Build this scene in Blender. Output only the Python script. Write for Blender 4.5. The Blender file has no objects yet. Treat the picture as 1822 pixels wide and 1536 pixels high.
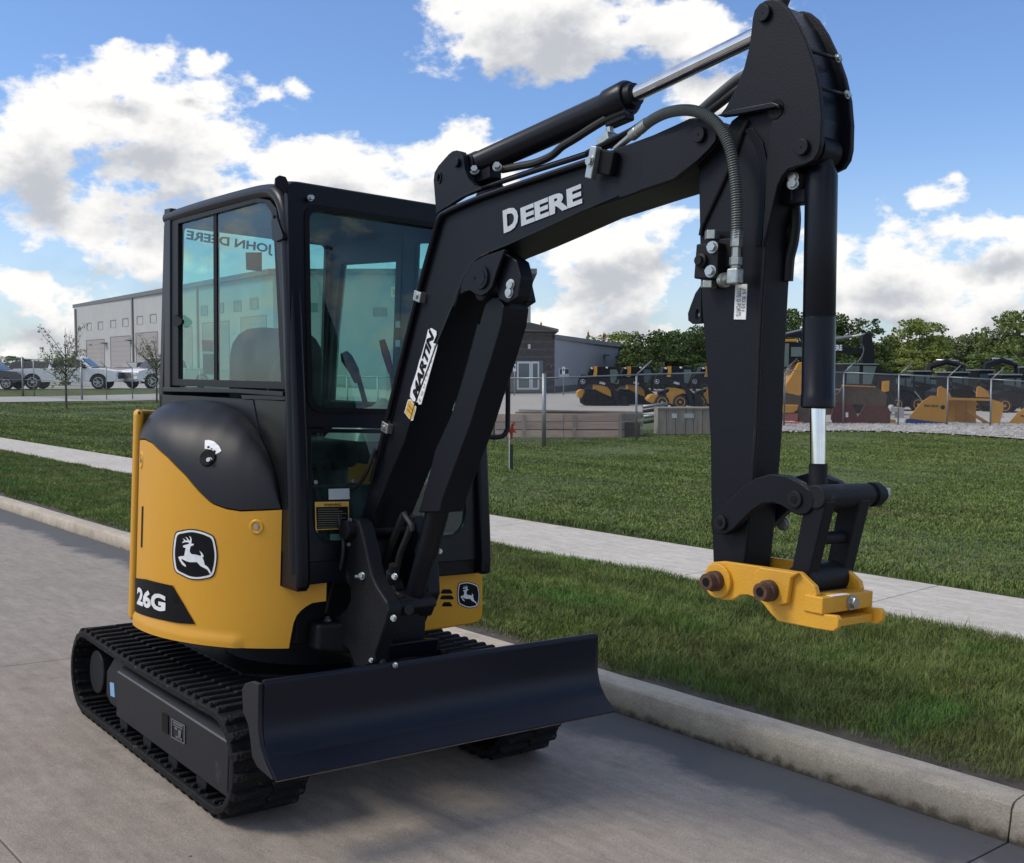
import bpy, bmesh, math, random
import numpy as np
from mathutils import Vector, Matrix
from mathutils.bvhtree import BVHTree
from math import radians as rad, sin, cos, pi
random.seed(7); rng = np.random.default_rng(7)
sc = bpy.context.scene
COL = sc.collection

# ------------------------------------------------------------------ camera
FPX, CX, CY = 1960.0, 911.0, 768.0                      # focal length and centre in photograph pixels
WC = np.array([[0.6537, 0.0436, -0.7555], [0.7567, -0.0376, 0.6526], [0.0, -0.9983, -0.0576]])
CW = np.array([4.2962, -2.4832, 1.6435])                # camera position, world metres
MW = np.array([[0.999, 0.0447, 0.004], [-0.0449, 0.998, 0.0447], [-0.002, -0.0448, 0.999]])   # machine axes in the world
RM = MW.T @ WC
CM = MW.T @ CW                                          # camera position in machine coordinates
cam_d = bpy.data.cameras.new('camera'); cam = bpy.data.objects.new('camera', cam_d); COL.objects.link(cam)
cam_d.sensor_fit = 'HORIZONTAL'; cam_d.sensor_width = 36.0; cam_d.lens = FPX / 1822.0 * 36.0
cam_d.clip_start = 0.05; cam_d.clip_end = 6000
_r, _u, _b = WC[:, 0], -WC[:, 1], -WC[:, 2]
cam.matrix_world = Matrix([[_r[0], _u[0], _b[0], CW[0]], [_r[1], _u[1], _b[1], CW[1]], [_r[2], _u[2], _b[2], CW[2]], [0, 0, 0, 1]])
sc.camera = cam

def ray(u, v): return np.array([(u - CX) / FPX, (v - CY) / FPX, 1.0])
def azel(u, v):
    d = WC @ ray(u, v); return math.atan2(d[0], d[1]), math.asin(d[2] / np.linalg.norm(d))

# ------------------------------------------------------------------ light: sky, clouds, soft sun
SUN_AZ, SUN_EL = rad(215), rad(48)                      # compass style: 0 = +y, clockwise
world = bpy.data.worlds.new('World'); sc.world = world; world.use_nodes = True
nt = world.node_tree; nt.nodes.clear()
def N(t, **k):
    n = nt.nodes.new(t)
    for a, b in k.items(): setattr(n, a, b)
    return n
def LK(a, b): nt.links.new(a, b)
def mth(op, a, b=None, c=None, clamp=False):
    n = N('ShaderNodeMath', operation=op); n.use_clamp = clamp
    for i, x in enumerate((a, b, c)):
        if x is None: continue
        if isinstance(x, (int, float)): n.inputs[i].default_value = x
        else: LK(x, n.inputs[i])
    return n.outputs[0]
sky = N('ShaderNodeTexSky', sky_type='NISHITA', sun_disc=False, sun_elevation=SUN_EL, sun_rotation=SUN_AZ)
sky.air_density = 1.0; sky.dust_density = 0.6; sky.ozone_density = 2.0
tc = N('ShaderNodeTexCoord'); gen = tc.outputs['Generated']
sep = N('ShaderNodeSeparateXYZ'); LK(gen, sep.inputs[0])
az = mth('ARCTAN2', sep.outputs[0], sep.outputs[1]); el = mth('ARCSINE', sep.outputs[2])
comb = N('ShaderNodeCombineXYZ'); LK(az, comb.inputs[0]); LK(el, comb.inputs[1])
# cloud banks of that afternoon: centre and half size (in photograph pixels, turned into compass bearing and elevation)
BANKS = [(215,215,235,85,1.0),(70,240,130,110,1.0),(350,300,260,90,1.0),(560,300,190,85,1.0),(150,395,130,55,.9),(270,450,100,60,.9),
         (60,520,130,75,1.0),(50,600,170,50,.8),(350,118,40,22,.75),(215,118,90,28,.7),
         (1010,30,290,100,1.0),(900,70,150,60,.9),(1230,30,130,60,.8),(1250,150,110,60,.85),(800,290,110,60,.9),(760,350,80,60,.9),
         (1090,450,170,75,1.0),(1120,520,190,60,1.0),(1180,400,120,60,.9),(1000,570,160,50,.75),
         (1590,450,140,75,.9),(1620,500,200,60,.9),(1780,395,90,40,1.0),(1700,560,260,65,.9),(1510,560,80,60,.7),(1790,480,110,60,.8),(1560,520,170,60,.9),(1480,470,70,50,.7),(1690,600,250,45,.8),(1060,600,180,45,.8),
         (490,190,60,20,.55),(420,560,300,50,.5),(1690,345,40,20,.35)]
wn = N('ShaderNodeTexNoise'); wn.inputs['Scale'].default_value = 9; wn.inputs['Detail'].default_value = 5; wn.inputs['Roughness'].default_value = .6
LK(gen, wn.inputs['Vector'])
wv = N('ShaderNodeVectorMath', operation='SUBTRACT'); LK(wn.outputs['Color'], wv.inputs[0]); wv.inputs[1].default_value = (.5, .5, .5)
ws = N('ShaderNodeVectorMath', operation='MULTIPLY'); LK(wv.outputs[0], ws.inputs[0]); ws.inputs[1].default_value = (.11, .075, 0)
pw = N('ShaderNodeVectorMath', operation='ADD'); LK(comb.outputs[0], pw.inputs[0]); LK(ws.outputs[0], pw.inputs[1])
def coverage(shift):
    src = pw.outputs[0]
    if shift:
        sh = N('ShaderNodeVectorMath', operation='ADD'); LK(src, sh.inputs[0]); sh.inputs[1].default_value = shift; src = sh.outputs[0]
    acc = None
    for u, v, w, h, s in BANKS:
        a, e = azel(u, v)
        d = N('ShaderNodeVectorMath', operation='SUBTRACT'); LK(src, d.inputs[0]); d.inputs[1].default_value = (a, e, 0)
        q = N('ShaderNodeVectorMath', operation='MULTIPLY'); LK(d.outputs[0], q.inputs[0]); q.inputs[1].default_value = (FPX / w / .95, FPX / h / .93, 0)
        l = N('ShaderNodeVectorMath', operation='LENGTH'); LK(q.outputs[0], l.inputs[0])
        m = mth('MULTIPLY', mth('SUBTRACT', 1.0, l.outputs['Value']), s)
        acc = m if acc is None else mth('SMOOTH_MAX', acc, m, .25)
    return acc
def fbm(shift, scale):
    a = N('ShaderNodeVectorMath', operation='ADD'); LK(gen, a.inputs[0]); a.inputs[1].default_value = shift
    s = N('ShaderNodeVectorMath', operation='MULTIPLY'); LK(a.outputs[0], s.inputs[0]); s.inputs[1].default_value = (1, 1, 1.7)
    n = N('ShaderNodeTexNoise'); n.inputs['Scale'].default_value = scale; n.inputs['Detail'].default_value = 9; n.inputs['Roughness'].default_value = .58
    LK(s.outputs[0], n.inputs['Vector']); return n.outputs['Fac']
# bearing distance from the view: beyond it the same broken cloud cover goes on, from noise alone
a0 = azel(911, 655)[0]
da = mth('ABSOLUTE', mth('SUBTRACT', az, a0))
outside = mth('MAXIMUM', mth('MULTIPLY', mth('SUBTRACT', da, rad(27)), 6, clamp=True), mth('MULTIPLY', mth('SUBTRACT', el, rad(21)), 6, clamp=True))
wild = N('ShaderNodeTexNoise'); wild.inputs['Scale'].default_value = 2.6; wild.inputs['Detail'].default_value = 3; LK(gen, wild.inputs['Vector'])
wildc = mth('MULTIPLY', mth('SUBTRACT', wild.outputs['Fac'], .50), 4.0)
def density(shift2, shift3, amp=1.0):
    cov = coverage(shift2)
    c = N('ShaderNodeMix', data_type='FLOAT'); LK(outside, c.inputs[0]); LK(cov, c.inputs[2]); LK(wildc, c.inputs[3])
    n = mth('MULTIPLY', mth('SUBTRACT', fbm(shift3, 12.0), .5), 3.9 * amp)
    n2 = mth('MULTIPLY', mth('SUBTRACT', fbm(shift3, 34.0), .5), 1.1 * amp)
    return mth('ADD', mth('ADD', c.outputs[0], n), n2)
den = density(None, (0, 0, 0)); den_up = density((0, rad(2.0), 0), (0, 0, .020), .5)
mask = mth('SMOOTHSTEP', den, None) if False else None
mr = N('ShaderNodeMapRange', interpolation_type='SMOOTHSTEP'); LK(den, mr.inputs['Value'])
mr.inputs['From Min'].default_value = -.10; mr.inputs['From Max'].default_value = .42
hor = N('ShaderNodeMapRange', interpolation_type='SMOOTHSTEP'); LK(el, hor.inputs['Value'])      # thin haze low down
hor.inputs['From Min'].default_value = rad(13); hor.inputs['From Max'].default_value = rad(-1); hor.inputs['To Max'].default_value = .26
cmask = mth('MAXIMUM', mr.outputs[0], hor.outputs[0])
shade = N('ShaderNodeMapRange', interpolation_type='SMOOTHSTEP'); LK(den_up, shade.inputs['Value'])
shade.inputs['From Min'].default_value = .10; shade.inputs['From Max'].default_value = .95
ccol = N('ShaderNodeMix', data_type='RGBA'); LK(shade.outputs[0], ccol.inputs[0])
ccol.inputs[6].default_value = (1.0, .985, .96, 1); ccol.inputs[7].default_value = (.53, .555, .60, 1)
bsky = N('ShaderNodeBackground'); bsky.inputs['Strength'].default_value = 0.088
tint = N('ShaderNodeMix', data_type='RGBA', blend_type='MULTIPLY'); tint.inputs[0].default_value = 1.0; LK(sky.outputs[0], tint.inputs[6]); tint.inputs[7].default_value = (.80, .95, 1.20, 1)
LK(tint.outputs[2], bsky.inputs['Color'])
bcl = N('ShaderNodeBackground'); LK(ccol.outputs[2], bcl.inputs['Color']); bcl.inputs['Strength'].default_value = .67
mxs = N('ShaderNodeMixShader'); LK(cmask, mxs.inputs[0]); LK(bsky.outputs[0], mxs.inputs[1]); LK(bcl.outputs[0], mxs.inputs[2])
wo = N('ShaderNodeOutputWorld'); LK(mxs.outputs[0], wo.inputs[0])
sun_d = bpy.data.lights.new('sun', 'SUN'); sun = bpy.data.objects.new('sun', sun_d); COL.objects.link(sun)
sun_d.energy = 1.45; sun_d.angle = rad(20); sun_d.color = (1.0, .92, .80)
sdir = Vector((sin(SUN_AZ) * cos(SUN_EL), cos(SUN_AZ) * cos(SUN_EL), sin(SUN_EL)))
sun.rotation_euler = sdir.to_track_quat('Z', 'Y').to_euler()
sc.view_settings.view_transform = 'Standard'; sc.view_settings.look = 'None'
sc.view_settings.exposure = 0.63; sc.view_settings.gamma = 1.0
sc.view_settings.use_curve_mapping = False

# ------------------------------------------------------------------ materials
MATS = {}
def mat(name, col, rough=.5, metal=0., col2=None, nscale=8., bump=0., bscale=120., detail=6., spec=.5, coat=0., rand=0., stretch=None, dirt=None):
    m = bpy.data.materials.new(name); m.use_nodes = True; t = m.node_tree; b = t.nodes['Principled BSDF']
    b.inputs['Roughness'].default_value = rough; b.inputs['Metallic'].default_value = metal
    b.inputs['Specular IOR Level'].default_value = spec; b.inputs['Coat Weight'].default_value = coat; b.inputs['Coat Roughness'].default_value = .15
    tc = t.nodes.new('ShaderNodeTexCoord'); vec = tc.outputs['Object']
    if stretch:
        mp = t.nodes.new('ShaderNodeMapping'); mp.inputs['Scale'].default_value = stretch; t.links.new(vec, mp.inputs[0]); vec = mp.outputs[0]
    c2 = col2 or tuple(min(1, x * 1.18 + .003) for x in col)
    n = t.nodes.new('ShaderNodeTexNoise'); n.inputs['Scale'].default_value = nscale; n.inputs['Detail'].default_value = detail; n.inputs['Roughness'].default_value = .6
    t.links.new(vec, n.inputs['Vector'])
    rp = t.nodes.new('ShaderNodeMapRange'); rp.inputs['From Min'].default_value = .33; rp.inputs['From Max'].default_value = .67; t.links.new(n.outputs['Fac'], rp.inputs['Value'])
    mx = t.nodes.new('ShaderNodeMix'); mx.data_type = 'RGBA'; t.links.new(rp.outputs[0], mx.inputs[0])
    mx.inputs[6].default_value = (*col, 1); mx.inputs[7].default_value = (*c2, 1); out = mx.outputs[2]
    if dirt:                                            # dried splashes: (colour, scale, threshold)
        dn = t.nodes.new('ShaderNodeTexNoise'); dn.inputs['Scale'].default_value = dirt[1]; dn.inputs['Detail'].default_value = 8; dn.inputs['Roughness'].default_value = .7; t.links.new(vec, dn.inputs['Vector'])
        dr = t.nodes.new('ShaderNodeMapRange'); dr.inputs['From Min'].default_value = dirt[2]; dr.inputs['From Max'].default_value = dirt[2] + .12; t.links.new(dn.outputs['Fac'], dr.inputs['Value'])
        dm = t.nodes.new('ShaderNodeMix'); dm.data_type = 'RGBA'; t.links.new(dr.outputs[0], dm.inputs[0]); t.links.new(out, dm.inputs[6]); dm.inputs[7].default_value = (*dirt[0], 1); out = dm.outputs[2]
    if rand:
        oi = t.nodes.new('ShaderNodeObjectInfo'); hr = t.nodes.new('ShaderNodeHueSaturation')
        rr = t.nodes.new('ShaderNodeMapRange'); rr.inputs['To Min'].default_value = 1 - rand; rr.inputs['To Max'].default_value = 1 + rand
        t.links.new(oi.outputs['Random'], rr.inputs['Value']); t.links.new(rr.outputs[0], hr.inputs['Value'])
        r2 = t.nodes.new('ShaderNodeMapRange'); r2.inputs['To Min'].default_value = .5 - rand * .06; r2.inputs['To Max'].default_value = .5 + rand * .06
        m7 = t.nodes.new('ShaderNodeMath'); m7.operation = 'FRACT'; mm = t.nodes.new('ShaderNodeMath'); mm.operation = 'MULTIPLY'; mm.inputs[1].default_value = 7.13
        t.links.new(oi.outputs['Random'], mm.inputs[0]); t.links.new(mm.outputs[0], m7.inputs[0]); t.links.new(m7.outputs[0], r2.inputs['Value']); t.links.new(r2.outputs[0], hr.inputs['Hue'])
        t.links.new(out, hr.inputs['Color']); out = hr.outputs[0]
    t.links.new(out, b.inputs['Base Color'])
    r3 = t.nodes.new('ShaderNodeMapRange'); r3.inputs['To Min'].default_value = max(.02, rough * .85); r3.inputs['To Max'].default_value = min(1, rough * 1.18)
    t.links.new(n.outputs['Fac'], r3.inputs['Value']); t.links.new(r3.outputs[0], b.inputs['Roughness'])
    if bump:
        bn = t.nodes.new('ShaderNodeTexNoise'); bn.inputs['Scale'].default_value = bscale; bn.inputs['Detail'].default_value = 4; t.links.new(vec, bn.inputs['Vector'])
        bp = t.nodes.new('ShaderNodeBump'); bp.inputs['Strength'].default_value = bump; bp.inputs['Distance'].default_value = .01
        t.links.new(bn.outputs['Fac'], bp.inputs['Height']); t.links.new(bp.outputs[0], b.inputs['Normal'])
    MATS[name] = m; return m
NAVY = mat('charcoal_paint', (.0040, .0050, .0085), .45, col2=(.0055, .0068, .0110), nscale=5, bump=.10, bscale=260, spec=.22, dirt=((.030, .030, .031), 22, .665))
NAVYG = mat('gloss_charcoal_paint', (.0035, .0046, .0085), .32, col2=(.0045, .0060, .0105), nscale=4, bump=.04, bscale=200, spec=.27)
BLADEM = mat('blade_paint', (.0052, .0070, .0150), .36, col2=(.0068, .0090, .0185), nscale=3, bump=.05, bscale=150, spec=.30, dirt=((.05, .048, .045), 5, .68))
CAST = mat('cast_steel_paint', (.0060, .0068, .0092), .55, col2=(.0095, .0105, .0130), nscale=9, bump=.14, bscale=90, spec=.25, dirt=((.07, .06, .05), 9, .62))
BLACKP = mat('black_plastic', (.0065, .0065, .0082), .45, col2=(.009, .009, .011), nscale=20, bump=.12, bscale=500, spec=.25)
HOODM = mat('hood_plastic', (.007, .008, .011), .46, col2=(.009, .010, .014), nscale=6, bump=.07, bscale=420, spec=.38)
RUBBER = mat('track_rubber', (.0070, .0070, .0080), .72, col2=(.012, .012, .013), nscale=14, bump=.6, bscale=60, spec=.2, dirt=((.085, .080, .070), 34, .585))
FRAMEM = mat('track_frame_paint', (.0105, .0120, .0165), .45, col2=(.0150, .0165, .0215), nscale=5, bump=.1, bscale=150, spec=.3, dirt=((.06, .058, .055), 6, .64))
YELLOW = mat('yellow_paint', (.71, .350, .024), .36, col2=(.68, .33, .022), nscale=2.5, bump=.12, bscale=420, spec=.45)
COUPY = mat('coupler_yellow_paint', (.71, .360, .026), .42, col2=(.61, .31, .024), nscale=7, bump=.15, bscale=200, dirt=((.16, .085, .035), 11, .63))
RUST = mat('rusty_steel', (.12, .055, .028), .75, col2=(.045, .025, .017), nscale=30, bump=.5, bscale=120)
CHROME = mat('chrome', (.62, .63, .65), .10, 1.0, nscale=20)
ZINC = mat('zinc_plating', (.50, .52, .50), .35, .85, col2=(.38, .40, .37), nscale=60)
HOSEM = mat('hose_guard', (.09, .105, .105), .45, col2=(.12, .135, .13), nscale=20)
HOSEB = mat('black_hose', (.011, .011, .011), .5, nscale=20)
WHITE = mat('white_decal', (.72, .73, .74), .4, nscale=30)
OFFW = mat('pale_label', (.50, .56, .58), .5, col2=(.44, .50, .52), nscale=60)
SILV = mat('silver_lettering', (.46, .49, .52), .4, nscale=30)
INK = mat('black_ink', (.006, .006, .007), .5, nscale=30, spec=.12)
YDEC = mat('amber_decal', (.62, .38, .07), .4, nscale=30)
LBLUE = mat('blue_sticker', (.16, .36, .62), .4, nscale=60, col2=(.25, .45, .68))
REDP = mat('red_plastic', (.30, .03, .03), .4)
CLOTHM = mat('seat_cloth', (.012, .014, .015), .85, col2=(.02, .022, .023), nscale=40, bump=.3)
WRAP = mat('clear_wrap', (.20, .23, .225), .4, col2=(.30, .33, .32), nscale=9, bump=.6, bscale=14)
def glassmat(name, tint, dens=.0, rough=.0):
    m = bpy.data.materials.new(name); m.use_nodes = True; t = m.node_tree; t.nodes.clear()
    o = t.nodes.new('ShaderNodeOutputMaterial'); tr = t.nodes.new('ShaderNodeBsdfTransparent'); tr.inputs[0].default_value = (*tint, 1)
    gl = t.nodes.new('ShaderNodeBsdfGlossy'); gl.inputs['Roughness'].default_value = rough; gl.inputs['Color'].default_value = (.9, .97, .95, 1)
    fr = t.nodes.new('ShaderNodeFresnel'); fr.inputs['IOR'].default_value = 1.5; mx = t.nodes.new('ShaderNodeMixShader')
    gm = t.nodes.new('ShaderNodeNewGeometry'); inv = t.nodes.new('ShaderNodeMath'); inv.operation = 'SUBTRACT'; inv.inputs[0].default_value = 1; t.links.new(gm.outputs['Backfacing'], inv.inputs[1])
    ml = t.nodes.new('ShaderNodeMath'); ml.operation = 'MULTIPLY'; t.links.new(fr.outputs[0], ml.inputs[0]); t.links.new(inv.outputs[0], ml.inputs[1])
    # dust film on the pane
    df = t.nodes.new('ShaderNodeBsdfDiffuse'); df.inputs[0].default_value = (.35, .42, .40, 1); n = t.nodes.new('ShaderNodeTexNoise'); n.inputs['Scale'].default_value = 5; n.inputs['Detail'].default_value = 7
    tc = t.nodes.new('ShaderNodeTexCoord'); t.links.new(tc.outputs['Object'], n.inputs['Vector'])
    mr = t.nodes.new('ShaderNodeMapRange'); mr.inputs['From Min'].default_value = .4; mr.inputs['From Max'].default_value = .9; mr.inputs['To Max'].default_value = .10; mr.inputs['To Min'].default_value = dens; t.links.new(n.outputs['Fac'], mr.inputs['Value'])
    m2 = t.nodes.new('ShaderNodeMixShader'); t.links.new(mr.outputs[0], m2.inputs[0]); t.links.new(tr.outputs[0], m2.inputs[1]); t.links.new(df.outputs[0], m2.inputs[2])
    t.links.new(ml.outputs[0], mx.inputs[0]); t.links.new(m2.outputs[0], mx.inputs[1]); t.links.new(gl.outputs[0], mx.inputs[2]); t.links.new(mx.outputs[0], o.inputs[0])
    MATS[name] = m; return m
CABGL = glassmat('tinted_cab_glass', (.74, .90, .86), .006)

# ------------------------------------------------------------------ mesh helpers
def link(o, parent=None):
    COL.objects.link(o)
    if parent is not None: o.parent = parent
    return o
def tag(o, label=None, cat=None, group=None, kind=None):
    if label: o['label'] = label
    if cat: o['category'] = cat
    if group: o['group'] = group
    if kind: o['kind'] = kind
    return o
def empty(name, loc=(0, 0, 0), rz=0., label=None, cat=None, group=None):
    o = bpy.data.objects.new(name, None); link(o); o.empty_display_size = .2; o.location = loc; o.rotation_euler = (0, 0, rz); return tag(o, label, cat, group)
def part_empty(name, parent):
    o = bpy.data.objects.new(name, None); link(o, parent); return o
def keyhole(outer, hole):                               # an outline with a hole cut through it, joined by a slit
    h = hole[0]; i = min(range(len(outer)), key=lambda k: math.hypot(outer[k][0] - h[0], outer[k][1] - h[1]))
    area = lambda P: sum(P[k][0] * P[(k + 1) % len(P)][1] - P[(k + 1) % len(P)][0] * P[k][1] for k in range(len(P)))
    H_ = list(hole) if area(hole) * area(outer) < 0 else [hole[0]] + list(hole[1:])[::-1]
    return list(outer[:i + 1]) + H_ + [H_[0]] + list(outer[i:])
class MB:
    def __init__(s): s.v = []; s.f = []; s.sm = []
    def add(s, vs, fs, smooth=False):
        b = len(s.v); s.v += [tuple(map(float, p)) for p in vs]; s.f += [tuple(b + i for i in f) for f in fs]; s.sm += [smooth] * len(fs); return s
    def box(s, x0, x1, y0, y1, z0, z1):
        return s.add([(x, y, z) for x in (x0, x1) for y in (y0, y1) for z in (z0, z1)], [(0, 1, 3, 2), (4, 6, 7, 5), (0, 4, 5, 1), (2, 3, 7, 6), (0, 2, 6, 4), (1, 5, 7, 3)])
    def obox(s, c, ax, ay, az):                         # centre and three half axes
        c = np.array(c); ax, ay, az = map(np.array, (ax, ay, az))
        return s.add([c + i * ax + j * ay + k * az for i in (-1, 1) for j in (-1, 1) for k in (-1, 1)], [(0, 1, 3, 2), (4, 6, 7, 5), (0, 4, 5, 1), (2, 3, 7, 6), (0, 2, 6, 4), (1, 5, 7, 3)])
    def prism(s, fa, fb):                               # two matching rings of 3-D points
        n = len(fa); return s.add(list(fa) + list(fb), [tuple(range(n))[::-1], tuple(range(n, 2 * n))] + [(i, (i + 1) % n, n + (i + 1) % n, n + i) for i in range(n)])
    def yprism(s, xz, y0, y1): return s.prism([(x, y0, z) for x, z in xz], [(x, y1, z) for x, z in xz])
    def xprism(s, yz, x0, x1): return s.prism([(x0, y, z) for y, z in yz], [(x1, y, z) for y, z in yz])
    def zprism(s, xy, z0, z1): return s.prism([(x, y, z0) for x, y in xy], [(x, y, z1) for x, y in xy])
    def ringframe(s, outer, inner, fn, a, b):           # frame between two closed outlines with the same count; fn(p, depth) -> xyz
        n = len(outer); P = [fn(p, a) for p in outer] + [fn(p, a) for p in inner] + [fn(p, b) for p in outer] + [fn(p, b) for p in inner]
        F = []
        for i in range(n):
            j = (i + 1) % n
            F += [(i, j, n + j, n + i), (2 * n + i, 3 * n + i, 3 * n + j, 2 * n + j), (i, 2 * n + i, 2 * n + j, j), (n + i, n + j, 3 * n + j, 3 * n + i)]
        return s.add(P, F)
    def tube(s, pts, r, seg=10, cap=True, closed=False, rr=None):
        P = [np.array(p, float) for p in pts]; n = len(P); up = None; V = []
        for i, p in enumerate(P):
            t = P[min(i + 1, n - 1)] - P[max(i - 1, 0)] if not closed else P[(i + 1) % n] - P[i - 1]
            t = t / (np.linalg.norm(t) + 1e-12)
            if up is None:
                a = np.array([0, 0, 1.]) if abs(t[2]) < .9 else np.array([1., 0, 0]); up = np.cross(t, a); up /= np.linalg.norm(up)
            else:
                up = up - t * np.dot(up, t); up /= np.linalg.norm(up)
            w = np.cross(t, up); q = rr[i] if rr else r
            V += [p + q * (up * cos(2 * pi * k / seg) + w * sin(2 * pi * k / seg)) for k in range(seg)]
        F = [(i * seg + k, i * seg + (k + 1) % seg, (i + 1) * seg + (k + 1) % seg, (i + 1) * seg + k) for i in range(n - 1) for k in range(seg)]
        if closed: F += [((n - 1) * seg + k, (n - 1) * seg + (k + 1) % seg, (k + 1) % seg, k) for k in range(seg)]
        s.add(V, F, True)
        if cap and not closed:
            b = len(s.v) - len(V); s.f += [tuple(b + k for k in range(seg))[::-1], tuple(b + (n - 1) * seg + k for k in range(seg))]; s.sm += [False, False]
        return s
    def cyl(s, p0, p1, r, seg=20, r1=None):
        return s.tube([p0, p1], r, seg, rr=[r, r if r1 is None else r1])
    def ycyl(s, x, z, y0, y1, r, seg=24): return s.cyl((x, y0, z), (x, y1, z), r, seg)
    def lathe(s, prof, p0, axis, seg=20):               # prof: (distance along axis, radius)
        a = np.array(axis, float); a /= np.linalg.norm(a); p0 = np.array(p0, float)
        return s.tube([p0 + a * d for d, r in prof], 1, seg, rr=[r for d, r in prof])
    def build(s, name, m, parent=None, bevel=0., seg=2, smooth=None, kind=None, label=None, ang=35):
        me = bpy.data.meshes.new(name); me.from_pydata(s.v, [], s.f); me.validate()
        me.polygons.foreach_set('use_smooth', [True] * len(me.polygons) if (smooth or bevel) else (s.sm if smooth is None and len(s.sm) == len(me.polygons) else [False] * len(me.polygons)))
        bm = bmesh.new(); bm.from_mesh(me); bmesh.ops.recalc_face_normals(bm, faces=bm.faces)
        if smooth or bevel or any(s.sm):
            for e in bm.edges:
                e.smooth = not (len(e.link_faces) == 2 and e.calc_face_angle(0) > rad(ang)) and len(e.link_faces) == 2
        bm.to_mesh(me); bm.free()
        me.materials.append(m); o = bpy.data.objects.new(name, me); link(o, parent)
        if bevel:
            b = o.modifiers.new('bevel', 'BEVEL'); b.width = bevel; b.segments = seg; b.limit_method = 'ANGLE'; b.angle_limit = rad(30); b.harden_normals = True
        return tag(o, label=label, kind=kind)
def rrect(x0, x1, y0, y1, r, n=5):
    if not isinstance(r, (tuple, list)): r = (r,) * 4
    P = []
    for (cx, cy, a, q) in ((x1 - r[0], y1 - r[0], 0, r[0]), (x0 + r[1], y1 - r[1], 90, r[1]), (x0 + r[2], y0 + r[2], 180, r[2]), (x1 - r[3], y0 + r[3], 270, r[3])):
        P += [(cx + q * cos(rad(a + 90 * k / (n - 1))), cy + q * sin(rad(a + 90 * k / (n - 1)))) for k in range(n)]
    return P
def spline(pts, n=6, closed=False):                     # Catmull-Rom through the points
    P = [np.array(p, float) for p in pts]; m = len(P); out = []
    for i in range(m if closed else m - 1):
        g = (lambda k: P[k % m]) if closed else (lambda k: P[min(max(k, 0), m - 1)])
        a, b, c, d = g(i - 1), g(i), g(i + 1), g(i + 2)
        for k in range(n):
            t = k / n; out.append(.5 * ((2 * b) + (c - a) * t + (2 * a - 5 * b + 4 * c - d) * t * t + (3 * b - a - 3 * c + d) * t ** 3))
    if not closed: out.append(P[-1])
    return [tuple(p) for p in out]
def hexbolt(name, p, axis, r, h, m, parent, seg=6):
    b = MB(); a = np.array(axis, float); a /= np.linalg.norm(a); p = np.array(p, float)
    b.cyl(p, p + a * h * .25, r * 1.35, 16); b.cyl(p + a * h * .25, p + a * h, r, seg)
    o = b.build(name, m, parent, smooth=False); return o
_txt = {}
def text_mesh(s, bold=.0, thick=.0, space=1.0, shear=0.):
    cu = bpy.data.curves.new('lettering', 'FONT'); cu.body = s; cu.size = 1; cu.offset = bold; cu.extrude = thick; cu.space_character = space; cu.resolution_u = 3; cu.shear = shear
    o = bpy.data.objects.new('lettering', cu); COL.objects.link(o); bpy.context.view_layer.update()
    me = bpy.data.meshes.new_from_object(o.evaluated_get(bpy.context.evaluated_depsgraph_get())); bpy.data.objects.remove(o); bpy.data.curves.remove(cu)
    return me
def text_part(name, s, p0, p1, h, m, parent, normal, bold=.02, mapf=None, space=1.0, shear=0., subdiv=0, lift=.0):
    """lettering whose baseline runs p0 -> p1 and whose capitals are h tall"""
    me = text_mesh(s, bold, 0, space, shear); V = np.array([v.co[:] for v in me.vertices]); mn, mxx = V.min(0), V.max(0)
    if mapf is None:
        p0 = np.array(p0, float); p1 = np.array(p1, float); ex = p1 - p0; nrm = np.array(normal, float); nrm /= np.linalg.norm(nrm)
        ey = np.cross(nrm, ex); ey = ey / np.linalg.norm(ey) * h
        Q = [p0 + ex * (v[0] - mn[0]) / (mxx[0] - mn[0]) + ey * (v[1] - mn[1]) / (mxx[1] - mn[1]) + nrm * lift for v in V]
        for i, v in enumerate(me.vertices): v.co = Q[i]
    else:
        bm = bmesh.new(); bm.from_mesh(me); bmesh.ops.triangulate(bm, faces=bm.faces); bmesh.ops.subdivide_edges(bm, edges=bm.edges, cuts=subdiv, use_grid_fill=True)
        for v in bm.verts: v.co = mapf((v.co[0] - mn[0]) / (mxx[0] - mn[0]), (v.co[1] - mn[1]) / (mxx[1] - mn[1]))
        bm.to_mesh(me); bm.free()
    me.materials.clear(); me.materials.append(m); me.name = name; o = bpy.data.objects.new(name, me); link(o, parent)
    return o
def poly_part(name, pts, mapf, m, parent, cuts=0, thick=0.):
    """flat outline (2-D) triangulated, mapped by mapf(x, y) onto its surface"""
    bm = bmesh.new(); vs = [bm.verts.new((x, y, 0)) for x, y in pts]
    from mathutils.geometry import tessellate_polygon
    for tr_ in tessellate_polygon([[Vector((x, y, 0)) for x, y in pts]]):
        try: bm.faces.new([vs[i] for i in tr_])
        except ValueError: pass
    if cuts: bmesh.ops.subdivide_edges(bm, edges=bm.edges, cuts=cuts, use_grid_fill=True); bmesh.ops.triangulate(bm, faces=bm.faces)
    for v in bm.verts: v.co = mapf(v.co[0], v.co[1])
    bmesh.ops.recalc_face_normals(bm, faces=bm.faces)
    me = bpy.data.meshes.new(name); bm.to_mesh(me); bm.free(); me.materials.append(m); o = bpy.data.objects.new(name, me); link(o, parent); return o
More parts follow.
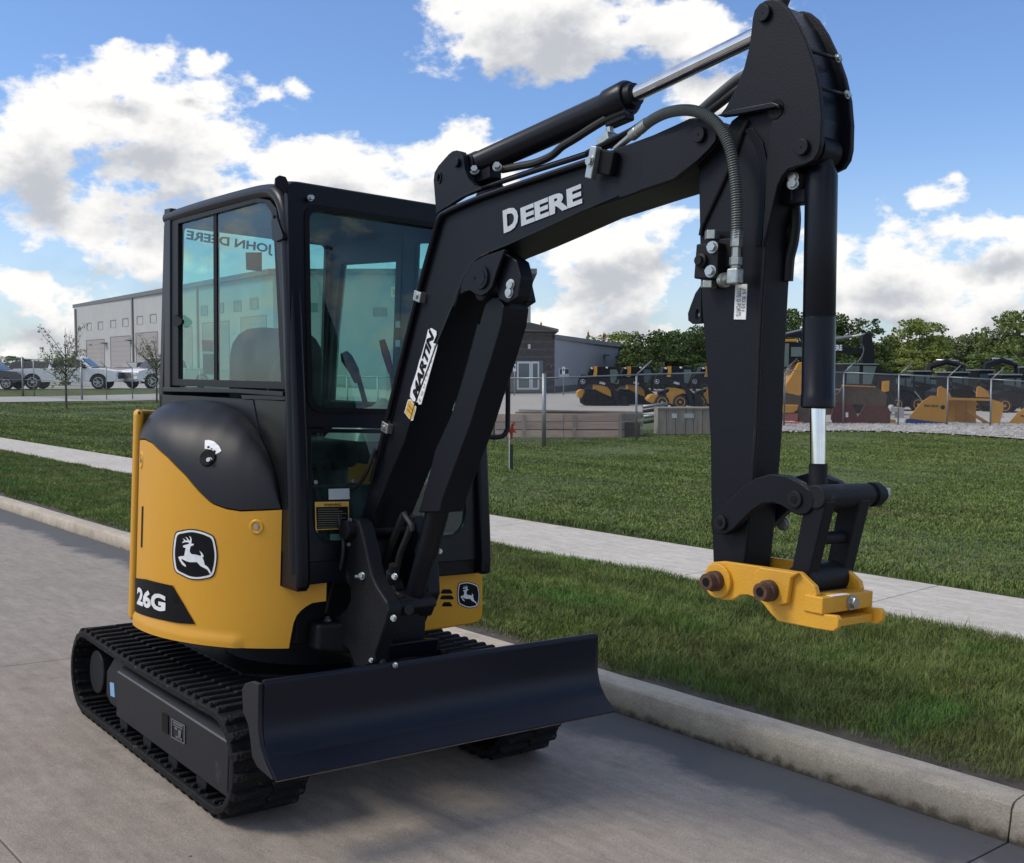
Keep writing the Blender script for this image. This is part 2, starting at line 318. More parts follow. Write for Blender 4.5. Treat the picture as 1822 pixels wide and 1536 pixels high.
# ================================================================== THE EXCAVATOR (machine axes: x forward, y left, z up)
mach = empty('mini_excavator', (0, 0, 0), 0, 'compact black and yellow excavator with closed glass cab on the concrete street', 'excavator')
mach.rotation_mode = 'QUATERNION'; mach.rotation_quaternion = Matrix([list(r) for r in MW]).to_quaternion()
def mr_(u, v): return RM @ ray(u, v)
def SY(pts, Y):
    out = []
    for u, v in pts:
        d = mr_(u, v); t = (Y - CM[1]) / d[1]; p = CM + t * d; out.append((p[0], p[2]))
    return out
def SX(pts, X):
    out = []
    for u, v in pts:
        d = mr_(u, v); t = (X - CM[0]) / d[0]; p = CM + t * d; out.append((p[1], p[2]))
    return out
def SY1(u, v, Y): x, z = SY([(u, v)], Y)[0]; return np.array([x, Y, z])
def zs(pts, ox, oy, s): return [(ox + x / s, oy + y / s) for x, y in pts]      # from an enlargement to photograph pixels
Z7 = lambda p: zs(p, 740, 140, 3.644); Z8 = lambda p: zs(p, 1100, 0, 3.339); ZC = lambda p: zs(p, 1200, 780, 3.84)
Z11 = lambda p: zs(p, 580, 880, 4.8); Z2 = lambda p: zs(p, 480, 300, 3.073); ZB = lambda p: zs(p, 1180, 380, 3.2)

# ---- rubber tracks
TC0, TC1, TR, TZ = -.765, .700, .186, .206
def loop_pt(s, r):                                       # s in 0..1 along the belt; returns x, z, angle of outward normal
    L = TC1 - TC0; per = 2 * L + 2 * pi * TR; d = (s % 1) * per
    if d < L: return TC0 + d, TZ + r, pi / 2
    d -= L
    if d < pi * TR: a = pi / 2 - d / TR; return TC1 + r * cos(a), TZ + r * sin(a), a
    d -= pi * TR
    if d < L: return TC1 - d, TZ - r, -pi / 2
    d -= L; a = -pi / 2 - d / TR; return TC0 + r * cos(a), TZ + r * sin(a), a
lug_b = MB()
for sy in (0,):
    lug_b.add([(-.020, 0, -.006), (.020, 0, -.006), (-.011, .010, .017), (.011, .010, .017), (-.030, .155, -.006), (.012, .155, -.006), (-.022, .146, .017), (.003, .146, .017)],
              [(0, 1, 3, 2), (4, 6, 7, 5), (0, 4, 5, 1), (2, 3, 7, 6), (0, 2, 6, 4), (1, 5, 7, 3)])
lug_me = None
def make_track(yo, yi, side):
    """yo outer edge, yi inner edge"""
    global lug_me
    y0, y1 = min(yo, yi), max(yo, yi)
    n = 96; b = MB(); outer = []; inner = []
    for i in range(n):
        s = i / n; xo, zo, a = loop_pt(s, TR); xi, zi, _ = loop_pt(s, TR - .028); sag = 0
        if a == pi / 2 and i: sag = -.012 * sin(pi * (xo - TC0) / (TC1 - TC0))
        outer.append((xo, zo + sag)); inner.append((xi, zi + sag))
    b.ringframe(outer, inner, lambda p, d: (p[0], d, p[1]), y0, y1)
    for i in range(62):                                  # ribs moulded on the inside of the belt
        x, z, a = loop_pt(i / 62, TR - .034); nx, nz = cos(a), sin(a); tx, tz = -nz, nx
        b.obox((x, (y0 + y1) / 2, z), (tx * .009, 0, tz * .009), (0, (y1 - y0) * .46, 0), (nx * .009, 0, nz * .009))
    t = b.build('rubber_track', RUBBER, mach, bevel=.006, seg=2)
    k = 58
    for i in range(k):
        for h in (0, 1):
            s = (i + .5 * h) / k; x, z, a = loop_pt(s, TR)
            if lug_me is None:
                o = lug_b.build('track_lug', RUBBER, t, bevel=.005, seg=2); lug_me = o
            else:
                o = lug_me.copy(); COL.objects.link(o); o.parent = t
            sag = -.012 * sin(pi * (x - TC0) / (TC1 - TC0)) if a == pi / 2 else 0
            nx, nz = cos(a), sin(a); tx, tz = nz, -nx
            # local x -> tangent, local y -> across, local z -> outward
            flip = -1 if h else 1; yy = (y0 if not h else y1)
            M = Matrix(((tx * flip, 0, nx, x), (0, flip, 0, yy), (tz * flip, 0, nz, z + sag), (0, 0, 0, 1)))
            o.matrix_local = M
    # frame with sloping top, pale edge strip (highlight put into its colour), rollers, wheels
    yo_ = y0 + .020 if side < 0 else y1 - .020; sg = 1 if side < 0 else -1
    sec = [(yo_, .10), (yo_, .297), (yo_ + sg * .075, .352), (yo_ + sg * .22, .352), (yo_ + sg * .22, .10)]
    f = MB().xprism(sec, -.36, .80).build('track_frame', FRAMEM, mach, bevel=.006)
    MB().xprism([(yo_ - sg * .0015, .2935), (yo_ - sg * .0015, .2965), (yo_ + sg * .003, .2995), (yo_ + sg * .003, .2935)], -.352, .80).build('frame_edge_highlight', MATS['edge_highlight_and_print'], f)
    g = MB().yprism([(.795, .115), (.795, .30), (.845, .285), (.855, .20), (.845, .13)], yo_ + sg * .004, yo_ + sg * .12).build('idler_fork', FRAMEM, mach, bevel=.006)
    yb = yo_ + sg * .012
    MB().yprism([(-.62, .13), (-.62, .235), (-.51, .325), (-.36, .325), (-.36, .10), (-.56, .10)], yb + sg * .03, yb + sg * .15).build('tension_guard', FRAMEM, mach, bevel=.004)
    w = MB(); w.ycyl(TC0 + .03, TZ, yb + sg * .02, yb + sg * .20, .100, 36).build('travel_motor_cover', CAST, mach, bevel=.008)
    w = MB(); ym = yb + sg * .09
    w.ycyl(TC0, TZ, ym, ym + sg * .05, .135, 36)
    for k2 in range(14):
        a = 2 * pi * k2 / 14; w.obox((TC0 + .137 * cos(a), ym + sg * .025, TZ + .137 * sin(a)), (.012 * cos(a), 0, .012 * sin(a)), (0, .022, 0), (-.012 * sin(a), 0, .012 * cos(a)))
    w.build('drive_sprocket', CAST, mach, bevel=.003)
    w = MB(); w.ycyl(TC1, TZ, ym - sg * .03, ym + sg * .08, .142, 36).build('idler_wheel', CAST, mach, bevel=.01)
    for x in (-.30, -.02, .26, .54):
        w = MB(); w.ycyl(x, .082, yo_ + sg * .012, yo_ + sg * .2, .048, 18).build('track_roller', CAST, mach, bevel=.005)
    return t
mat('edge_highlight_and_print', (.10, .105, .115), .35, nscale=20)  # pale colour for the painted frame edge highlight and the stencil print
make_track(-.750, -.450, -1); make_track(.750, .450, 1)
# decals on the near track frame
Yf = -.7325
def dec_y(name, px, Y, m, par, th=.0015):
    P = SY(px, Y); return MB().yprism(P, Y - th, Y + .001).build(name, m, par)
dec_y('blue_sticker', [(196, 1214), (203, 1216), (204.5, 1241), (197, 1238)], Yf, LBLUE, mach)
dec_y('frame_slot', [(288.5, 1268), (299, 1274), (299.5, 1307), (288.5, 1300)], Yf, INK, mach)
o1 = [(305, 1278), (329, 1291), (329, 1325), (305, 1312)]
pl = MB().ringframe(SY(o1, Yf), SY([(306.3, 1280.5), (327.6, 1292.3), (327.6, 1322.6), (306.3, 1310.5)], Yf), lambda p, d: (p[0], d, p[1]), Yf - .0016, Yf + .001).build('stencil_plate', MATS['edge_highlight_and_print'], mach)
bb = MB()
for q in ([(308, 1283), (325, 1292), (325, 1295), (308, 1286)], [(308, 1288), (325, 1297), (325, 1299), (308, 1290)], [(311, 1293), (316, 1296), (316, 1300), (311, 1297)], [(318, 1298), (323, 1301), (321, 1316), (318, 1314)], [(313, 1309), (324, 1315), (324, 1318), (313, 1312)]):
    bb.yprism(SY(q, Yf), Yf - .0016, Yf + .001)
bb.build('stencil_print', MATS['edge_highlight_and_print'], pl)

# ---- middle frame, slew ring
b = MB(); b.zprism([(-.42, -.46), (.30, -.46), (.46, -.25), (.46, .25), (.30, .46), (-.42, .46)], .22, .40); b.build('undercarriage_frame', CAST, mach, bevel=.01)
MB().lathe([(0, .36), (.05, .36), (.05, .40), (.10, .40), (.10, .33), (.13, .33)], (0, 0, .40), (0, 0, 1), 48).build('slew_ring', CAST, mach, smooth=None)

# ---- dozer blade
prof = [(1.100, .572), (1.094, .52), (1.091, .46), (1.093, .43), (1.101, .395), (1.118, .360), (1.142, .335)]
outl = prof + [(1.206, .290), (1.198, .286), (1.130, .322), (1.104, .350), (1.087, .388), (1.079, .43), (1.077, .46), (1.080, .52), (1.084, .572)]
bl = MB().yprism(outl, -.742, .742).build('blade', BLADEM, mach, bevel=.003)
MB().cyl((1.082, -.742, .572), (1.082, .742, .572), .013, 14).build('blade_top_rail', BLADEM, bl)
MB().yprism([(1.142, .339), (1.210, .2905), (1.206, .284), (1.138, .331)], -.750, .750).build('cutting_edge', MATS['edge_highlight_and_print'] if 0 else BLADEM, bl, bevel=.001)
endp = SY([(435, 1226), (440, 1216), (452, 1212), (465, 1217), (464, 1260), (464, 1297), (467, 1325), (475, 1354), (489.5, 1388), (477, 1377), (462, 1364), (453, 1346), (449, 1310), (446, 1289), (437, 1266)], -.75)
for s in (-1, 1):
    MB().yprism(endp, s * .742, s * .760).build('blade_end_plate', FRAMEM, bl, bevel=.003)
MB().box(1.200, 1.2085, -.748, .748, .2825, .2860).build('worn_edge', mat('worn_edge', (.20, .15, .12), .6, .3, col2=(.09, .06, .045), nscale=25), bl)
MB().box(1.0, 1.085, -.74, .74, .44, .47).build('blade_stiffener', BLADEM, bl)
for s in (-1, 1):
    MB().prism([(1.085, s * .30, .30), (1.085, s * .30, .46), (1.085, s * .36, .46), (1.085, s * .36, .30)], [(.35, s * .26, .24), (.35, s * .26, .36), (.35, s * .33, .36), (.35, s * .33, .24)]).build('blade_arm', FRAMEM, bl, bevel=.008)
c = MB(); c.cyl((.35, 0, .33), (.80, 0, .40), .045, 24); c.build('blade_cylinder', NAVY, mach)
MB().cyl((.80, 0, .40), (1.07, 0, .44), .022, 20).build('blade_cylinder_rod', CHROME, mach)

# ---- revolving frame and yellow bodywork (a cylinder of radius 0.75 round the slew axis)
MB().zprism([(.60 * cos(rad(a)), .70 * sin(rad(a))) for a in range(0, 360, 10)], .53, .60).build('revolving_frame', CAST, mach, bevel=.005)
MB().box(.30, .60, -.38, .50, .56, .84).build('front_bulkhead', BLACKP, mach, bevel=.01)
def interp(tab, a): return float(np.interp(a, [t[0] for t in tab], [t[1] for t in tab]))
SPLIT = [(-101, 1.312), (-94, 1.318), (-87.4, 1.308), (-77.5, 1.258), (-69, 1.195), (-63.7, 1.139), (-58.9, 1.096), (-53.9, 1.079), (-49.2, 1.074), (-37, 1.088)]
def panel(name, angs, lo, hi, r, m, par, rows=16, rf=None, bevel=.007, thick=.022):
    V = []; A = list(angs)
    for a in A:
        l, h = lo(a), hi(a)
        for k in range(rows + 1):
            z = l + (h - l) * k / rows; q = r + (rf(a, z) if rf else 0); V.append((q * cos(rad(a)), q * sin(rad(a)), z))
    F = [(i * (rows + 1) + k, (i + 1) * (rows + 1) + k, (i + 1) * (rows + 1) + k + 1, i * (rows + 1) + k + 1) for i in range(len(A) - 1) for k in range(rows)]
    me = bpy.data.meshes.new(name); me.from_pydata(V, [], F); me.polygons.foreach_set('use_smooth', [True] * len(F)); me.materials.append(m)
    o = bpy.data.objects.new(name, me); link(o, par)
    s = o.modifiers.new('shell', 'SOLIDIFY'); s.thickness = thick; s.offset = -1
    b = o.modifiers.new('bevel', 'BEVEL'); b.width = bevel; b.segments = 3; b.limit_method = 'ANGLE'; b.angle_limit = rad(40); b.harden_normals = True
    return o
LIP = [(-36.9, 1.087), (-36.6, .796), (-30, .808), (-23.6, .817)]
ARCH = [(-48, .553), (-33.8, .560), (-33.4, .60), (-32.7, .655), (-31.9, .685), (-30.7, .705), (-29.2, .722), (-27.4, .735), (-25, .740), (-23.5, .742)]
def hi_side(a): return interp(SPLIT, a) if a <= -36.95 else interp([(-36.8, .797), (-30, .808), (-23.6, .817)], a)
def lo_side(a): return interp([(-101, .545)] + ARCH, a)
def ledge(a, z):
    return (.010 * max(0, min(1, (.596 - z) / .010)) if a < -49 else 0)
angs = list(np.arange(-100.2, -36.95, 1.5)) + [-36.95, -36.85, -36.0, -35, -34.2, -33.8, -33.4, -33.0, -32.7, -32.3, -31.9, -31.2, -30.7, -30, -29.2, -28.2, -27.4, -26.5, -25.5, -24.5, -23.5]
side = panel('side_panel', angs, lo_side, hi_side, .75, YELLOW, mach, rows=40, rf=ledge)
rear = panel('rear_panel', np.arange(-236, -101.2, 3), lambda a: .548, lambda a: interp([(-236, 1.30), (-150, 1.42), (-108, 1.44), (-104.5, 1.435), (-102.5, 1.42), (-101.5, 1.40)], a), .768, YELLOW, mach, rows=10, bevel=.02, thick=.04)
panel('left_panel', np.arange(60, 125, 3), lambda a: .56, lambda a: .84, .765, YELLOW, mach, rows=4)
def cylmap(r):
    def f(a, z): return (r * cos(rad(a)), r * sin(rad(a)), z)
    return f
def cylpx(u, v, r=.75):
    d = mr_(u, v); a = d[0] ** 2 + d[1] ** 2; b = 2 * (CM[0] * d[0] + CM[1] * d[1]); c = CM[0] ** 2 + CM[1] ** 2 - r * r
    t = (-b - math.sqrt(max(b * b - 4 * a * c, 0))) / (2 * a); p = CM + t * d; return math.degrees(math.atan2(p[1], p[0])), p[2]
# recesses, bolts, slot vents
def dimple(u, v, rr, el=1.0, bolt=True):
    a, z = cylpx(u, v); b = MB(); n = 20; ring = [(cos(2 * pi * k / n), sin(2 * pi * k / n)) for k in range(n)]
    V = [cylmap(.7505 + dr)(a + math.degrees(x * q / .75), z + y * q * el) for q, dr in ((rr * 1.15, -.001), (rr, .003), (rr * .82, .0035), (rr * .62, -.0000), (.0001, .0003)) for x, y in ring]
    b.add(V, [(i * n + k, i * n + (k + 1) % n, (i + 1) * n + (k + 1) % n, (i + 1) * n + k) for i in range(4) for k in range(n)], True)
    o = b.build('bolt_recess', YELLOW, side, smooth=True)
    p = np.array(cylmap(.7505)(a, z)); nr = np.array([cos(rad(a)), sin(rad(a)), 0])
    if bolt: hexbolt('bolt', p, nr, .0085, .006, ZINC, side, 12)
dimple(456.5, 938, .026); dimple(251.5, 819, .026, 1.3)
def slot(u, v0, v1, w):
    a0_, z0_ = cylpx(u, v0); a1_, z1_ = cylpx(u, v1); b = MB(); am = a0_
    pts = rrect(am - math.degrees(w / .75) / 2, am + math.degrees(w / .75) / 2, min(z0_, z1_), max(z0_, z1_), .001)
    poly_part('vent_slot', pts, cylmap(.7515), INK, side)
slot(254.0, 901, 975, .022); slot(236.8, 898, 944, .014); slot(236.8, 1026, 1066, .012)
# model band with 26G
band = [cylpx(*q) for q in [(242, 1028), (262, 1031), (285, 1037), (308.5, 1042), (328, 1075), (348.5, 1110.5), (320, 1109), (290, 1103), (262, 1096), (242, 1088)]]
bd = poly_part('model_band', band, cylmap(.7536), INK, side, cuts=6); bd['label'] = 'black band carrying the model lettering'
(aL, zL), (aR, zR) = cylpx(246, 1075), cylpx(296, 1089); (_, zT), (_, zT2) = cylpx(246, 1042), cylpx(296, 1058)
text_part('model_lettering', '26G', 0, 0, 0, WHITE, bd, 0, bold=.045, subdiv=1,
          mapf=lambda x, y: cylmap(.7556)(aL + (aR - aL) * x, (zL + (zR - zL) * x) * (1 - y) + (zT + (zT2 - zT) * x) * y))
# leaping deer badge: outlines traced in the plane of the badge (0..1536 square)
BO = spline([(200, 195), (380, 130), (620, 95), (860, 130), (1080, 205), (1245, 300), (1310, 520), (1345, 800), (1320, 1100), (1230, 1390), (1000, 1470), (780, 1495), (560, 1460), (370, 1370), (195, 1265), (140, 1050), (118, 780), (140, 470)], 3, True)
BW = [(0.5 * 1536 + (x - 730) * .955 - 38, .5 * 1536 + (y - 795) * .955 + 27) for x, y in BO]
BI = [(0.5 * 1536 + (x - 730) * .875 - 38, .5 * 1536 + (y - 795) * .875 + 27) for x, y in BO]
DEER = [(495, 615), (440, 600), (412, 570), (440, 540), (520, 520), (575, 505), (590, 480), (560, 460), (480, 455), (395, 480), (420, 440), (450, 415), (455, 395), (405, 365), (450, 370), (490, 405), (545, 410), (520, 350), (475, 310), (525, 325), (560, 365), (580, 405), (610, 410), (620, 350), (582, 282), (630, 310), (655, 370), (655, 430), (645, 495), (725, 500), (690, 550), (630, 565), (610, 640), (605, 720), (650, 780), (760, 795), (900, 830), (915, 790), (870, 690), (930, 740), (975, 810), (978, 858), (945, 870), (985, 960), (1010, 1070), (1090, 1130), (1140, 1200), (1165, 1255), (1190, 1330), (1145, 1310), (1075, 1200), (900, 1110), (800, 1000), (600, 1000), (500, 970), (375, 905), (395, 970), (480, 1060), (505, 1110), (490, 1130), (400, 1070), (330, 960), (290, 860), (340, 840), (455, 825), (475, 710)]
def badge(corner, par, lift=0.0008):
    """corner: function (x, y in 0..1, y up, lift) -> xyz"""
    q = lambda L: (lambda x, y: corner(x / 1536, 1 - y / 1536, L))
    b0 = poly_part('deer_badge', BO, q(lift), INK, par, cuts=3)
    poly_part('badge_rim', BW, q(2 * lift), WHITE, b0, cuts=3); poly_part('badge_field', BI, q(3 * lift), INK, b0, cuts=3)
    poly_part('leaping_deer', DEER, q(4.5 * lift), WHITE, b0, cuts=1); return b0
def sidebadge(x, y, L):
    a, z = cylpx(300 + 100 * x, 1035 - 100 * y); return cylmap(.7518 + L)(a, z)
badge(sidebadge, side)
# ---- black engine and tank hood
HT = [(-37.4, .592, 1.10), (-39.5, .565, 1.168), (-42, .54, 1.218), (-47, .467, 1.300), (-53, .345, 1.392), (-60, .227, 1.441), (-69, .083, 1.472), (-80, -.068, 1.486), (-92, -.22, 1.486), (-102, -.36, 1.478)]
def hood_top(a): return np.array([np.interp(-a, [-t[0] for t in HT], [t[1] for t in HT]), -.452, np.interp(-a, [-t[0] for t in HT], [t[2] for t in HT])])
A = list(np.arange(-102, -37.4, 1.6)) + [-37.4]; rows = 18; V = []
for a in A:
    B = np.array([.750 * cos(rad(a)), .750 * sin(rad(a)), interp(SPLIT, a) + .006]); T = hood_top(a)
    dz = T[2] - B[2]; c1 = B + np.array([0, 0, dz * .62]) + (T - B) * np.array([.06, .06, 0]); c2 = T + (B - T) * np.array([.55, .55, 0]) + np.array([0, 0, -.01 * 0])
    for k in range(rows + 1):
        t = k / rows; V.append((1 - t) ** 3 * B + 3 * (1 - t) ** 2 * t * c1 + 3 * (1 - t) * t * t * c2 + t ** 3 * T)
hb = MB(); hb.add(V, [(i * (rows + 1) + k, (i + 1) * (rows + 1) + k, (i + 1) * (rows + 1) + k + 1, i * (rows + 1) + k + 1) for i in range(len(A) - 1) for k in range(rows)], True)
hood = hb.build('engine_hood', HOODM, mach, smooth=True, ang=60)
s_ = hood.modifiers.new('shell', 'SOLIDIFY'); s_.thickness = .02; s_.offset = -1 if hood.data.polygons[0].normal.y < 0 else 1
s_ = hood.modifiers.new('bevel', 'BEVEL'); s_.width = .008; s_.segments = 3; s_.limit_method = 'ANGLE'; s_.angle_limit = rad(50); s_.harden_normals = True
hbvh = BVHTree.FromPolygons([tuple(v.co) for v in hood.data.vertices], [tuple(p.vertices) for p in hood.data.polygons])
def on_hood(u, v):
    d = Vector(mr_(u, v)).normalized(); h = hbvh.ray_cast(Vector(CM), d)
    n = h[1] if h[1].dot(d) < 0 else -h[1]; return np.array(h[0]), np.array(n)
pc, nc = on_hood(370, 815)
MB().lathe([(.0, .030), (.004, .034), (.006, .031), (.0045, .026), (.001, .024), (-.002, .0)], pc, nc, 28).build('fuel_cap_recess', INK, hood)
hexbolt('fuel_cap_lock', on_hood(374, 820)[0] + nc * .002, nc, .009, .014, ZINC, hood, 12)
fan = [(365, 784), (372, 783.5), (381, 786), (390, 794), (394.5, 803), (390, 806), (383, 809.5), (377, 803), (370, 799.5), (364.5, 799)]
poly_part('fuel_decal', fan, lambda x, y: tuple(on_hood(x, y)[0] + on_hood(x, y)[1] * .002), WHITE, hood, cuts=1)
for q in ([(369, 795), (373, 794), (373.5, 797.5), (369.5, 798.5)], [(375.5, 797), (379, 799.5), (378, 801), (375, 798.5)], [(381, 801), (384.5, 803), (383.5, 806.5), (380.5, 804.5)]):
    poly_part('fuel_symbol', q, lambda x, y: tuple(on_hood(x, y)[0] + on_hood(x, y)[1] * .003), INK, hood)

# ---- front left yellow box with grille and small badge
XB = .645
bx = SX([(752, 1021), (800, 1017), (850, 1010), (857, 1013), (860, 1022), (860, 1096), (856, 1104), (846, 1110), (800, 1118), (742, 1126)], XB)
fb = MB().xprism(bx, XB - .25, XB).build('front_left_cover', YELLOW, mach, bevel=.014, seg=3)
gx = MB()
for (x0, x1, yy, hh) in ((948, 1018, 910, 13), (944, 1026, 945, 12), (955, 1016, 986, 13)):
    p = [zs([(x, y)], 500, 780, 3.338)[0] for x, y in ((x0 + 14, yy - hh), (x1 - 14, yy - hh), (x1, yy + hh * .4), (x1 - 6, yy + hh), (x0 + 6, yy + hh), (x0, yy + hh * .4))]
    gx.xprism(SX(p, XB), XB - .001, XB + .0015)
gx.build('grille_slot', INK, fb)
def frontbadge(x, y, L):
    u, v = 809 + 50.6 * x, 1083.6 - 52 * y; yy, zz = SX([(u, v)], XB)[0]; return (XB + .001 + L, yy, zz)
badge(frontbadge, fb)

# ---- cab
FA, FB_ = .795, -.10
def FXp(u, v):
    d = mr_(u, v); t = (FA + FB_ * CM[2] - CM[0]) / (d[0] - FB_ * d[2]); p = CM + t * d; return (p[1], p[2])
def fmap(p, d): return (FA + FB_ * p[1] + d, p[0], p[1])
cab = part_empty('cab', mach)
MB().box(-.66, .655, -.44, .44, .79, .86).build('cab_floor', BLACKP, cab, bevel=.01)
MB().yprism([(.30, .795), (.728, .795), (.728, .90), (.66, .96), (.30, .96)], -.446, -.40).build('cab_skirt', NAVYG, cab, bevel=.004)
MB().xprism([(-.446, .815), (-.446, .90), (-.20, .90), (-.20, .822)], .700, .724).build('cab_front_skirt', NAVYG, cab, bevel=.004)
MB().xprism([(-.44, .86), (-.44, .97), (.44, .97), (.44, .80), (.0, .80)], .60, .70).build('cab_front_sill', BLACKP, cab, bevel=.005)
# roof
MB().zprism(rrect(-.69, .545, -.44, .44, .06), 2.303, 2.345).build('cab_roof', NAVYG, cab, bevel=.02, seg=3)
MB().box(-.66, .52, -.41, .41, 2.294, 2.302).build('head_liner', BLACKP, cab)
# side rail tube sweeping over the roof edge and down the front pillar, near and far
for s in (-1, 1):
    pth = spline([(-.685, 2.322), (-.3, 2.328), (.10, 2.327), (.36, 2.320), (.455, 2.295), (.515, 2.235), (.545, 2.13), (.60, 1.75), (.655, 1.25), (.70, .86)], 5)
    MB().tube([(x, s * .432, z) for x, z in pth], .030, 12).build('roof_rail', NAVYG, cab)
    MB().yprism([(.47, 2.13), (.575, 2.13), (.627, 1.80), (.685, 1.40), (.748, .86), (.745, .80), (.64, .80), (.60, 1.40), (.545, 1.80)], s * .452, s * .395).build('front_pillar', NAVYG, cab, bevel=.018, seg=3)
    MB().box(-.70, -.645, s * .395, s * .452, .86, 2.30).build('rear_pillar', NAVYG, cab, bevel=.012)
# near side: window frame, panes, sill
outer = SY([(303, 393), (455, 352), (478, 356), (490, 372), (494, 400), (508, 693), (303, 686), (301, 520)], -.452)
inner = SY([(315.5, 398), (452, 360.5), (470, 361), (481, 378), (484.5, 402), (498.5, 679), (316, 674.5), (315.5, 520)], -.452)
MB().ringframe(outer, inner, lambda p, d: (p[0], d, p[1]), -.449, -.425).build('window_frame', BLACKP, cab, bevel=.003)
gl = MB().yprism(SY([(311, 393), (455, 354), (474, 358), (486, 374), (489, 402), (502, 686), (311, 680)], -.445), -.437, -.432).build('side_window', CABGL, cab)
MB().yprism(SY([(381, 373), (386.5, 371), (388, 677), (382, 676)], -.437), -.441, -.428).build('window_divider', INK, cab)
MB().yprism(SY([(313, 562), (316, 560), (328, 570), (328, 576), (320, 582), (313, 580)], -.45), -.462, -.45).build('window_latch', INK, cab, bevel=.002)
MB().yprism(SY([(292, 689), (424, 692), (506, 697), (506, 706), (424, 700), (292, 697)], -.455), -.462, -.44).build('window_sill', MATS['edge_highlight_and_print'] if 0 else NAVYG, cab, bevel=.003)
MB().yprism(SY([(292, 372), (303, 370), (303, 692), (292, 692)], -.455), -.456, -.42).build('side_post', NAVYG, cab, bevel=.006)
MB().yprism([(-.68, 1.10), (.48, 1.10), (.40, 1.33), (.32, 1.50), (-.68, 1.50)], -.452, -.43).build('side_skin', NAVYG, cab, bevel=.003)
MB().yprism([(.36, .93), (.645, .93), (.60, 1.50), (.30, 1.50)], -.448, -.441).build('lower_side_pane', MATS['dark_pane'] if 'dark_pane' in MATS else mat('dark_pane', (.004, .006, .006), .22, nscale=3, spec=.25), cab)
MB().yprism(SY([(430, 703), (508, 705), (508, 712), (432, 710)], -.455), -.458, -.44).build('side_trim', NAVYG, cab)
# front: upper and lower frames with their panes
ou = rrect(-.452, .445, 1.405, 2.335, .035); iu = rrect(-.372, .372, 1.475, 2.245, (.05, .05, .02, .02))
MB().ringframe(ou, iu, fmap, -.028, .004).build('windscreen_frame', NAVY, cab, bevel=.005)
MB().prism([fmap(p, -.016) for p in rrect(-.385, .385, 1.465, 2.255, .05)], [fmap(p, -.011) for p in rrect(-.385, .385, 1.465, 2.255, .05)]).build('windscreen', CABGL, cab)
ol = rrect(-.452, .445, .86, 1.400, .035); il = rrect(-.366, .345, .960, 1.395 + .0, (.012, .012, .10, .10)); il = rrect(-.366, .345, .960, 1.425 - .03, (.012, .012, .10, .10))
MB().ringframe(ol, rrect(-.366, .345, .960, 1.385, (.012, .012, .10, .10)), fmap, -.028, .002).build('lower_frame', NAVYG, cab, bevel=.005)
MB().prism([fmap(p, -.016) for p in rrect(-.38, .36, .95, 1.395, .05)], [fmap(p, -.011) for p in rrect(-.38, .36, .95, 1.395, .05)]).build('lower_windscreen', CABGL, cab)
MB().ringframe(rrect(-.385, .385, 1.462, 2.258, .055), rrect(-.365, .365, 1.482, 2.238, .045), fmap, .004, .009).build('windscreen_seal', INK, cab)
# lugs, lamp stub, bolts on the header
MB().xprism(SX([(489, 330), (490, 317), (497, 312), (508, 315), (513, 326), (514, 340), (505, 345)], .56), .552, .565).build('lifting_lug', NAVY, cab, bevel=.003)
hexbolt('bolt', fmap(FXp(547, 354), .02), (1, 0, .1), .009, .02, ZINC, cab, 10); MB().cyl(fmap(FXp(543, 356), 0), fmap(FXp(547, 354), .02), .006, 10).build('bolt_shank', INK, cab)
for q in ((561, 858), (628, 856), (640, 857)): hexbolt('bolt', fmap(FXp(*q), .003), (1, 0, .1), .006, .006, ZINC, cab, 10)
hexbolt('bolt', fmap(FXp(782, 981), .003), (1, 0, .1), .008, .008, ZINC, cab, 10)
# grab bar on the door's front edge
gb = [(.655, .445, 1.375), (.66, .535, 1.375), (.66, .568, 1.40), (.655, .577, 1.44), (.645, .575, 1.66), (.64, .56, 1.69), (.635, .445, 1.70)]
MB().tube(spline(gb, 5), .011, 12).build('grab_bar', BLACKP, cab)
# corner bracket at upper left
MB().yprism(SY([(486, 392), (495, 388), (506, 420), (506, 426), (494, 431), (487, 428), (486, 410)], -.462), -.470, -.45).build('mirror_bracket', NAVYG, cab, bevel=.004)
for q in ((489, 386), (488, 421)): hexbolt('bolt', SY1(q[0], q[1], -.455), (0, -1, 0), .006, .006, INK, cab)
# far side (door) and rear, with their panes
fo = [(-.66, .90), (.66, .90), (.60, 1.5), (.54, 2.28), (-.66, 2.28)]; fi = [(.14, 1.05), (.57, 1.05), (.53, 1.5), (.47, 2.21), (.13, 2.235)]
fd = [(.02, .90), (.66, .90), (.60, 1.5), (.54, 2.30), (.02, 2.30)]; fr = [(-.70, 1.20), (.02, 1.20), (.02, 2.30), (-.62, 2.30), (-.68, 1.8)]; fri = [(-.62, 1.50), (-.03, 1.50), (-.03, 2.165), (-.545, 2.185), (-.595, 1.84)]
MB().ringframe(fd, fi, lambda p, d: (p[0], d, p[1]), .415, .445).build('door_frame', BLACKP, cab, bevel=.008)
MB().ringframe(fr, fri, lambda p, d: (p[0], d, p[1]), .412, .447).build('rear_side_frame', BLACKP, cab, bevel=.008)
MB().yprism([(.13, 1.04), (.58, 1.04), (.54, 1.5), (.48, 2.22), (.12, 2.24)], .427, .432).build('door_window', CABGL, cab)
MB().yprism([(-.63, 1.49), (-.02, 1.49), (-.02, 2.175), (-.55, 2.195), (-.605, 1.84)], .425, .430).build('rear_side_window', CABGL, cab)
MB().ringframe(rrect(-.40, .42, 1.30, 2.305, .02), rrect(-.365, .385, 1.52, 2.288, .02), lambda p, d: (d, p[0], p[1]), -.685, -.655).build('rear_frame', BLACKP, cab, bevel=.005)
MB().xprism(rrect(-.38, .40, 1.50, 2.295, .02), -.675, -.670).build('rear_window', CABGL, cab)
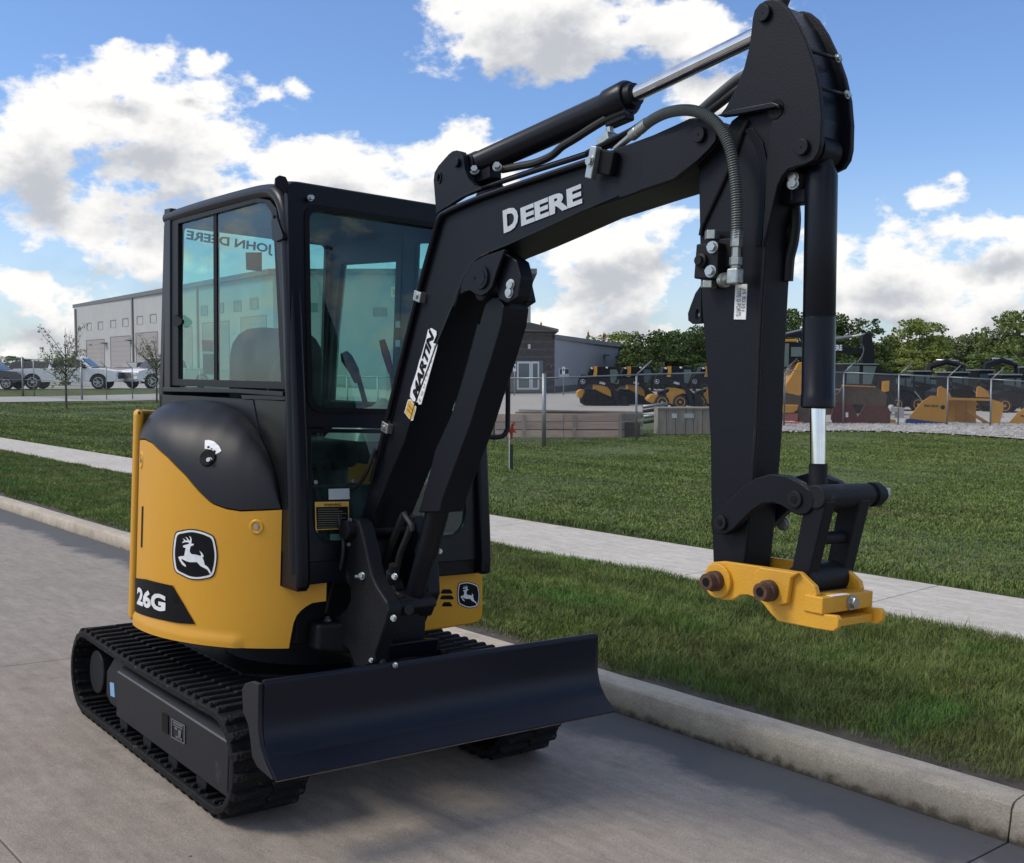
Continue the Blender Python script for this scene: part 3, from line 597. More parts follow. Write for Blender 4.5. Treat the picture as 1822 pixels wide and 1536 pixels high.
(yA, zA), (yB, zB) = SX([(325, 425), (480, 451)], -.67)
text_part('window_lettering', 'JOHN DEERE', (-.679, yB + .02, 2.205), (-.679, yA + .02, 2.224), .056, INK, cab, (-1, 0, 0), bold=.035)
MB().xprism(SX([(439, 449), (467, 449), (467, 483), (440, 480)], -.67), -.684, -.676).build('window_label', INK, cab)
for q in ([(359, 605), (379, 606), (379, 626), (360, 625)], [(361, 629), (380, 630), (380, 667), (361, 666)]):
    MB().xprism(SX(q, -.664), -.668, -.664).build('rear_label', OFFW, cab)
# interior: seat, consoles, levers, floor covering
st = part_empty('operator_seat', cab)
MB().xprism(rrect(-.22, .22, 1.32, 1.83, (.13, .13, .05, .05)), -.46, -.33).build('seat_back', CLOTHM, st, bevel=.035, seg=4)
MB().zprism(rrect(-.44, .06, -.22, .22, .07), 1.20, 1.33).build('seat_cushion', CLOTHM, st, bevel=.035, seg=4)
MB().zprism(rrect(-.40, .0, -.2, .2, .05), .86, 1.20).build('seat_base', BLACKP, st, bevel=.02)
for s in (-1, 1):
    MB().yprism([(-.40, 1.20), (.14, 1.22), (.18, 1.34), (.10, 1.40), (-.40, 1.37)], s * .24, s * .37).build('side_console', BLACKP, cab, bevel=.02, seg=3)
    p0 = np.array([.03, s * .27, 1.40]); p1 = np.array([.0, s * .21, 1.62])
    lv = MB().tube([p0, p1], .012, 10).build('control_lever', BLACKP, cab)
    MB().tube([p1 - (0, 0, .03), p1 + (0, s * -.02, .02), p1 + (0.0, s * -.06, .075), p1 + (-.0, s * -.075, .10)], .02, 14, rr=[.016, .024, .028, .018]).build('lever_grip', INK, lv)
lv = MB().tube([(.05, .40, 1.40), (.0, .385, 1.66)], .010, 10).build('lock_lever', BLACKP, cab)
MB().tube([(.0, .388, 1.64), (.0, .355, 1.73), (.0, .332, 1.79)], .018, 12, rr=[.014, .019, .014]).build('lever_grip', REDP, lv)
vv = []
for i in range(18):
    for j in range(18):
        x, y = i / 17, j / 17; hgt = (sin(pi * x) * sin(pi * y)) ** .5
        vv.append((.12 + .30 * x, -.02 + .38 * y, 1.34 + .16 * hgt + .02 * sin(9 * x + 4 * y) * hgt + .012 * sin(23 * y + 5 * x) * hgt))
MB().add(vv, [(i * 18 + j, (i + 1) * 18 + j, (i + 1) * 18 + j + 1, i * 18 + j + 1) for i in range(17) for j in range(17)], True).build('plastic_cover', WRAP, cab, smooth=True, ang=80)
for s in (-1, 1):
    MB().yprism([(.45, .87), (.60, .87), (.58, 1.05), (.52, 1.18), (.47, 1.05)], s * .10 - .03, s * .10 + .03).build('travel_pedal', BLACKP, cab, bevel=.006)
MB().box(.40, .47, -.36, .36, .86, 1.16).build('foot_wall', BLACKP, cab)
MB().box(-.64, -.60, -.40, .40, .86, 1.50).build('rear_wall', BLACKP, cab)
# decals at the foot of the windscreen
def fdec(name, px, m, par, lift=.006): return MB().prism([fmap(FXp(*q), lift) for q in px], [fmap(FXp(*q), lift + .0015) for q in px]).build(name, m, par)
w0 = fdec('warning_label', [(558.5, 893), (619, 892), (619.5, 941), (560, 943)], YDEC, cab)
fdec('label_field', [(560.5, 902), (616.8, 901), (617.3, 939), (562, 941)], INK, w0, .0085)
for k in range(9):
    y = 905 + k * 4.0; q = [(563, y), (600 + (k * 37) % 15, y - .3), (600 + (k * 37) % 15, y + 1.0), (563, y + 1.3)]
    fdec('label_print', q, MATS['labelgrey'] if 'labelgrey' in MATS else mat('labelgrey', (.10, .10, .07), .5), w0, .0102)
p_, q_ = fmap(FXp(574, 900.5), .009), fmap(FXp(605, 900), .009)
text_part('label_heading', 'WARNING', p_, q_, .010, INK, w0, (1, 0, .1), bold=.02)
w1 = fdec('pale_label', [(583, 870), (620, 869), (620.5, 888), (583.5, 889)], OFFW, cab)
fdec('green_label', [(586, 950), (607, 950), (607, 961), (586, 961)], mat('teal_label', (.05, .12, .10), .4), cab)
for k, q in enumerate(((716, 577), (716, 611))):
    fdec('pillar_label', [(q[0] - 4, q[1] - 6), (q[0] + 4, q[1] - 6), (q[0] + 4, q[1] + 6), (q[0] - 4, q[1] + 6)], OFFW, cab, -.035)
# ================================================================== swing post, boom, arm, cylinders, coupler
YN, YFR = -.170, .000                                    # near and far faces of the boom
YMID = -.085
post = part_empty('swing_post', mach)
ear = Z11([(160, 250), (185, 215), (225, 203), (262, 206), (290, 232), (318, 330), (345, 440), (378, 600), (400, 690), (440, 780), (490, 860), (530, 920), (545, 1000), (520, 1100), (470, 1250), (435, 1350), (428, 1440), (330, 1480), (260, 1480), (200, 1330), (150, 1290), (60, 1285), (-80, 1270), (-120, 1225), (-118, 1100), (-70, 1060), (30, 1050), (110, 1030), (180, 970), (215, 890), (212, 800), (165, 730), (148, 650), (150, 520), (160, 380)])
MB().yprism(SY(ear, -.235), -.240, -.178).build('post_ear', CAST, post, bevel=.010, seg=3)
# the far ear and the web between
ear2 = SY(Z11([(160, 250), (185, 215), (262, 206), (290, 232), (345, 440), (390, 690), (400, 900), (330, 1100), (240, 1100), (180, 970), (215, 890), (148, 650), (160, 380)]), -.235)
MB().yprism(ear2, .008, .070).build('post_ear', CAST, post, bevel=.008)
pp = SY(Z11([(300, 830), (430, 850), (520, 925), (540, 990), (500, 1030), (380, 1010), (280, 960)]), -.235)
MB().yprism(pp, -.185, -.02).build('post_web', CAST, post, bevel=.010)
MB().yprism(SY(Z11([(215, 900), (330, 980), (330, 1200), (300, 1480), (200, 1480)]), -.235), -.185, .04).build('post_back', CAST, post, bevel=.008)
MB().yprism(SY(Z11([(300, 1290), (455, 1290), (430, 1440), (300, 1480)]), -.235), -.185, .035).build('post_foot', NAVYG, post, bevel=.008)
# rounded knuckle reaching back to the frame, with the steering pin
kx, kz = SY([(650, 1165)], -.12)[0]
MB().lathe([(.0, .085), (.02, .095), (.10, .095), (.12, .10), (.20, .10), (.22, .09)], (.735, -.10, .47), (0, 0, 1), 32).build('post_hub', CAST, post)
MB().box(.50, .74, -.19, .02, .50, .66).build('post_bracket', CAST, mach, bevel=.015)
# yoke on the side for the swing cylinder
(yx, yz) = SY([(578, 1128)], -.27)[0]
MB().prism([(yx - .03, -.33, yz - .055), (yx - .03, -.33, yz + .055), (yx + .05, -.33, yz + .05), (yx + .05, -.33, yz - .055)], [(yx - .03, -.20, yz - .055), (yx - .03, -.20, yz + .055), (yx + .10, -.20, yz + .06), (yx + .10, -.20, yz - .07)]).build('swing_yoke', CAST, post, bevel=.018, seg=3)
hexbolt('bolt', (yx + .02, -.27, yz + .055), (.2, -.3, 1), .011, .014, ZINC, post, 8)
MB().cyl((yx - .17, -.30, yz + .02), (yx - .02, -.29, yz), .016, 18).build('swing_cylinder_rod', CHROME, mach)
MB().cyl((yx - .30, -.32, yz + .04), (yx - .12, -.305, yz + .015), .030, 18).build('swing_cylinder', NAVY, mach)
fw = SY(Z11([(835, 675), (868, 780), (873, 890), (850, 1000), (785, 1160), (740, 1330), (700, 1450), (640, 1450), (700, 1180), (740, 1000), (770, 900), (790, 780)]), .05)
MB().yprism(fw, .03, .075).build('post_wing', NAVYG, post, bevel=.008)
px_, pz_ = SY([(617.5, 943)], -.262)[0]
w = MB(); w.ycyl(px_, pz_, -.268, .09, .030, 28); w.ycyl(px_, pz_, -.276, -.262, .036, 28); w.build('boom_foot_pin', CAST, post, bevel=.003)
for q, s in (((623, 926), .007), ((621, 969), .006), ((645, 1025), .011), ((703, 1026), .009), ((701, 1100), .009), ((661, 1175), .007), ((682, 1179), .009), ((704, 1184), .008)):
    p = SY1(q[0], q[1], -.242); hexbolt('bolt', p, (.25, -1, .15), s, s * 1.1, ZINC if q[0] != 682 else CAST, post, 8)
hexbolt('bolt', SY1(641, 1026, -.25), (-.4, -1, 0), .007, .02, ZINC, post, 8)

# boom box: outline of the near plate
BOOM = ([(641, 925), (655, 870), (675, 800), (690, 745), (711, 640), (726, 578), (741, 518), (757, 466), (771, 410), (778, 388), (790, 374), (806, 365)] +
        [(858, 344), (950, 313), (1047, 281), (1100, 262), (1160, 240), (1200, 222), (1225, 210), (1247, 207), (1268, 215), (1279, 232), (1277, 252), (1266, 266), (1244, 287.5), (1202, 320.5), (1139, 341)] +
        [(1036, 376), (959.5, 411.7), (904.7, 436.4), (871.7, 450), (849.8, 461), (836, 475), (825, 494), (816.8, 516), (806, 546), (782.6, 602.6), (763, 658), (740, 720), (721, 785), (697.7, 840), (668, 915), (660, 950), (645, 960), (632, 945)])
boom = MB().yprism(SY(BOOM, YN), YN + .002, YFR).build('boom', NAVY, mach, bevel=.005, seg=3)
# raised edge plates along top and bottom of the near side (the side sheet is set in a few millimetres)
def offs(pts, d):                                        # strip just inside an outline run
    P = [np.array(p, float) for p in pts]; out = []
    for i, p in enumerate(P):
        t = P[min(i + 1, len(P) - 1)] - P[max(i - 1, 0)]; t /= np.linalg.norm(t); out.append(p + np.array([-t[1], t[0]]) * d)
    return [tuple(q) for q in out]
top = [(690, 745), (711, 640), (726, 578), (741, 518), (757, 466), (771, 410), (778, 389), (790, 375), (806, 366), (858, 345), (950, 314), (1047, 281.5), (1090, 267)]
i2 = offs(top, 8)
st_ = SY(top + i2[::-1], YN)
MB().yprism(st_, YN - .004, YN + .004).build('boom_flange', NAVYG, boom, bevel=.002)
low = [(668, 915), (697.7, 840), (721, 785), (740, 720), (763, 658), (782.6, 602.6), (806, 546), (816.8, 516), (825, 494), (836, 475), (849.8, 461), (871.7, 450), (904.7, 436.4), (959.5, 411.7), (1036, 376), (1100, 350)]
MB().yprism(SY(low + offs(low, -2.6)[::-1], YN), YN - .003, YN + .004).build('boom_flange', NAVYG, boom, bevel=.001)
# doubling plate at the nose
nose = Z7([(1485, 430), (1560, 400), (1700, 350), (1800, 300), (1850, 260)]) + [(1247, 207), (1268, 215), (1279, 232), (1277, 252), (1266, 266), (1244, 287.5), (1202, 320.5), (1139, 341)] + Z7([(1450, 722), (1470, 640), (1480, 520)])
MB().yprism(SY(nose, YN), YN - .009, YN + .002).build('boom_nose_plate', NAVY, boom, bevel=.003)
def pin_head(u, v, Y, r, name, par, m=NAVY, h=.012, hole=0):
    x, z = SY([(u, v)], Y)[0]; w = MB(); w.ycyl(x, z, Y - h, Y + .01, r, 28)
    o = w.build(name, m, par, bevel=.0025)
    if hole: MB().ycyl(x, z, Y - h - .0015, Y - h, hole, 14).build('grease_hole', INK, o)
    return (x, z)
pin_head(1247, 241, YN - .008, .021, 'arm_pivot_pin', boom, hole=.003)
# bracket for the arm cylinder on top
brk = Z7([(135, 875), (118, 660), (124, 610), (150, 565), (215, 492), (240, 472), (268, 466), (296, 474), (310, 500), (320, 590), (345, 650), (385, 692), (430, 706), (300, 765), (200, 830)])
bp = SY(brk, YN + .012)
hx, hz = SY(Z7([(152, 645)]), YN + .009)[0]; bpk = keyhole(bp, [(hx + .010 * cos(a), hz + .0165 * sin(a)) for a in np.linspace(0, 2 * pi, 17)[:-1]])
b1 = MB().yprism(bpk, YN + .010, YN + .030).build('cylinder_bracket', NAVY, boom)
MB().yprism(bp[7:14] + [bp[0]], YFR - .030, YFR - .010).build('cylinder_bracket', NAVY, boom, bevel=.003)
MB().ringframe([(hx + .013 * cos(a), hz + .02 * sin(a)) for a in np.linspace(0, 2 * pi, 17)[:-1]], [(hx + .009 * cos(a), hz + .015 * sin(a)) for a in np.linspace(0, 2 * pi, 17)[:-1]], lambda p, d: (p[0], d, p[1]), YN + .006, YN + .011).build('lifting_eye_rim', NAVY, b1)
pin_head(815, 290, YN + .010, .016, 'cylinder_pin', b1)
# boss plate for the lift cylinder, inside the bend
boss = Z7([(560, 1112), (585, 1105), (560, 1170), (530, 1250), (500, 1350), (470, 1390), (430, 1412), (390, 1400), (355, 1378), (320, 1385), (290, 1405), (300, 1330), (330, 1250), (375, 1190), (450, 1150)])
bs = MB().yprism(SY(boss, YN - .006), YN - .010, YN + .004).build('lift_boss_plate', NAVY, boom, bevel=.004)
bx_, bz_ = SY(Z7([(430, 1290)]), YN - .01)[0]
MB().lathe([(0, .040), (.010, .038), (.012, .026), (.006, .024), (.006, 0)], (bx_, YN - .008, bz_), (0, -1, 0), 28).build('lift_boss', NAVY, bs)
for run in (Z7([(1480, 425), (1474, 520), (1462, 640), (1447, 722)]), Z7([(200, 832), (300, 768), (430, 712)]), [(871.7, 449), (852, 459), (838, 473), (828, 490), (819, 514), (808, 545)]):
    MB().tube(spline([SY1(u, v, YN - .002) for u, v in run], 5), .0042, 8).build('weld_bead', CAST, boom)
# lettering
a_, b_ = SY1(897, 416, YN - .001), SY1(1036, 361.5, YN - .001)
def boomtext(s, q0, q1, h0px, name='boom_lettering', bold=.045):
    p0, p1 = SY1(*q0, YN - .0015), SY1(*q1, YN - .0015); h = abs(SY1(q0[0], q0[1], YN)[2] - SY1(q0[0], q0[1] - h0px, YN)[2])
    return text_part(name, s, p0, p1, h, SILV, boom, (0, -1, 0), bold=bold, lift=.0)
boomtext('D', (896.5, 415.5), (923, 405), 41); boomtext('EERE', (927.5, 403), (1036, 361.5), 33)
# dealer sticker down the lower boom
ax = lambda t, s: (726 + (760 - 726) * 0, 0)
STK0, STK1 = (729, 738), (771, 588)                      # lower end -> upper end along the sticker's middle
def stk(t, s):                                           # t along (0..1), s across (to the lower right)
    dx, dy = STK1[0] - STK0[0], STK1[1] - STK0[1]; L = math.hypot(dx, dy); return (STK0[0] + dx * t - dy / L * s, STK0[1] + dy * t + dx / L * s)
bk = [stk(t, s) for t, s in [(.16, 9), (.16, -1), (.20, -8), (.30, -10), (.42, -9), (.5, -8.5), (.62, -9), (.7, -8), (.8, -8), (.9, -8), (.99, -9), (1.02, -4), (1.0, 6), (.96, 8), (.86, 6), (.86, 14), (.80, 15), (.15, 15), (.14, 11)]]
sk = MB().yprism(SY(bk, YN - .001), YN - .0022, YN - .0005).build('dealer_sticker', WHITE, boom)
for k in range(3):
    t0 = .105 - k * .048; q = [stk(t0 + t, s) for t, s in [(.0, -8.5 + 1.2 * k * 0), (.045, -8), (.055, -5), (.0, 6.5), (-.05, 7), (-.058, 4)]]
    MB().yprism(SY([stk(t0 + t * 1.25, s * 1.2) for t, s in [(.0, -8.5), (.045, -8), (.055, -5), (.0, 6.5), (-.05, 7), (-.058, 4)]], YN - .001), YN - .0018, YN - .0005).build('sticker_rim', WHITE, sk)
    MB().yprism(SY(q, YN - .001), YN - .0030, YN - .0005).build('sticker_bar', YDEC, sk)
p0, p1 = SY1(*stk(.17, 6), YN - .0024), SY1(*stk(.985, 4.5), YN - .0024)
text_part('sticker_lettering', 'MARTIN', p0, p1, np.linalg.norm(SY1(*stk(.4, -5), YN) - SY1(*stk(.4, 6), YN)), INK, sk, (0, -1, 0), bold=.05, shear=.35, lift=.001)
p0, p1 = SY1(*stk(.17, 13), YN - .0024), SY1(*stk(.84, 13), YN - .0024)
text_part('sticker_small_print', 'EQUIPMENT', p0, p1, .012, MATS['labelgrey'], sk, (0, -1, 0), bold=.0, space=1.9, lift=.001)
# hose clamps on the boom
for q in ((746, 528), (688, 761)):
    x, z = SY([q], YN - .01)[0]; o = MB().obox((x, YN - .004, z), (.022, 0, -.006), (0, .018, 0), (.005, 0, .018)).build('hose_clamp', ZINC, boom, bevel=.003); hexbolt('bolt', (x, YN - .022, z), (0, -1, 0), .008, .006, ZINC, o, 8)
x, z = SY(Z7([(1150, 545)]), YN - .03)[0]
cl = MB().obox((x, YN - .03, z), (.014, 0, -.004), (0, .012, 0), (.010, 0, .046)).build('hose_clamp', ZINC, boom, bevel=.004); hexbolt('bolt', (x, YN - .042, z + .002), (0, -1, 0), .012, .010, ZINC, cl, 8)
MB().obox((x + .042, YN - .012, z - .004), (.030, 0, -.008), (0, .012, 0), (.009, 0, .034)).build('clamp_block', INK, boom, bevel=.006)
x2, z2 = SY(Z7([(1255, 400)]), -.10)[0]
cl = MB().obox((x2, -.10, z2), (.024, 0, .008), (0, .03, 0), (-.004, 0, .012)).build('hose_clamp', ZINC, boom, bevel=.003); hexbolt('bolt', (x2 + .004, -.10, z2 + .012), (-.2, 0, 1), .012, .026, ZINC, cl, 8)
# steel tubes along the top edge of the boom
tp = [(792, 384), (806, 371), (858, 350), (950, 319), (1047, 288), (1095, 268), (1120, 250)]
for k, (Y, dz) in enumerate(((YN - .012, -3), (-.12, -14), (-.06, -16), (-.02, -16))):
    pts = [SY1(u, v + dz, Y) for u, v in (tp if k else [(660, 860), (682, 775), (712, 650), (742, 530), (765, 445), (781, 392), (796, 380), (812, 372), (858, 353), (950, 322), (1045, 291)])]
    MB().tube(spline(pts, 4), .0085, 8).build('oil_line', NAVYG, boom)
for Y in (-.13, -.09):
    MB().tube(spline([SY1(u, v, Y) for u, v in ((1045, 273), (1090, 250), (1125, 232), (1150, 215))], 4), .010, 8).build('oil_line', INK, boom)

# arm cylinder on top of the boom
yc = YMID
A0, A1, A2 = SY1(818, 290, yc), SY1(1112, 166, yc), SY1(1362, 42, yc)
A0 = SY1(835, 300, yc); A1 = SY1(1122, 172, yc)
ux = (A1 - A0) / np.linalg.norm(A1 - A0); R2 = SY1(1350, 62, yc)
ac = MB().lathe([(0.0, .030), (.02, .046), (.06, .046), (.065, .043), (np.linalg.norm(A1 - A0) - .09, .043), (np.linalg.norm(A1 - A0) - .085, .050), (np.linalg.norm(A1 - A0) - .01, .052), (np.linalg.norm(A1 - A0), .046)], A0, ux, 32).build('arm_cylinder', NAVYG, mach)
MB().cyl(A1, A1 + ux * .022, .038, 24, r1=.034).build('gland_nut', NAVY, ac)
MB().cyl(A1, R2, .023, 24).build('arm_cylinder_rod', CHROME, ac)
rx_, rz_ = SY([(815, 290)], YN)[0]
w = MB(); w.ycyl(rx_, rz_, -.135, -.035, .036, 24); w.cyl((rx_, yc, rz_), A0 + ux * .03, .034, 20); w.build('cylinder_eye', NAVY, ac, bevel=.003)
dn = np.array([ux[2], 0, -ux[0]])
for q, a_, y_, c_ in ((A1 - ux * .05 + dn * .05, .045, .02, .018), (A0 + ux * .10 + dn * .055, .05, .026, .022)): MB().obox(q, ux * a_, (0, y_, 0), dn * c_).build('port_block', NAVY, ac, bevel=.006)
hp = [SY1(u, v, -.10) for u, v in Z7([(560, 590), (610, 580), (680, 566), (780, 545), (880, 500), (950, 440), (1040, 385), (1140, 320), (1260, 250), (1370, 205)])]
MB().tube(spline(hp, 5), .013, 10).build('hydraulic_hose', HOSEB, ac)
for q in ((382, 600), (528, 578)):
    p = SY1(*Z7([q])[0], -.12); hexbolt('fitting', p, (.6, -.6, .3), .012, .02, ZINC, ac, 6)

# lift cylinder in front of the lower boom
L0, L1 = SY1(887, 520, -.085), SY1(733, 1075, -.085)
lc = part_empty('boom_cylinder', mach)
cover = [(864, 541), (876, 528), (888, 528), (898, 545), (894, 577), (875, 640), (853, 707), (838, 756), (816, 815), (796, 868), (788, 890), (783, 912), (745, 912), (764, 845), (775, 800), (805, 735), (830, 655), (848, 595)]
MB().yprism(SY(cover, -.14), -.143, -.035).build('cylinder_guard', NAVY, lc, bevel=.006)
d_ = (L1 - L0) / np.linalg.norm(L1 - L0)
MB().cyl(L0 + d_ * .12, L0 + d_ * 1.02, .043, 26).build('cylinder_barrel', NAVYG, lc)
MB().cyl(L0 + d_ * .98, L1 - d_ * .02, .036, 24).build('cylinder_barrel', NAVY, lc)
w = MB(); w.ycyl(L1[0], L1[2], -.15, -.02, .038, 24); w.build('cylinder_eye', CAST, lc, bevel=.003)
w = MB(); w.ycyl(L0[0], L0[2], -.16, -.01, .035, 24); w.build('cylinder_eye', CAST, lc, bevel=.003)
MB().cyl(SY1(728, 1085, -.16), SY1(728, 1085, -.14), .018, 20).build('lower_pin', CAST, lc)
# bracket plates and lamp bracket under the bend
lb = Z7([(560, 1110), (620, 1090), (700, 1300), (715, 1262), (755, 1448), (735, 1460), (655, 1515), (640, 1510), (560, 1500), (500, 1440), (520, 1330)])
MB().yprism(SY(lb, -.02), -.04, .0).build('lift_bracket', NAVYG, boom, bevel=.006)
MB().yprism(SY(Z7([(560, 1110), (660, 1180), (690, 1290), (670, 1420), (600, 1460), (540, 1430), (530, 1330)]), -.15), -.155, -.10).build('lift_bracket', NAVY, boom, bevel=.006)
for q in ((615, 1337), (607, 1387)):
    hexbolt('bolt', SY1(*Z7([q])[0], -.157), (.1, -1, .05), .014, .008, ZINC, boom, 12)
# hoses behind the cylinder, foot of the boom
for (pts, Y, r) in (([(718, 915), (700, 960), (680, 1010), (672, 1040)], -.10, .014), ([(735, 918), (726, 950), (712, 985), (705, 1015), (700, 1030)], -.12, .012), ([(600, 905), (605, 935), (611, 970), (606, 1010), (590, 1045), (580, 1090)], -.26, .008),
                    ([(595, 880), (640, 860), (668, 800)], -.2, .008), ([(719, 912), (722, 920), (732, 935), (733, 945)], -.15, .009), ([(690, 1030), (700, 1055), (712, 1062)], -.16, .014)):
    MB().tube(spline([SY1(u, v, Y) for u, v in pts], 6), r, 10).build('hydraulic_hose', HOSEB, mach)
MB().lathe([(0, .014), (.02, .024), (.05, .024), (.052, .016), (.08, .016)], SY1(697, 1038, -.20), (.4, -.2, 1), 20).build('swivel_fitting', CAST, post)

# ---- arm
arm = part_empty('arm', mach)
AN, AF = -.143, -.035
box_ = SY([(1242, 302), (1252, 292), (1275, 270), (1300, 215), (1320, 200), (1385, 190), (1392, 230), (1395, 300), (1376, 350), (1364, 400), (1356.5, 505), (1350, 630), (1346, 755), (1333, 926), (1325, 999), (1322, 1030), (1272, 1060), (1268, 999), (1264, 884), (1263, 786), (1256.5, 661), (1247, 530), (1244, 417), (1243, 359)], AN)
ab = MB().yprism(box_, AN, AF).build('arm_box', NAVY, arm, bevel=.006, seg=3)
earp = Z8([(800, 112), (812, 62), (840, 25), (880, 2), (920, -4), (955, 4), (1005, 45), (1060, 130), (1120, 258), (1168, 400), (1198, 540), (1210, 690), (1206, 840), (1192, 905), (1160, 955), (1110, 980), (1060, 990), (1010, 1008), (975, 1050), (950, 1100), (930, 1180), (905, 1290), (880, 1400), (862, 1460), (870, 1250), (880, 1000), (895, 800), (915, 720), (960, 690), (950, 640), (600, 690), (640, 640), (700, 530), (750, 400), (780, 280), (793, 180)])
e1 = MB().yprism(SY(earp, AN - .012), AN - .014, AN + .002).build('arm_ear', NAVY, arm, bevel=.003)
earf = [(x, z) for x, z in SY(Z8([(800, 112), (812, 62), (840, 25), (880, 2), (920, -4), (955, 4), (1005, 45), (1060, 130), (1120, 258), (1168, 400), (1198, 540), (1210, 690), (1206, 840), (1192, 905), (1160, 955), (1110, 980), (1060, 990), (1010, 1008), (975, 1050), (940, 1130), (880, 1000), (895, 800), (600, 690), (640, 640), (700, 530), (750, 400), (780, 280), (793, 180)]), AN - .012)]
MB().yprism(earf, AF - .002, AF + .014).build('arm_ear', NAVY, arm, bevel=.003)
back = Z8([(955, 25), (1030, 130), (1090, 260), (1135, 400), (1165, 550), (1175, 690), (1170, 800), (1120, 850), (1000, 850), (960, 720), (900, 560), (850, 350), (840, 150)])
MB().yprism(SY(back, AN), AN + .002, AF - .002).build('arm_head_web', NAVYG, arm)
rod_pts = [SY1(*Z8([q])[0], AN - .005) for q in ((1130, 300), (1185, 520))]
for p in rod_pts:
    MB().cyl(p + (.0, .0, 0), p + (0.012, .115, 0), .0045, 10).build('spacer_rod', NAVYG, arm)
    hexbolt('bolt', p + np.array([.012, .10, 0]), (1, 0, .1), .008, .008, ZINC, arm, 8)
pin_head(1362, 25, AN - .013, .021, 'cylinder_pin', e1, hole=.002); pin_head(1430, 263, AN - .013, .020, 'cylinder_pin', e1, hole=.002)
# half-round cut-out with the welded rib across it
rib = SY(Z8([(600, 690), (700, 655), (935, 610), (975, 625), (982, 655), (955, 645), (720, 690), (640, 700)]), AN - .016)
MB().yprism(rib, AN - .030, AN - .013).build('arm_rib', NAVYG, arm, bevel=.004)
MB().ycyl(*SY(Z8([(958, 655)]), AN)[0], AN - .0165, AN - .012, .024, 24).build('cut_out', INK, arm)
MB().tube([SY1(*Z8([q])[0], AN - .004) for q in ((925, 720), (915, 900), (900, 1100), (880, 1280), (870, 1460))], .006, 8).build('weld_bead', CAST, arm)
MB().tube([SY1(*Z8([q])[0], AN - .004) for q in ((770, 715), (735, 790), (690, 930), (600, 1130), (500, 1340), (490, 1400))], .006, 8).build('weld_bead', CAST, arm)
MB().tube([SY1(*q, AN) for q in ((1364, 400), (1356.5, 505), (1350, 630), (1346, 755), (1333, 926))], .006, 8).build('weld_bead', CAST, arm)
# dark inlay behind the curved fairing
MB().yprism(SY(Z8([(740, 770), (800, 760), (860, 840), (885, 960), (870, 1200), (850, 1460), (815, 1460), (835, 1200), (840, 1000), (815, 880), (770, 800)]), AN - .003), AN - .0045, AN).build('fairing', NAVYG, arm, bevel=.001)
# small lug with a hole on the back of the arm
lug = SY(ZB([(222, 410), (190, 455), (165, 520), (148, 570), (150, 610), (175, 630), (222, 625)]), -.10)
lx, lz = SY(ZB([(192, 575)]), -.106)[0]
MB().yprism(keyhole(lug, [(lx + .0075 * cos(a), lz + .016 * sin(a)) for a in np.linspace(0, 2 * pi, 15)[:-1]]), -.105, -.09).build('lifting_lug', NAVY, arm)
# valve block
vb = SY(ZB([(195, 175), (325, 150), (385, 140), (385, 175), (322, 185), (312, 372), (180, 372)]), AN - .05)
o = MB().yprism(SY(ZB([(195, 175), (322, 165), (312, 372), (180, 372)]), AN - .045), AN - .05, AN + .0).build('valve_block', BLACKP, arm, bevel=.004)
MB().yprism(SY(ZB([(300, 145), (400, 140), (400, 300), (305, 320)]), AN - .02), AN - .022, AN).build('valve_plate', BLACKP, o, bevel=.003)
for q, r in (((283, 193), .012), ((272, 330), .012)): hexbolt('bolt', SY1(*ZB([q])[0], AN - .051), (.25, -1, .05), r, .014, ZINC, o, 6)
MB().lathe([(0, .019), (.008, .019), (.010, .013), (.018, .012)], SY1(*ZB([(222, 270)])[0], AN - .051), (0, -1, 0), 16).build('valve_plug', BLACKP, o)
xx, zz_ = SY(ZB([(278, 150)]), AN - .025)[0]; MB().cyl((xx, AN - .025, zz_), (xx, AN - .025, zz_ + .024), .020, 6).build('plug_nut', ZINC, o, bevel=.002)
xx, zz_ = SY(ZB([(260, 400)]), AN - .025)[0]; w = MB(); w.cyl((xx, AN - .025, zz_ - .012), (xx, AN - .025, zz_ + .008), .022, 6); w.build('plug_nut', ZINC, o, bevel=.002)
MB().cyl((xx, AN - .025, zz_ + .008), (xx, AN - .025, zz_ + .03), .021, 16).build('plug_neck', BLACKP, o)
# hose with spiral guard, its fittings
HY = -.205
hpts = spline([SY1(u, v, y) for u, v, y in ((1135, 233, -.17), (1160, 214, -.185), (1190, 200, -.20), (1225, 196, -.21), (1255, 205, -.21), (1280, 226, -.21), (1298, 262, -.21), (1307, 310, -.205), (1311, 370, -.20), (1311, 425, -.195))], 10)
MB().tube(hpts, .0125, 12).build('hose_core', HOSEB, arm)
sp = []; P = np.array(hpts); seg = np.linalg.norm(P[1:] - P[:-1], axis=1); S = np.concatenate([[0], np.cumsum(seg)]); Lh = S[-1]; turns = int(Lh / .0062)
nsp = turns * 9
tt = np.linspace(0, Lh, nsp); C_ = np.array([np.interp(tt, S, P[:, k]) for k in range(3)]).T; T_ = np.gradient(C_, axis=0); T_ /= np.linalg.norm(T_, axis=1)[:, None]
Nn = np.array([0, 1., 0]); 
for i in range(nsp):
    n1 = Nn - T_[i] * np.dot(Nn, T_[i]); n1 /= np.linalg.norm(n1); n2 = np.cross(T_[i], n1); a = 2 * pi * i / 9; sp.append(C_[i] + .0136 * (n1 * cos(a) + n2 * sin(a)))
MB().tube(sp, .0023, 4).build('spiral_guard', HOSEM, arm)
e = np.array(hpts[-1]); 
MB().lathe([(-.02, .0155), (.02, .016), (.022, .012), (.045, .012), (.047, .017), (.066, .017), (.068, .013), (.10, .013)], e, (0, 0, -1), 6).build('hose_fitting', ZINC, arm, bevel=.001)
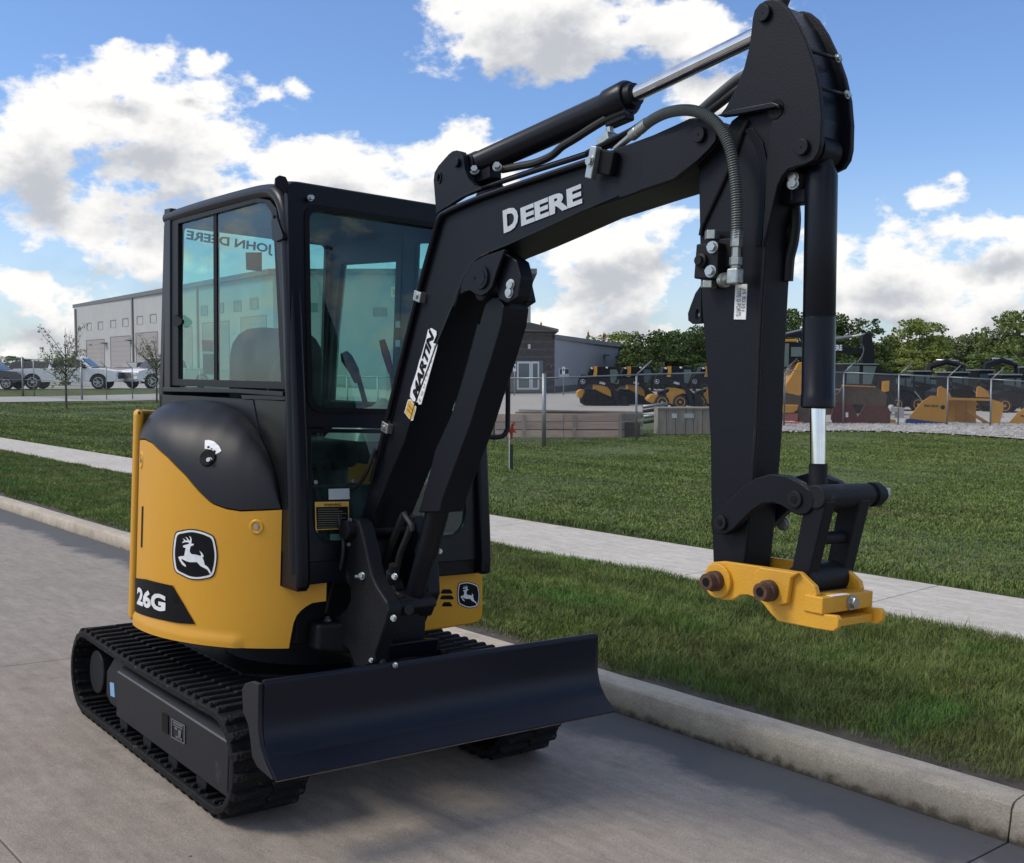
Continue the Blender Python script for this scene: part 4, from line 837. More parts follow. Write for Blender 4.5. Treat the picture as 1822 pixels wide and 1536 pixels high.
eb = e + np.array([0, 0, -.095]); w = MB(); w.obox(eb, (.018, 0, 0), (0, .015, 0), (0, 0, .021)); w.build('elbow_fitting', ZINC, arm, bevel=.006)
MB().cyl(eb, eb + (-.05, .02, -.005), .014, 12).build('elbow_fitting', ZINC, arm); MB().cyl(eb + (-.045, .018, -.004), eb + (-.06, .022, -.004), .019, 16).build('elbow_flange', ZINC, arm)
s0 = np.array(hpts[0]); d0 = s0 - np.array(hpts[3]); d0 /= np.linalg.norm(d0)
MB().lathe([(-.05, .0155), (-.01, .0165), (-.008, .015), (.0, .015), (.002, .0165), (.03, .0165), (.032, .011), (.12, .009)], s0, d0, 14).build('hose_fitting', ZINC, arm)
# second hose behind the head
h2 = spline([SY1(u, v, .02) for u, v in ((1248, 196), (1275, 172), (1312, 142), (1350, 120))], 6)
MB().tube(h2, .014, 12).build('hydraulic_hose', HOSEM, arm)
h3 = spline([SY1(u, v, .02) for u, v in ((1252, 206), (1282, 184), (1318, 156), (1350, 138))], 6)
MB().tube(h3, .012, 12).build('hydraulic_hose', HOSEB, arm)
MB().tube([SY1(1390, 12, -.06), SY1(1398, -10, -.06)], .017, 12).build('hydraulic_hose', HOSEB, arm)
# type label
lab = SY(ZB([(412, 403), (478, 402), (470, 604), (403, 603)]), AN - .002)
lb_ = MB().yprism(lab, AN - .0025, AN + .0005).build('type_label', WHITE, arm)
for s, xa, hh in (('JIS B2351', 452, 16), ('TYPE O PORTS', 428, 16)):
    q0, q1 = SY1(*ZB([(xa - 8 + 6 * (s[0] == 'J'), 425)])[0], AN - .0035), SY1(*ZB([(xa - 8 - 4, 585 if s[0] == 'T' else 555)])[0], AN - .0035)
    text_part('label_print', s, q0, q1, .014, MATS['labelgrey'], lb_, (0, -1, 0), bold=.01, lift=.001)
# ---- bucket cylinder
BX = SY1(1458, 280, YMID)
B0, B1, B2 = SY1(1462, 300, YMID), SY1(1455, 727, YMID), SY1(1456, 870, YMID)
bc = part_empty('bucket_cylinder', mach); d_ = (B1 - B0) / np.linalg.norm(B1 - B0); LL = np.linalg.norm(B1 - B0)
MB().lathe([(0, .034), (.02, .0395), (LL * .615, .0395), (LL * .617, .0388), (LL * .622, .0388), (LL * .624, .0402), (LL - .035, .0402), (LL - .033, .0415), (LL - .004, .0415), (LL, .036)], B0, d_, 36).build('cylinder_barrel', NAVYG, bc)
MB().cyl(B1, B2 - d_ * .03, .0195, 28).build('cylinder_rod', CHROME, bc)
MB().lathe([(0, .0225), (.055, .0225), (.075, .030)], SY1(1456, 825, YMID), d_, 24).build('rod_end', CAST, bc)
tx, tz = SY([(1430, 262)], AN - .013)[0]
w = MB(); w.ycyl(tx, tz, -.122, -.05, .038, 28); w.cyl((tx, YMID, tz), B0 + d_ * .01, .030, 20); w.build('cylinder_eye', NAVY, bc, bevel=.003)
MB().tube(spline([SY1(u, v, -.10) for u, v in ((1412, 300), (1411, 330), (1411, 358))], 4), .012, 12).build('cylinder_port', NAVY, bc)
for q in ((1411, 316), (1411, 327)): hexbolt('fitting', SY1(q[0], q[1], -.115), (.4, -1, 0), .011, .012, ZINC, bc, 6)
MB().obox(SY1(1420, 352, -.09), (.035, 0, 0), (0, .02, 0), (0, 0, .018)).build('port_block', NAVY, bc, bevel=.004)
MB().tube(spline([SY1(u, v, -.05) for u, v in ((1413, 355), (1416, 390), (1412, 430), (1405, 460), (1402, 500))], 5), .014, 10).build('hydraulic_hose', HOSEB, bc)
# ---- bucket links
lk = SY([(1266, 932), (1267, 920), (1277, 910), (1300, 888), (1322, 866), (1345, 851), (1372, 843), (1400, 846), (1424, 858), (1443, 872), (1450, 888), (1448, 903), (1438, 914), (1424, 918), (1408, 911), (1392, 900), (1376, 895), (1358, 897), (1340, 908), (1322, 926), (1305, 943), (1290, 952), (1275, 950), (1268, 942)], AN - .03)
for y0, y1 in ((AN - .034, AN - .008), (AF + .008, AF + .034)):
    MB().yprism(lk, y0, y1).build('curved_link', NAVY, mach, bevel=.004, seg=2)
pin_head(1284, 930, AN - .034, .019, 'link_pin', mach, CAST, .008, .008); pin_head(1415, 889, AN - .034, .021, 'link_pin', mach, CAST, .006, .009)
qx, qz = SY([(1418, 890)], AN - .034)[0]
w = MB(); w.ycyl(qx + .05, qz + .012, -.175, .035, .029, 26); w.build('link_cross_tube', CAST, mach, bevel=.004)
w = MB(); w.ycyl(qx + .05, qz + .012, -.06, .095, .024, 20); w.ycyl(qx + .05, qz + .012, .05, .078, .031, 24); w.build('link_pin', CAST, mach, bevel=.003)
hexbolt('bolt', (qx + .05, .10, qz + .012), (.5, .3, 0), .018, .02, ZINC, mach, 6)
jx, jz = SY([(1362, 1050)], -.2)[0]
kx2, kz2 = SY([(1455, 1030)], -.10)[0]
top_ = np.array([qx + .05, 0, qz + .01]); bot = np.array([kx2 - .005, 0, kz2])
for (y, wd) in ((-.150, .020), (-.010, .022)):
    a = top_ + (0, y, 0); b = bot + (0, y, 0); d3 = (b - a) / np.linalg.norm(b - a); nn = np.array([d3[2], 0, -d3[0]])
    MB().prism([tuple(a + nn * .030 + (0, -wd, 0)), tuple(a - nn * .030 + (0, -wd, 0)), tuple(b - nn * .026 + (0, -wd, 0)), tuple(b + nn * .026 + (0, -wd, 0))],
               [tuple(a + nn * .030 + (0, wd, 0)), tuple(a - nn * .030 + (0, wd, 0)), tuple(b - nn * .026 + (0, wd, 0)), tuple(b + nn * .026 + (0, wd, 0))]).build('coupler_link', NAVY if y < -.1 else CAST, mach, bevel=.005)
w = MB(); w.ycyl(bot[0], bot[2], -.168, -.002, .040, 26); w.build('link_boss', CAST, mach, bevel=.006)
mm = (top_ + bot) / 2; w = MB(); w.ycyl(mm[0], mm[2], -.13, -.03, .016, 14); w.build('link_spacer', CAST, mach)
hexbolt('bolt', SY1(1394, 932, .03), (.3, -1, 0), .014, .014, ZINC, mach, 6)
# ---- quick coupler
cp = part_empty('quick_coupler', mach); CN, CF = -.195, -.005
pl_ = ZC([(215, 905), (228, 870), (262, 846), (330, 840), (600, 878), (860, 915), (960, 1012), (975, 1070), (955, 1110), (960, 1195), (1105, 1212), (1124, 1240), (1120, 1292), (1085, 1320), (960, 1300), (710, 1250), (655, 1195), (600, 1125), (560, 1090), (500, 1070), (450, 1072), (420, 1092), (390, 1108), (330, 1104), (260, 1065), (222, 1000)])
ps = SY(pl_, CN)
cpn = MB().yprism(ps, CN - .001, CN + .015).build('coupler_side_plate', COUPY, cp, bevel=.003)
MB().yprism(ps, CF - .015, CF + .001).build('coupler_side_plate', COUPY, cp, bevel=.003)
MB().yprism(SY(ZC([(548, 915), (590, 880), (850, 920), (800, 960), (775, 1130), (700, 1145), (640, 1110), (590, 1080), (550, 1000)]), CN - .012), CN - .016, CN - .001).build('pin_doubler', COUPY, cp, bevel=.004)
for q, rr_ in (((250, 975), .044), ((640, 1040), .040)):
    x, z = SY(ZC([(q[0] + (32 if q[0] < 300 else 18), q[1])]), CN - .015)[0]; w = MB()
    if q[0] < 300: MB().ycyl(x + .0, z, CN - .012, CN, rr_, 32).build('pin_collar', COUPY, cp, bevel=.003)
    y1 = CN - (.012 if q[0] < 300 else .016)
    MB().lathe([(0, .026), (.018, .026), (.02, .021), (.040, .021)], (x, y1, z), (0, -1, 0), 24).build('pin_bush', RUST, cp)
    MB().ycyl(x, z, y1 - .0415, y1 - .040, .011, 12).build('pin_bore', INK, cp)
    w = MB(); w.ycyl(x, z, CN, CF + .03, .019, 20); w.build('coupler_pin', RUST, cp)
f0 = SY(ZC([(960, 1072), (985, 1075), (1015, 1085), (1010, 1205), (945, 1195)]), CN)
xa = min(p[0] for p in f0); xb = max(p[0] for p in f0); za, zb2 = SY(ZC([(1010, 1203)]), CN)[0][1], SY(ZC([(1015, 1087)]), CN)[0][1]
MB().box(xb - .05, xb + .004, CN - .006, CF + .006, za, zb2).build('coupler_crossbar', COUPY, cp, bevel=.003)
hexbolt('bolt', (xb + .004, CN + .105, (za + zb2) / 2), (1, 0, 0), .014, .016, ZINC, cp, 6)
MB().box(xb - .12, xb + .02, CN + .015, CF - .015, za - .030, za - .012).build('coupler_lip', COUPY, cp, bevel=.002)
MB().box(xb - .20, xb - .05, CN + .015, CF - .015, zb2 - .01, zb2).build('coupler_top_plate', RUST, cp, bevel=.002)
MB().yprism(SY(ZC([(1040, 1068), (1100, 1068), (1130, 1075), (1080, 1080)]), CN + .05), CN + .03, CN + .09).build('coupler_label', WHITE, cp)
# ================================================================== THE SETTING
FH = np.array([-0.7567, 0.6537]); RH = np.array([0.6537, 0.7567])      # ground directions: away from the camera, to the right
def sst(a): a = min(1., max(0., a)); return a * a * (3 - 2 * a)
def zt(x, y):
    dx, dy = x - CW[0], y - CW[1]; dep = dx * FH[0] + dy * FH[1]; lat = dx * RH[0] + dy * RH[1]
    b = -.38 * min(1., max(0., (y - 5.40) / 11.5)) * (1 - .74 * sst((-lat - 6) / 10))
    return b + .50 * sst((-lat - 8) / 8) * sst((dep - 58) / 6)
def G(u, v):                                            # where the ray through (u, v) meets the ground
    d = WC @ ray(u, v); t = .5; p = CW + d * t
    while t < 900:
        t2 = t * 1.01 + .02; q = CW + d * t2
        if q[2] < zt(q[0], q[1]): break
        t = t2; p = q
    for _ in range(20):
        m = CW + d * (t + t2) / 2
        if m[2] < zt(m[0], m[1]): t2 = (t + t2) / 2
        else: t = (t + t2) / 2
    return CW + d * t2
def depth(p): return (p[0] - CW[0]) * FH[0] + (p[1] - CW[1]) * FH[1]
def at(u, D, z=None):                                   # point in column u at distance D
    lat = (u - CX) / FPX * D; p = CW[:2] + FH * D + RH * lat; return np.array([p[0], p[1], zt(*p) if z is None else z])
YAW = math.atan2(RH[1], RH[0])                          # rotation that turns local x to the picture's right
def pz(v, D): return CW[2] + (655 - v) * D / FPX        # height of picture row v at distance D
nR = MW[:, 2]
def zr(x, y): return -(nR[0] * x + nR[1] * y) / nR[2]

# ---- materials of the ground
def concrete(name, c1, c2, gutter=False, sc1=.8):
    m = mat(name, c1, .82, col2=c2, nscale=sc1, bump=.22, bscale=70, detail=10); t = m.node_tree; b = t.nodes['Principled BSDF']
    src = b.inputs['Base Color'].links[0].from_socket; tcn = t.nodes.new('ShaderNodeTexCoord'); vec = tcn.outputs['Object']
    n = t.nodes.new('ShaderNodeTexNoise'); n.inputs['Scale'].default_value = 180; n.inputs['Detail'].default_value = 3; t.links.new(vec, n.inputs['Vector'])
    mr = t.nodes.new('ShaderNodeMapRange'); mr.inputs['From Min'].default_value = .3; mr.inputs['From Max'].default_value = .7; mr.inputs['To Min'].default_value = .74; mr.inputs['To Max'].default_value = 1.22; t.links.new(n.outputs['Fac'], mr.inputs['Value'])
    mpp = t.nodes.new('ShaderNodeMapping'); mpp.inputs['Scale'].default_value = (1.2, 7, 1); t.links.new(vec, mpp.inputs[0])
    n3 = t.nodes.new('ShaderNodeTexNoise'); n3.inputs['Scale'].default_value = 2.2; n3.inputs['Detail'].default_value = 9; n3.inputs['Roughness'].default_value = .7; t.links.new(mpp.outputs[0], n3.inputs['Vector'])
    mr3 = t.nodes.new('ShaderNodeMapRange'); mr3.inputs['From Min'].default_value = .3; mr3.inputs['From Max'].default_value = .72; mr3.inputs['To Min'].default_value = .80; mr3.inputs['To Max'].default_value = 1.16; t.links.new(n3.outputs['Fac'], mr3.inputs['Value'])
    pr = t.nodes.new('ShaderNodeMath'); pr.operation = 'MULTIPLY'; t.links.new(mr.outputs[0], pr.inputs[0]); t.links.new(mr3.outputs[0], pr.inputs[1])
    vm = t.nodes.new('ShaderNodeVectorMath'); vm.operation = 'SCALE'; t.links.new(src, vm.inputs[0]); t.links.new(pr.outputs[0], vm.inputs['Scale']); out = vm.outputs[0]
    sp = t.nodes.new('ShaderNodeSeparateXYZ'); t.links.new(vec, sp.inputs[0])
    for sc_, lo_, hi_, a_, b_ in ((13, .35, .65, .90, 1.07), (75, .66, .74, 1.0, .62), (3.2, .60, .72, 1.0, .80), (55, .70, .76, 1.0, 1.35)):
        nn = t.nodes.new('ShaderNodeTexNoise'); nn.inputs['Scale'].default_value = sc_; nn.inputs['Detail'].default_value = 6; nn.inputs['Roughness'].default_value = .62
        mo = t.nodes.new('ShaderNodeMapping'); mo.inputs['Location'].default_value = (sc_, 3 * b_, 0); t.links.new(vec, mo.inputs[0]); t.links.new(mo.outputs[0], nn.inputs['Vector'])
        rr = t.nodes.new('ShaderNodeMapRange'); rr.inputs['From Min'].default_value = lo_; rr.inputs['From Max'].default_value = hi_; rr.inputs['To Min'].default_value = a_; rr.inputs['To Max'].default_value = b_; t.links.new(nn.outputs['Fac'], rr.inputs['Value'])
        v2 = t.nodes.new('ShaderNodeVectorMath'); v2.operation = 'SCALE'; t.links.new(out, v2.inputs[0]); t.links.new(rr.outputs[0], v2.inputs['Scale']); out = v2.outputs[0]
    def stain(axis, lo, hi, col, wob, amp=1., scale=2.2):
        nonlocal out
        nn = t.nodes.new('ShaderNodeTexNoise'); nn.inputs['Scale'].default_value = scale; nn.inputs['Detail'].default_value = 8; nn.inputs['Roughness'].default_value = .65; t.links.new(vec, nn.inputs['Vector'])
        ad = t.nodes.new('ShaderNodeMath'); ad.operation = 'MULTIPLY_ADD'; t.links.new(nn.outputs['Fac'], ad.inputs[0]); ad.inputs[1].default_value = wob; t.links.new(sp.outputs[axis], ad.inputs[2])
        r = t.nodes.new('ShaderNodeMapRange'); r.interpolation_type = 'SMOOTHSTEP'; r.inputs['From Min'].default_value = lo + wob * .5; r.inputs['From Max'].default_value = hi + wob * .5; r.inputs['To Max'].default_value = amp; t.links.new(ad.outputs[0], r.inputs['Value'])
        x = t.nodes.new('ShaderNodeMix'); x.data_type = 'RGBA'; t.links.new(r.outputs[0], x.inputs[0]); t.links.new(out, x.inputs[6]); x.inputs[7].default_value = (*col, 1); out = x.outputs[2]
    if gutter: stain(1, .98, 1.16, (.085, .088, .090), .62, .92)
    if name == 'kerb_concrete':
        stain(2, .035, -.085, (.22, .185, .135), .11, .7, 5); stain(2, -.025, -.075, (.055, .040, .026), .13, .9, 16)
    t.links.new(out, b.inputs['Base Color']); return m
ROADM = concrete('road_concrete', (.285, .242, .198), (.340, .294, .245), gutter=True)
KERBM = concrete('kerb_concrete', (.44, .375, .285), (.53, .46, .365))
WALKM = concrete('sidewalk_concrete', (.52, .475, .405), (.59, .545, .475))
SOIL = mat('bare_soil', (.055, .042, .030), .95, col2=(.10, .082, .060), nscale=14, bump=.9, bscale=40, detail=10)
JOINT = mat('joint_filler', (.02, .019, .017), .9)
def grassmat(name, blades):
    m = bpy.data.materials.new(name); m.use_nodes = True; t = m.node_tree; b = t.nodes['Principled BSDF']; b.inputs['Roughness'].default_value = .6; b.inputs['Specular IOR Level'].default_value = .25
    tcn = t.nodes.new('ShaderNodeTexCoord'); vec = tcn.outputs['Object']
    def noise(sc_, st, det=6):
        mp = t.nodes.new('ShaderNodeMapping'); mp.inputs['Scale'].default_value = st; mp.inputs['Rotation'].default_value = (0, 0, rad(8)); t.links.new(vec, mp.inputs[0])
        n = t.nodes.new('ShaderNodeTexNoise'); n.inputs['Scale'].default_value = sc_; n.inputs['Detail'].default_value = det; n.inputs['Roughness'].default_value = .62; t.links.new(mp.outputs[0], n.inputs['Vector'])
        r = t.nodes.new('ShaderNodeMapRange'); r.inputs['From Min'].default_value = .34; r.inputs['From Max'].default_value = .66; t.links.new(n.outputs['Fac'], r.inputs['Value']); return r.outputs[0]
    def mix(f, a, c):
        x = t.nodes.new('ShaderNodeMix'); x.data_type = 'RGBA'; t.links.new(f, x.inputs[0])
        for i, q in ((6, a), (7, c)):
            if isinstance(q, tuple): x.inputs[i].default_value = (*q, 1)
            else: t.links.new(q, x.inputs[i])
        return x.outputs[2]
    c = mix(noise(.55, (1, 1.6, 1)), (.092, .150, .030), (.140, .205, .042)); c = mix(noise(.35, (.25, 2.4, 1)), c, (.180, .220, .062)); 
    bf = noise(.42, (.30, 3.2, 1), 3); rb_ = t.nodes.new('ShaderNodeMapRange'); rb_.inputs['To Min'].default_value = .76; rb_.inputs['To Max'].default_value = 1.22; t.links.new(bf, rb_.inputs['Value'])
    vb2 = t.nodes.new('ShaderNodeVectorMath'); vb2.operation = 'SCALE'; t.links.new(c, vb2.inputs[0]); t.links.new(rb_.outputs[0], vb2.inputs['Scale']); c = vb2.outputs[0]
    if blades:
        at_ = t.nodes.new('ShaderNodeAttribute'); at_.attribute_name = 'tone'
        sp = t.nodes.new('ShaderNodeSeparateColor'); t.links.new(at_.outputs['Color'], sp.inputs[0])
        r1 = t.nodes.new('ShaderNodeMapRange'); r1.inputs['From Min'].default_value = .80; r1.inputs['From Max'].default_value = .86; t.links.new(sp.outputs[0], r1.inputs['Value'])
        c = mix(r1.outputs[0], c, (.19, .165, .075))                              # dry blades
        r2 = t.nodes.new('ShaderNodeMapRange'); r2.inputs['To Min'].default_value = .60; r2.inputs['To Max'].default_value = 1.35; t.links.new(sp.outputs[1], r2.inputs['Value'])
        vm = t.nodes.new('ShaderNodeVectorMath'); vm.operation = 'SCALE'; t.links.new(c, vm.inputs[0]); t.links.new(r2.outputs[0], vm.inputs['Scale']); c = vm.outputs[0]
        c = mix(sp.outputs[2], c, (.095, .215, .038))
        b.inputs['Sheen Weight'].default_value = 0
    else:
        c = mix(noise(26, (1, 1, 1), 10), c, (.060, .080, .022)); c = mix(noise(3, (.6, 2.5, 1), 8), c, (.10, .12, .034)); bn = t.nodes.new('ShaderNodeTexNoise'); bn.inputs['Scale'].default_value = 35; bn.inputs['Detail'].default_value = 8; t.links.new(vec, bn.inputs['Vector'])
        bp_ = t.nodes.new('ShaderNodeBump'); bp_.inputs['Strength'].default_value = .9; bp_.inputs['Distance'].default_value = .05; t.links.new(bn.outputs['Fac'], bp_.inputs['Height']); t.links.new(bp_.outputs[0], b.inputs['Normal'])
    t.links.new(c, b.inputs['Base Color']); MATS[name] = m; return m
GRASSB = grassmat('grass_blades', True); TURF = grassmat('turf', False)
GRAVEL = mat('gravel', (.38, .365, .34), .9, col2=(.52, .50, .47), nscale=.6, bump=1.0, bscale=9, detail=12)
YARD = mat('yard_gravel', (.36, .335, .29), .9, col2=(.43, .405, .36), nscale=.25, bump=.5, bscale=6, detail=12)
DRIVE = mat('drive_concrete', (.36, .35, .325), .85, col2=(.42, .41, .385), nscale=.3, bump=.2, bscale=9)

# ---- street of concrete slabs, falling towards the gutter
XJ = [-45.5, -41.1, -36.7, -32.3, -27.9, -23.6, -19.3, -14.95, -10.6, -6.21, -1.91, 2.517, 6.9, 11.3, 15.7]
road = MB().add([(x, y, zr(x, y) - .05) for x in (-60, 30) for y in (-14, 1.46)], [(0, 1, 3, 2)]).build('road', JOINT, None, kind='structure')
YJ = [-12.8, -7.1, -4.26, -1.42, 1.433]
for i in range(len(XJ) - 1):
    for j in range(len(YJ) - 1):
        x0, x1, y0, y1 = XJ[i] + .003, XJ[i + 1] - .003, YJ[j] + .003, YJ[j + 1] - .003; b = MB()
        b.add([(x, y, zr(x, y) + dz) for x in (x0, x1) for y in (y0, y1) for dz in (-.12, 0)], [(0, 1, 3, 2), (4, 6, 7, 5), (0, 4, 5, 1), (2, 3, 7, 6), (0, 2, 6, 4), (1, 5, 7, 3)])
        b.build('road_slab', ROADM, road, bevel=.004, seg=2)
kerb = MB().box(-60, 30, 1.46, 1.60, -.35, -.12).build('kerb', JOINT, None, kind='structure')
for i in range(len(XJ) - 1):
    x0, x1 = XJ[i] + .004, XJ[i + 1] - .004; n = max(2, int((x1 - x0) / .22)); b = MB(); prev = None
    prof_k = [(1.430, -.20), (1.433, -.06), (1.446, .0), (1.454, .038), (1.461, .051), (1.473, .060), (1.490, .064), (1.53, .067), (1.585, .068), (1.602, .064), (1.608, .05), (1.610, -.20)]
    V = []; m_ = len(prof_k)
    for k in range(n + 1):
        x = x0 + (x1 - x0) * k / n
        for y, z in prof_k: V.append((x, y + (random.uniform(-.0025, .0025) if z > -.1 else 0), z + (random.uniform(-.002, .002) if z > 0 else 0) - .0004 * x * 0))
    F = [(k * m_ + q, k * m_ + q + 1, (k + 1) * m_ + q + 1, (k + 1) * m_ + q) for k in range(n) for q in range(m_ - 1)] + [tuple(range(m_)), tuple(n * m_ + q for q in range(m_))[::-1]]
    b.add(V, F).build('kerb_stone', KERBM, kerb, smooth=True, ang=28)
# verge of soil and turf between kerb and sidewalk
def sheet(name, x0, x1, y0, y1, nx, ny, zf, m, kind='structure'):
    V = [(x0 + (x1 - x0) * i / nx, y0 + (y1 - y0) * j / ny, 0) for i in range(nx + 1) for j in range(ny + 1)]; V = [(x, y, zf(x, y)) for x, y, _ in V]
    return MB().add(V, [(i * (ny + 1) + j, (i + 1) * (ny + 1) + j, (i + 1) * (ny + 1) + j + 1, i * (ny + 1) + j + 1) for i in range(nx) for j in range(ny)], True).build(name, m, None, kind=kind, smooth=True, ang=80)
def zv(x, y): t = (y - 1.6) / 2.45; return .045 * (1 - t) + .0 * t + .012 * sin(3.1 * x + 5 * y) * sin(1.7 * x) * sin(pi * min(1, max(0, t))) + .02 * sin(pi * min(1, max(0, t)))
sheet('verge_soil', -22, 30, 1.605, 4.06, 220, 14, zv, SOIL); sheet('verge_turf', -60, -22, 1.605, 4.06, 150, 14, zv, TURF)
walk = MB().box(-70, 30, 4.06, 5.36, -.20, -.045).build('sidewalk', JOINT, None, kind='structure')
x = -70.0
while x < 29:
    x2 = x + 1.525; MB().box(x + .003, x2 - .003, 4.05, 5.37, -.12, 0.0 + random.uniform(-.001, .001)).build('sidewalk_slab', WALKM, walk, bevel=.006, seg=2); x = x2
def lawn_z(x, y): return zt(x, y) + .015 * (sin(.9 * x + .3 * y) * sin(.37 * y + .1 * x)) * min(1, (y - 5.37) / 2) * (1 if y < 40 else 0) - (.012 if y < 5.45 else 0)
sheet('lawn', -150, 60, 5.375, 130, 300, 180, lawn_z, TURF)
far = MB().add([(-4000, -4000, -.9), (4000, -4000, -.9), (4000, 4000, -.9), (-4000, 4000, -.9)], [(0, 1, 2, 3)]).build('ground', TURF, None, kind='structure')
sheet('far_verge', -200, 60, -60, -14.2, 20, 10, lambda x, y: zr(x, -14) + .1, TURF)
def gsheet(name, px, m, lift, cuts=5, kind='structure'):
    P = [G(u, v) for u, v in px]; bm = bmesh.new(); vs = [bm.verts.new((p[0], p[1], 0)) for p in P]; bmesh.ops.triangulate(bm, faces=[bm.faces.new(vs)])
    for _ in range(cuts): bmesh.ops.subdivide_edges(bm, edges=[e for e in bm.edges if e.calc_length() > 2.5], cuts=1); bmesh.ops.triangulate(bm, faces=bm.faces)
    for v in bm.verts: v.co.z = zt(v.co.x, v.co.y) + lift
    me = bpy.data.meshes.new(name); bm.to_mesh(me); bm.free(); me.materials.append(m); o = bpy.data.objects.new(name, me); link(o); o['kind'] = kind; return o
gsheet('gravel_yard', [(560, 741), (760, 744), (1010, 742), (1170, 738), (1236, 757), (1330, 763), (1420, 765), (1700, 768), (1900, 774), (2150, 780), (2150, 684), (1500, 682), (1000, 682), (600, 690)], YARD, .03)
gsheet('gravel_strip', [(1330, 770), (1385, 770.5), (1450, 769), (1525, 768.5), (1610, 770.5), (1695, 774.5), (1760, 779), (1822, 784), (1980, 797), (2150, 810), (2150, 752), (1822, 752), (1600, 750), (1385, 751), (1300, 755)], GRAVEL, .045)
gsheet('driveway', [(-300, 722), (-120, 719), (0, 716.5), (150, 714.5), (290, 713), (420, 712), (560, 711), (700, 716), (700, 703), (560, 700), (420, 698), (330, 699), (270, 702), (150, 705), (0, 707), (-120, 709), (-300, 711)], DRIVE, .03)
lot = [at(-600, 64), at(-100, 64), at(300, 65), at(520, 70), at(560, 150), at(-600, 150)]
b = MB(); b.add([(p[0], p[1], CW[2] - 1.235) for p in lot], [tuple(range(len(lot)))]); b.build('parking_lot', DRIVE, None, kind='structure')
# loose stones on the gravel strip and grit by the kerb
def stones(name, pts, rmin, rmax, m, zf, kind='stuff', label=None):
    b = MB(); base = [(1, 0, 0), (-1, 0, 0), (0, 1, 0), (0, -1, 0), (0, 0, 1), (0, 0, -1)]; F = [(0, 2, 4), (2, 1, 4), (1, 3, 4), (3, 0, 4), (2, 0, 5), (1, 2, 5), (3, 1, 5), (0, 3, 5)]
    for x, y in pts:
        r = random.uniform(rmin, rmax); a = random.uniform(0, pi); ca, sa = cos(a), sin(a); sx, sy, sz = r * random.uniform(.7, 1.3), r * random.uniform(.7, 1.3), r * random.uniform(.4, .8)
        b.add([(x + (p[0] * sx * ca - p[1] * sy * sa), y + (p[0] * sx * sa + p[1] * sy * ca), zf(x, y) + sz * .5 + p[2] * sz) for p in base], F)
    return tag(b.build(name, m, None, smooth=False), label, 'gravel' if 'gravel' in name else 'grit', kind=kind)
STONEM = mat('pale_stone', (.50, .48, .455), .9, col2=(.24, .23, .215), nscale=3, detail=2)
pts = []
while len(pts) < 9000:
    u = random.uniform(1385, 1840); vlo = np.interp(u, [1385, 1525, 1695, 1822], [769.5, 767.5, 773, 782]); v = random.uniform(755, vlo); p = G(u, v) if len(pts) % 1 == 0 else p
    for _ in range(30): pts.append((p[0] + random.gauss(0, .5), p[1] + random.gauss(0, .5)))
stones('gravel', pts, .02, .055, STONEM, lambda x, y: zt(x, y) + .045, label='loose pale gravel strip along the foot of the wire fence on the right')
pts = [(random.uniform(-12, 3.2), 1.43 - abs(random.gauss(0, .05))) for _ in range(260)] + [(random.uniform(-7, 3), random.uniform(-1.5, 1.3)) for _ in range(90)] + [(random.uniform(-12, 3.2), random.uniform(1.60, 1.68)) for _ in range(500)]
stones('road_grit', pts, .0015, .0055, mat('grit', (.24, .21, .17), .9, col2=(.08, .06, .045), nscale=20), lambda x, y: zr(x, y) if y < 1.45 else .046, label='scattered grit and crumbs on the street and along the kerb')

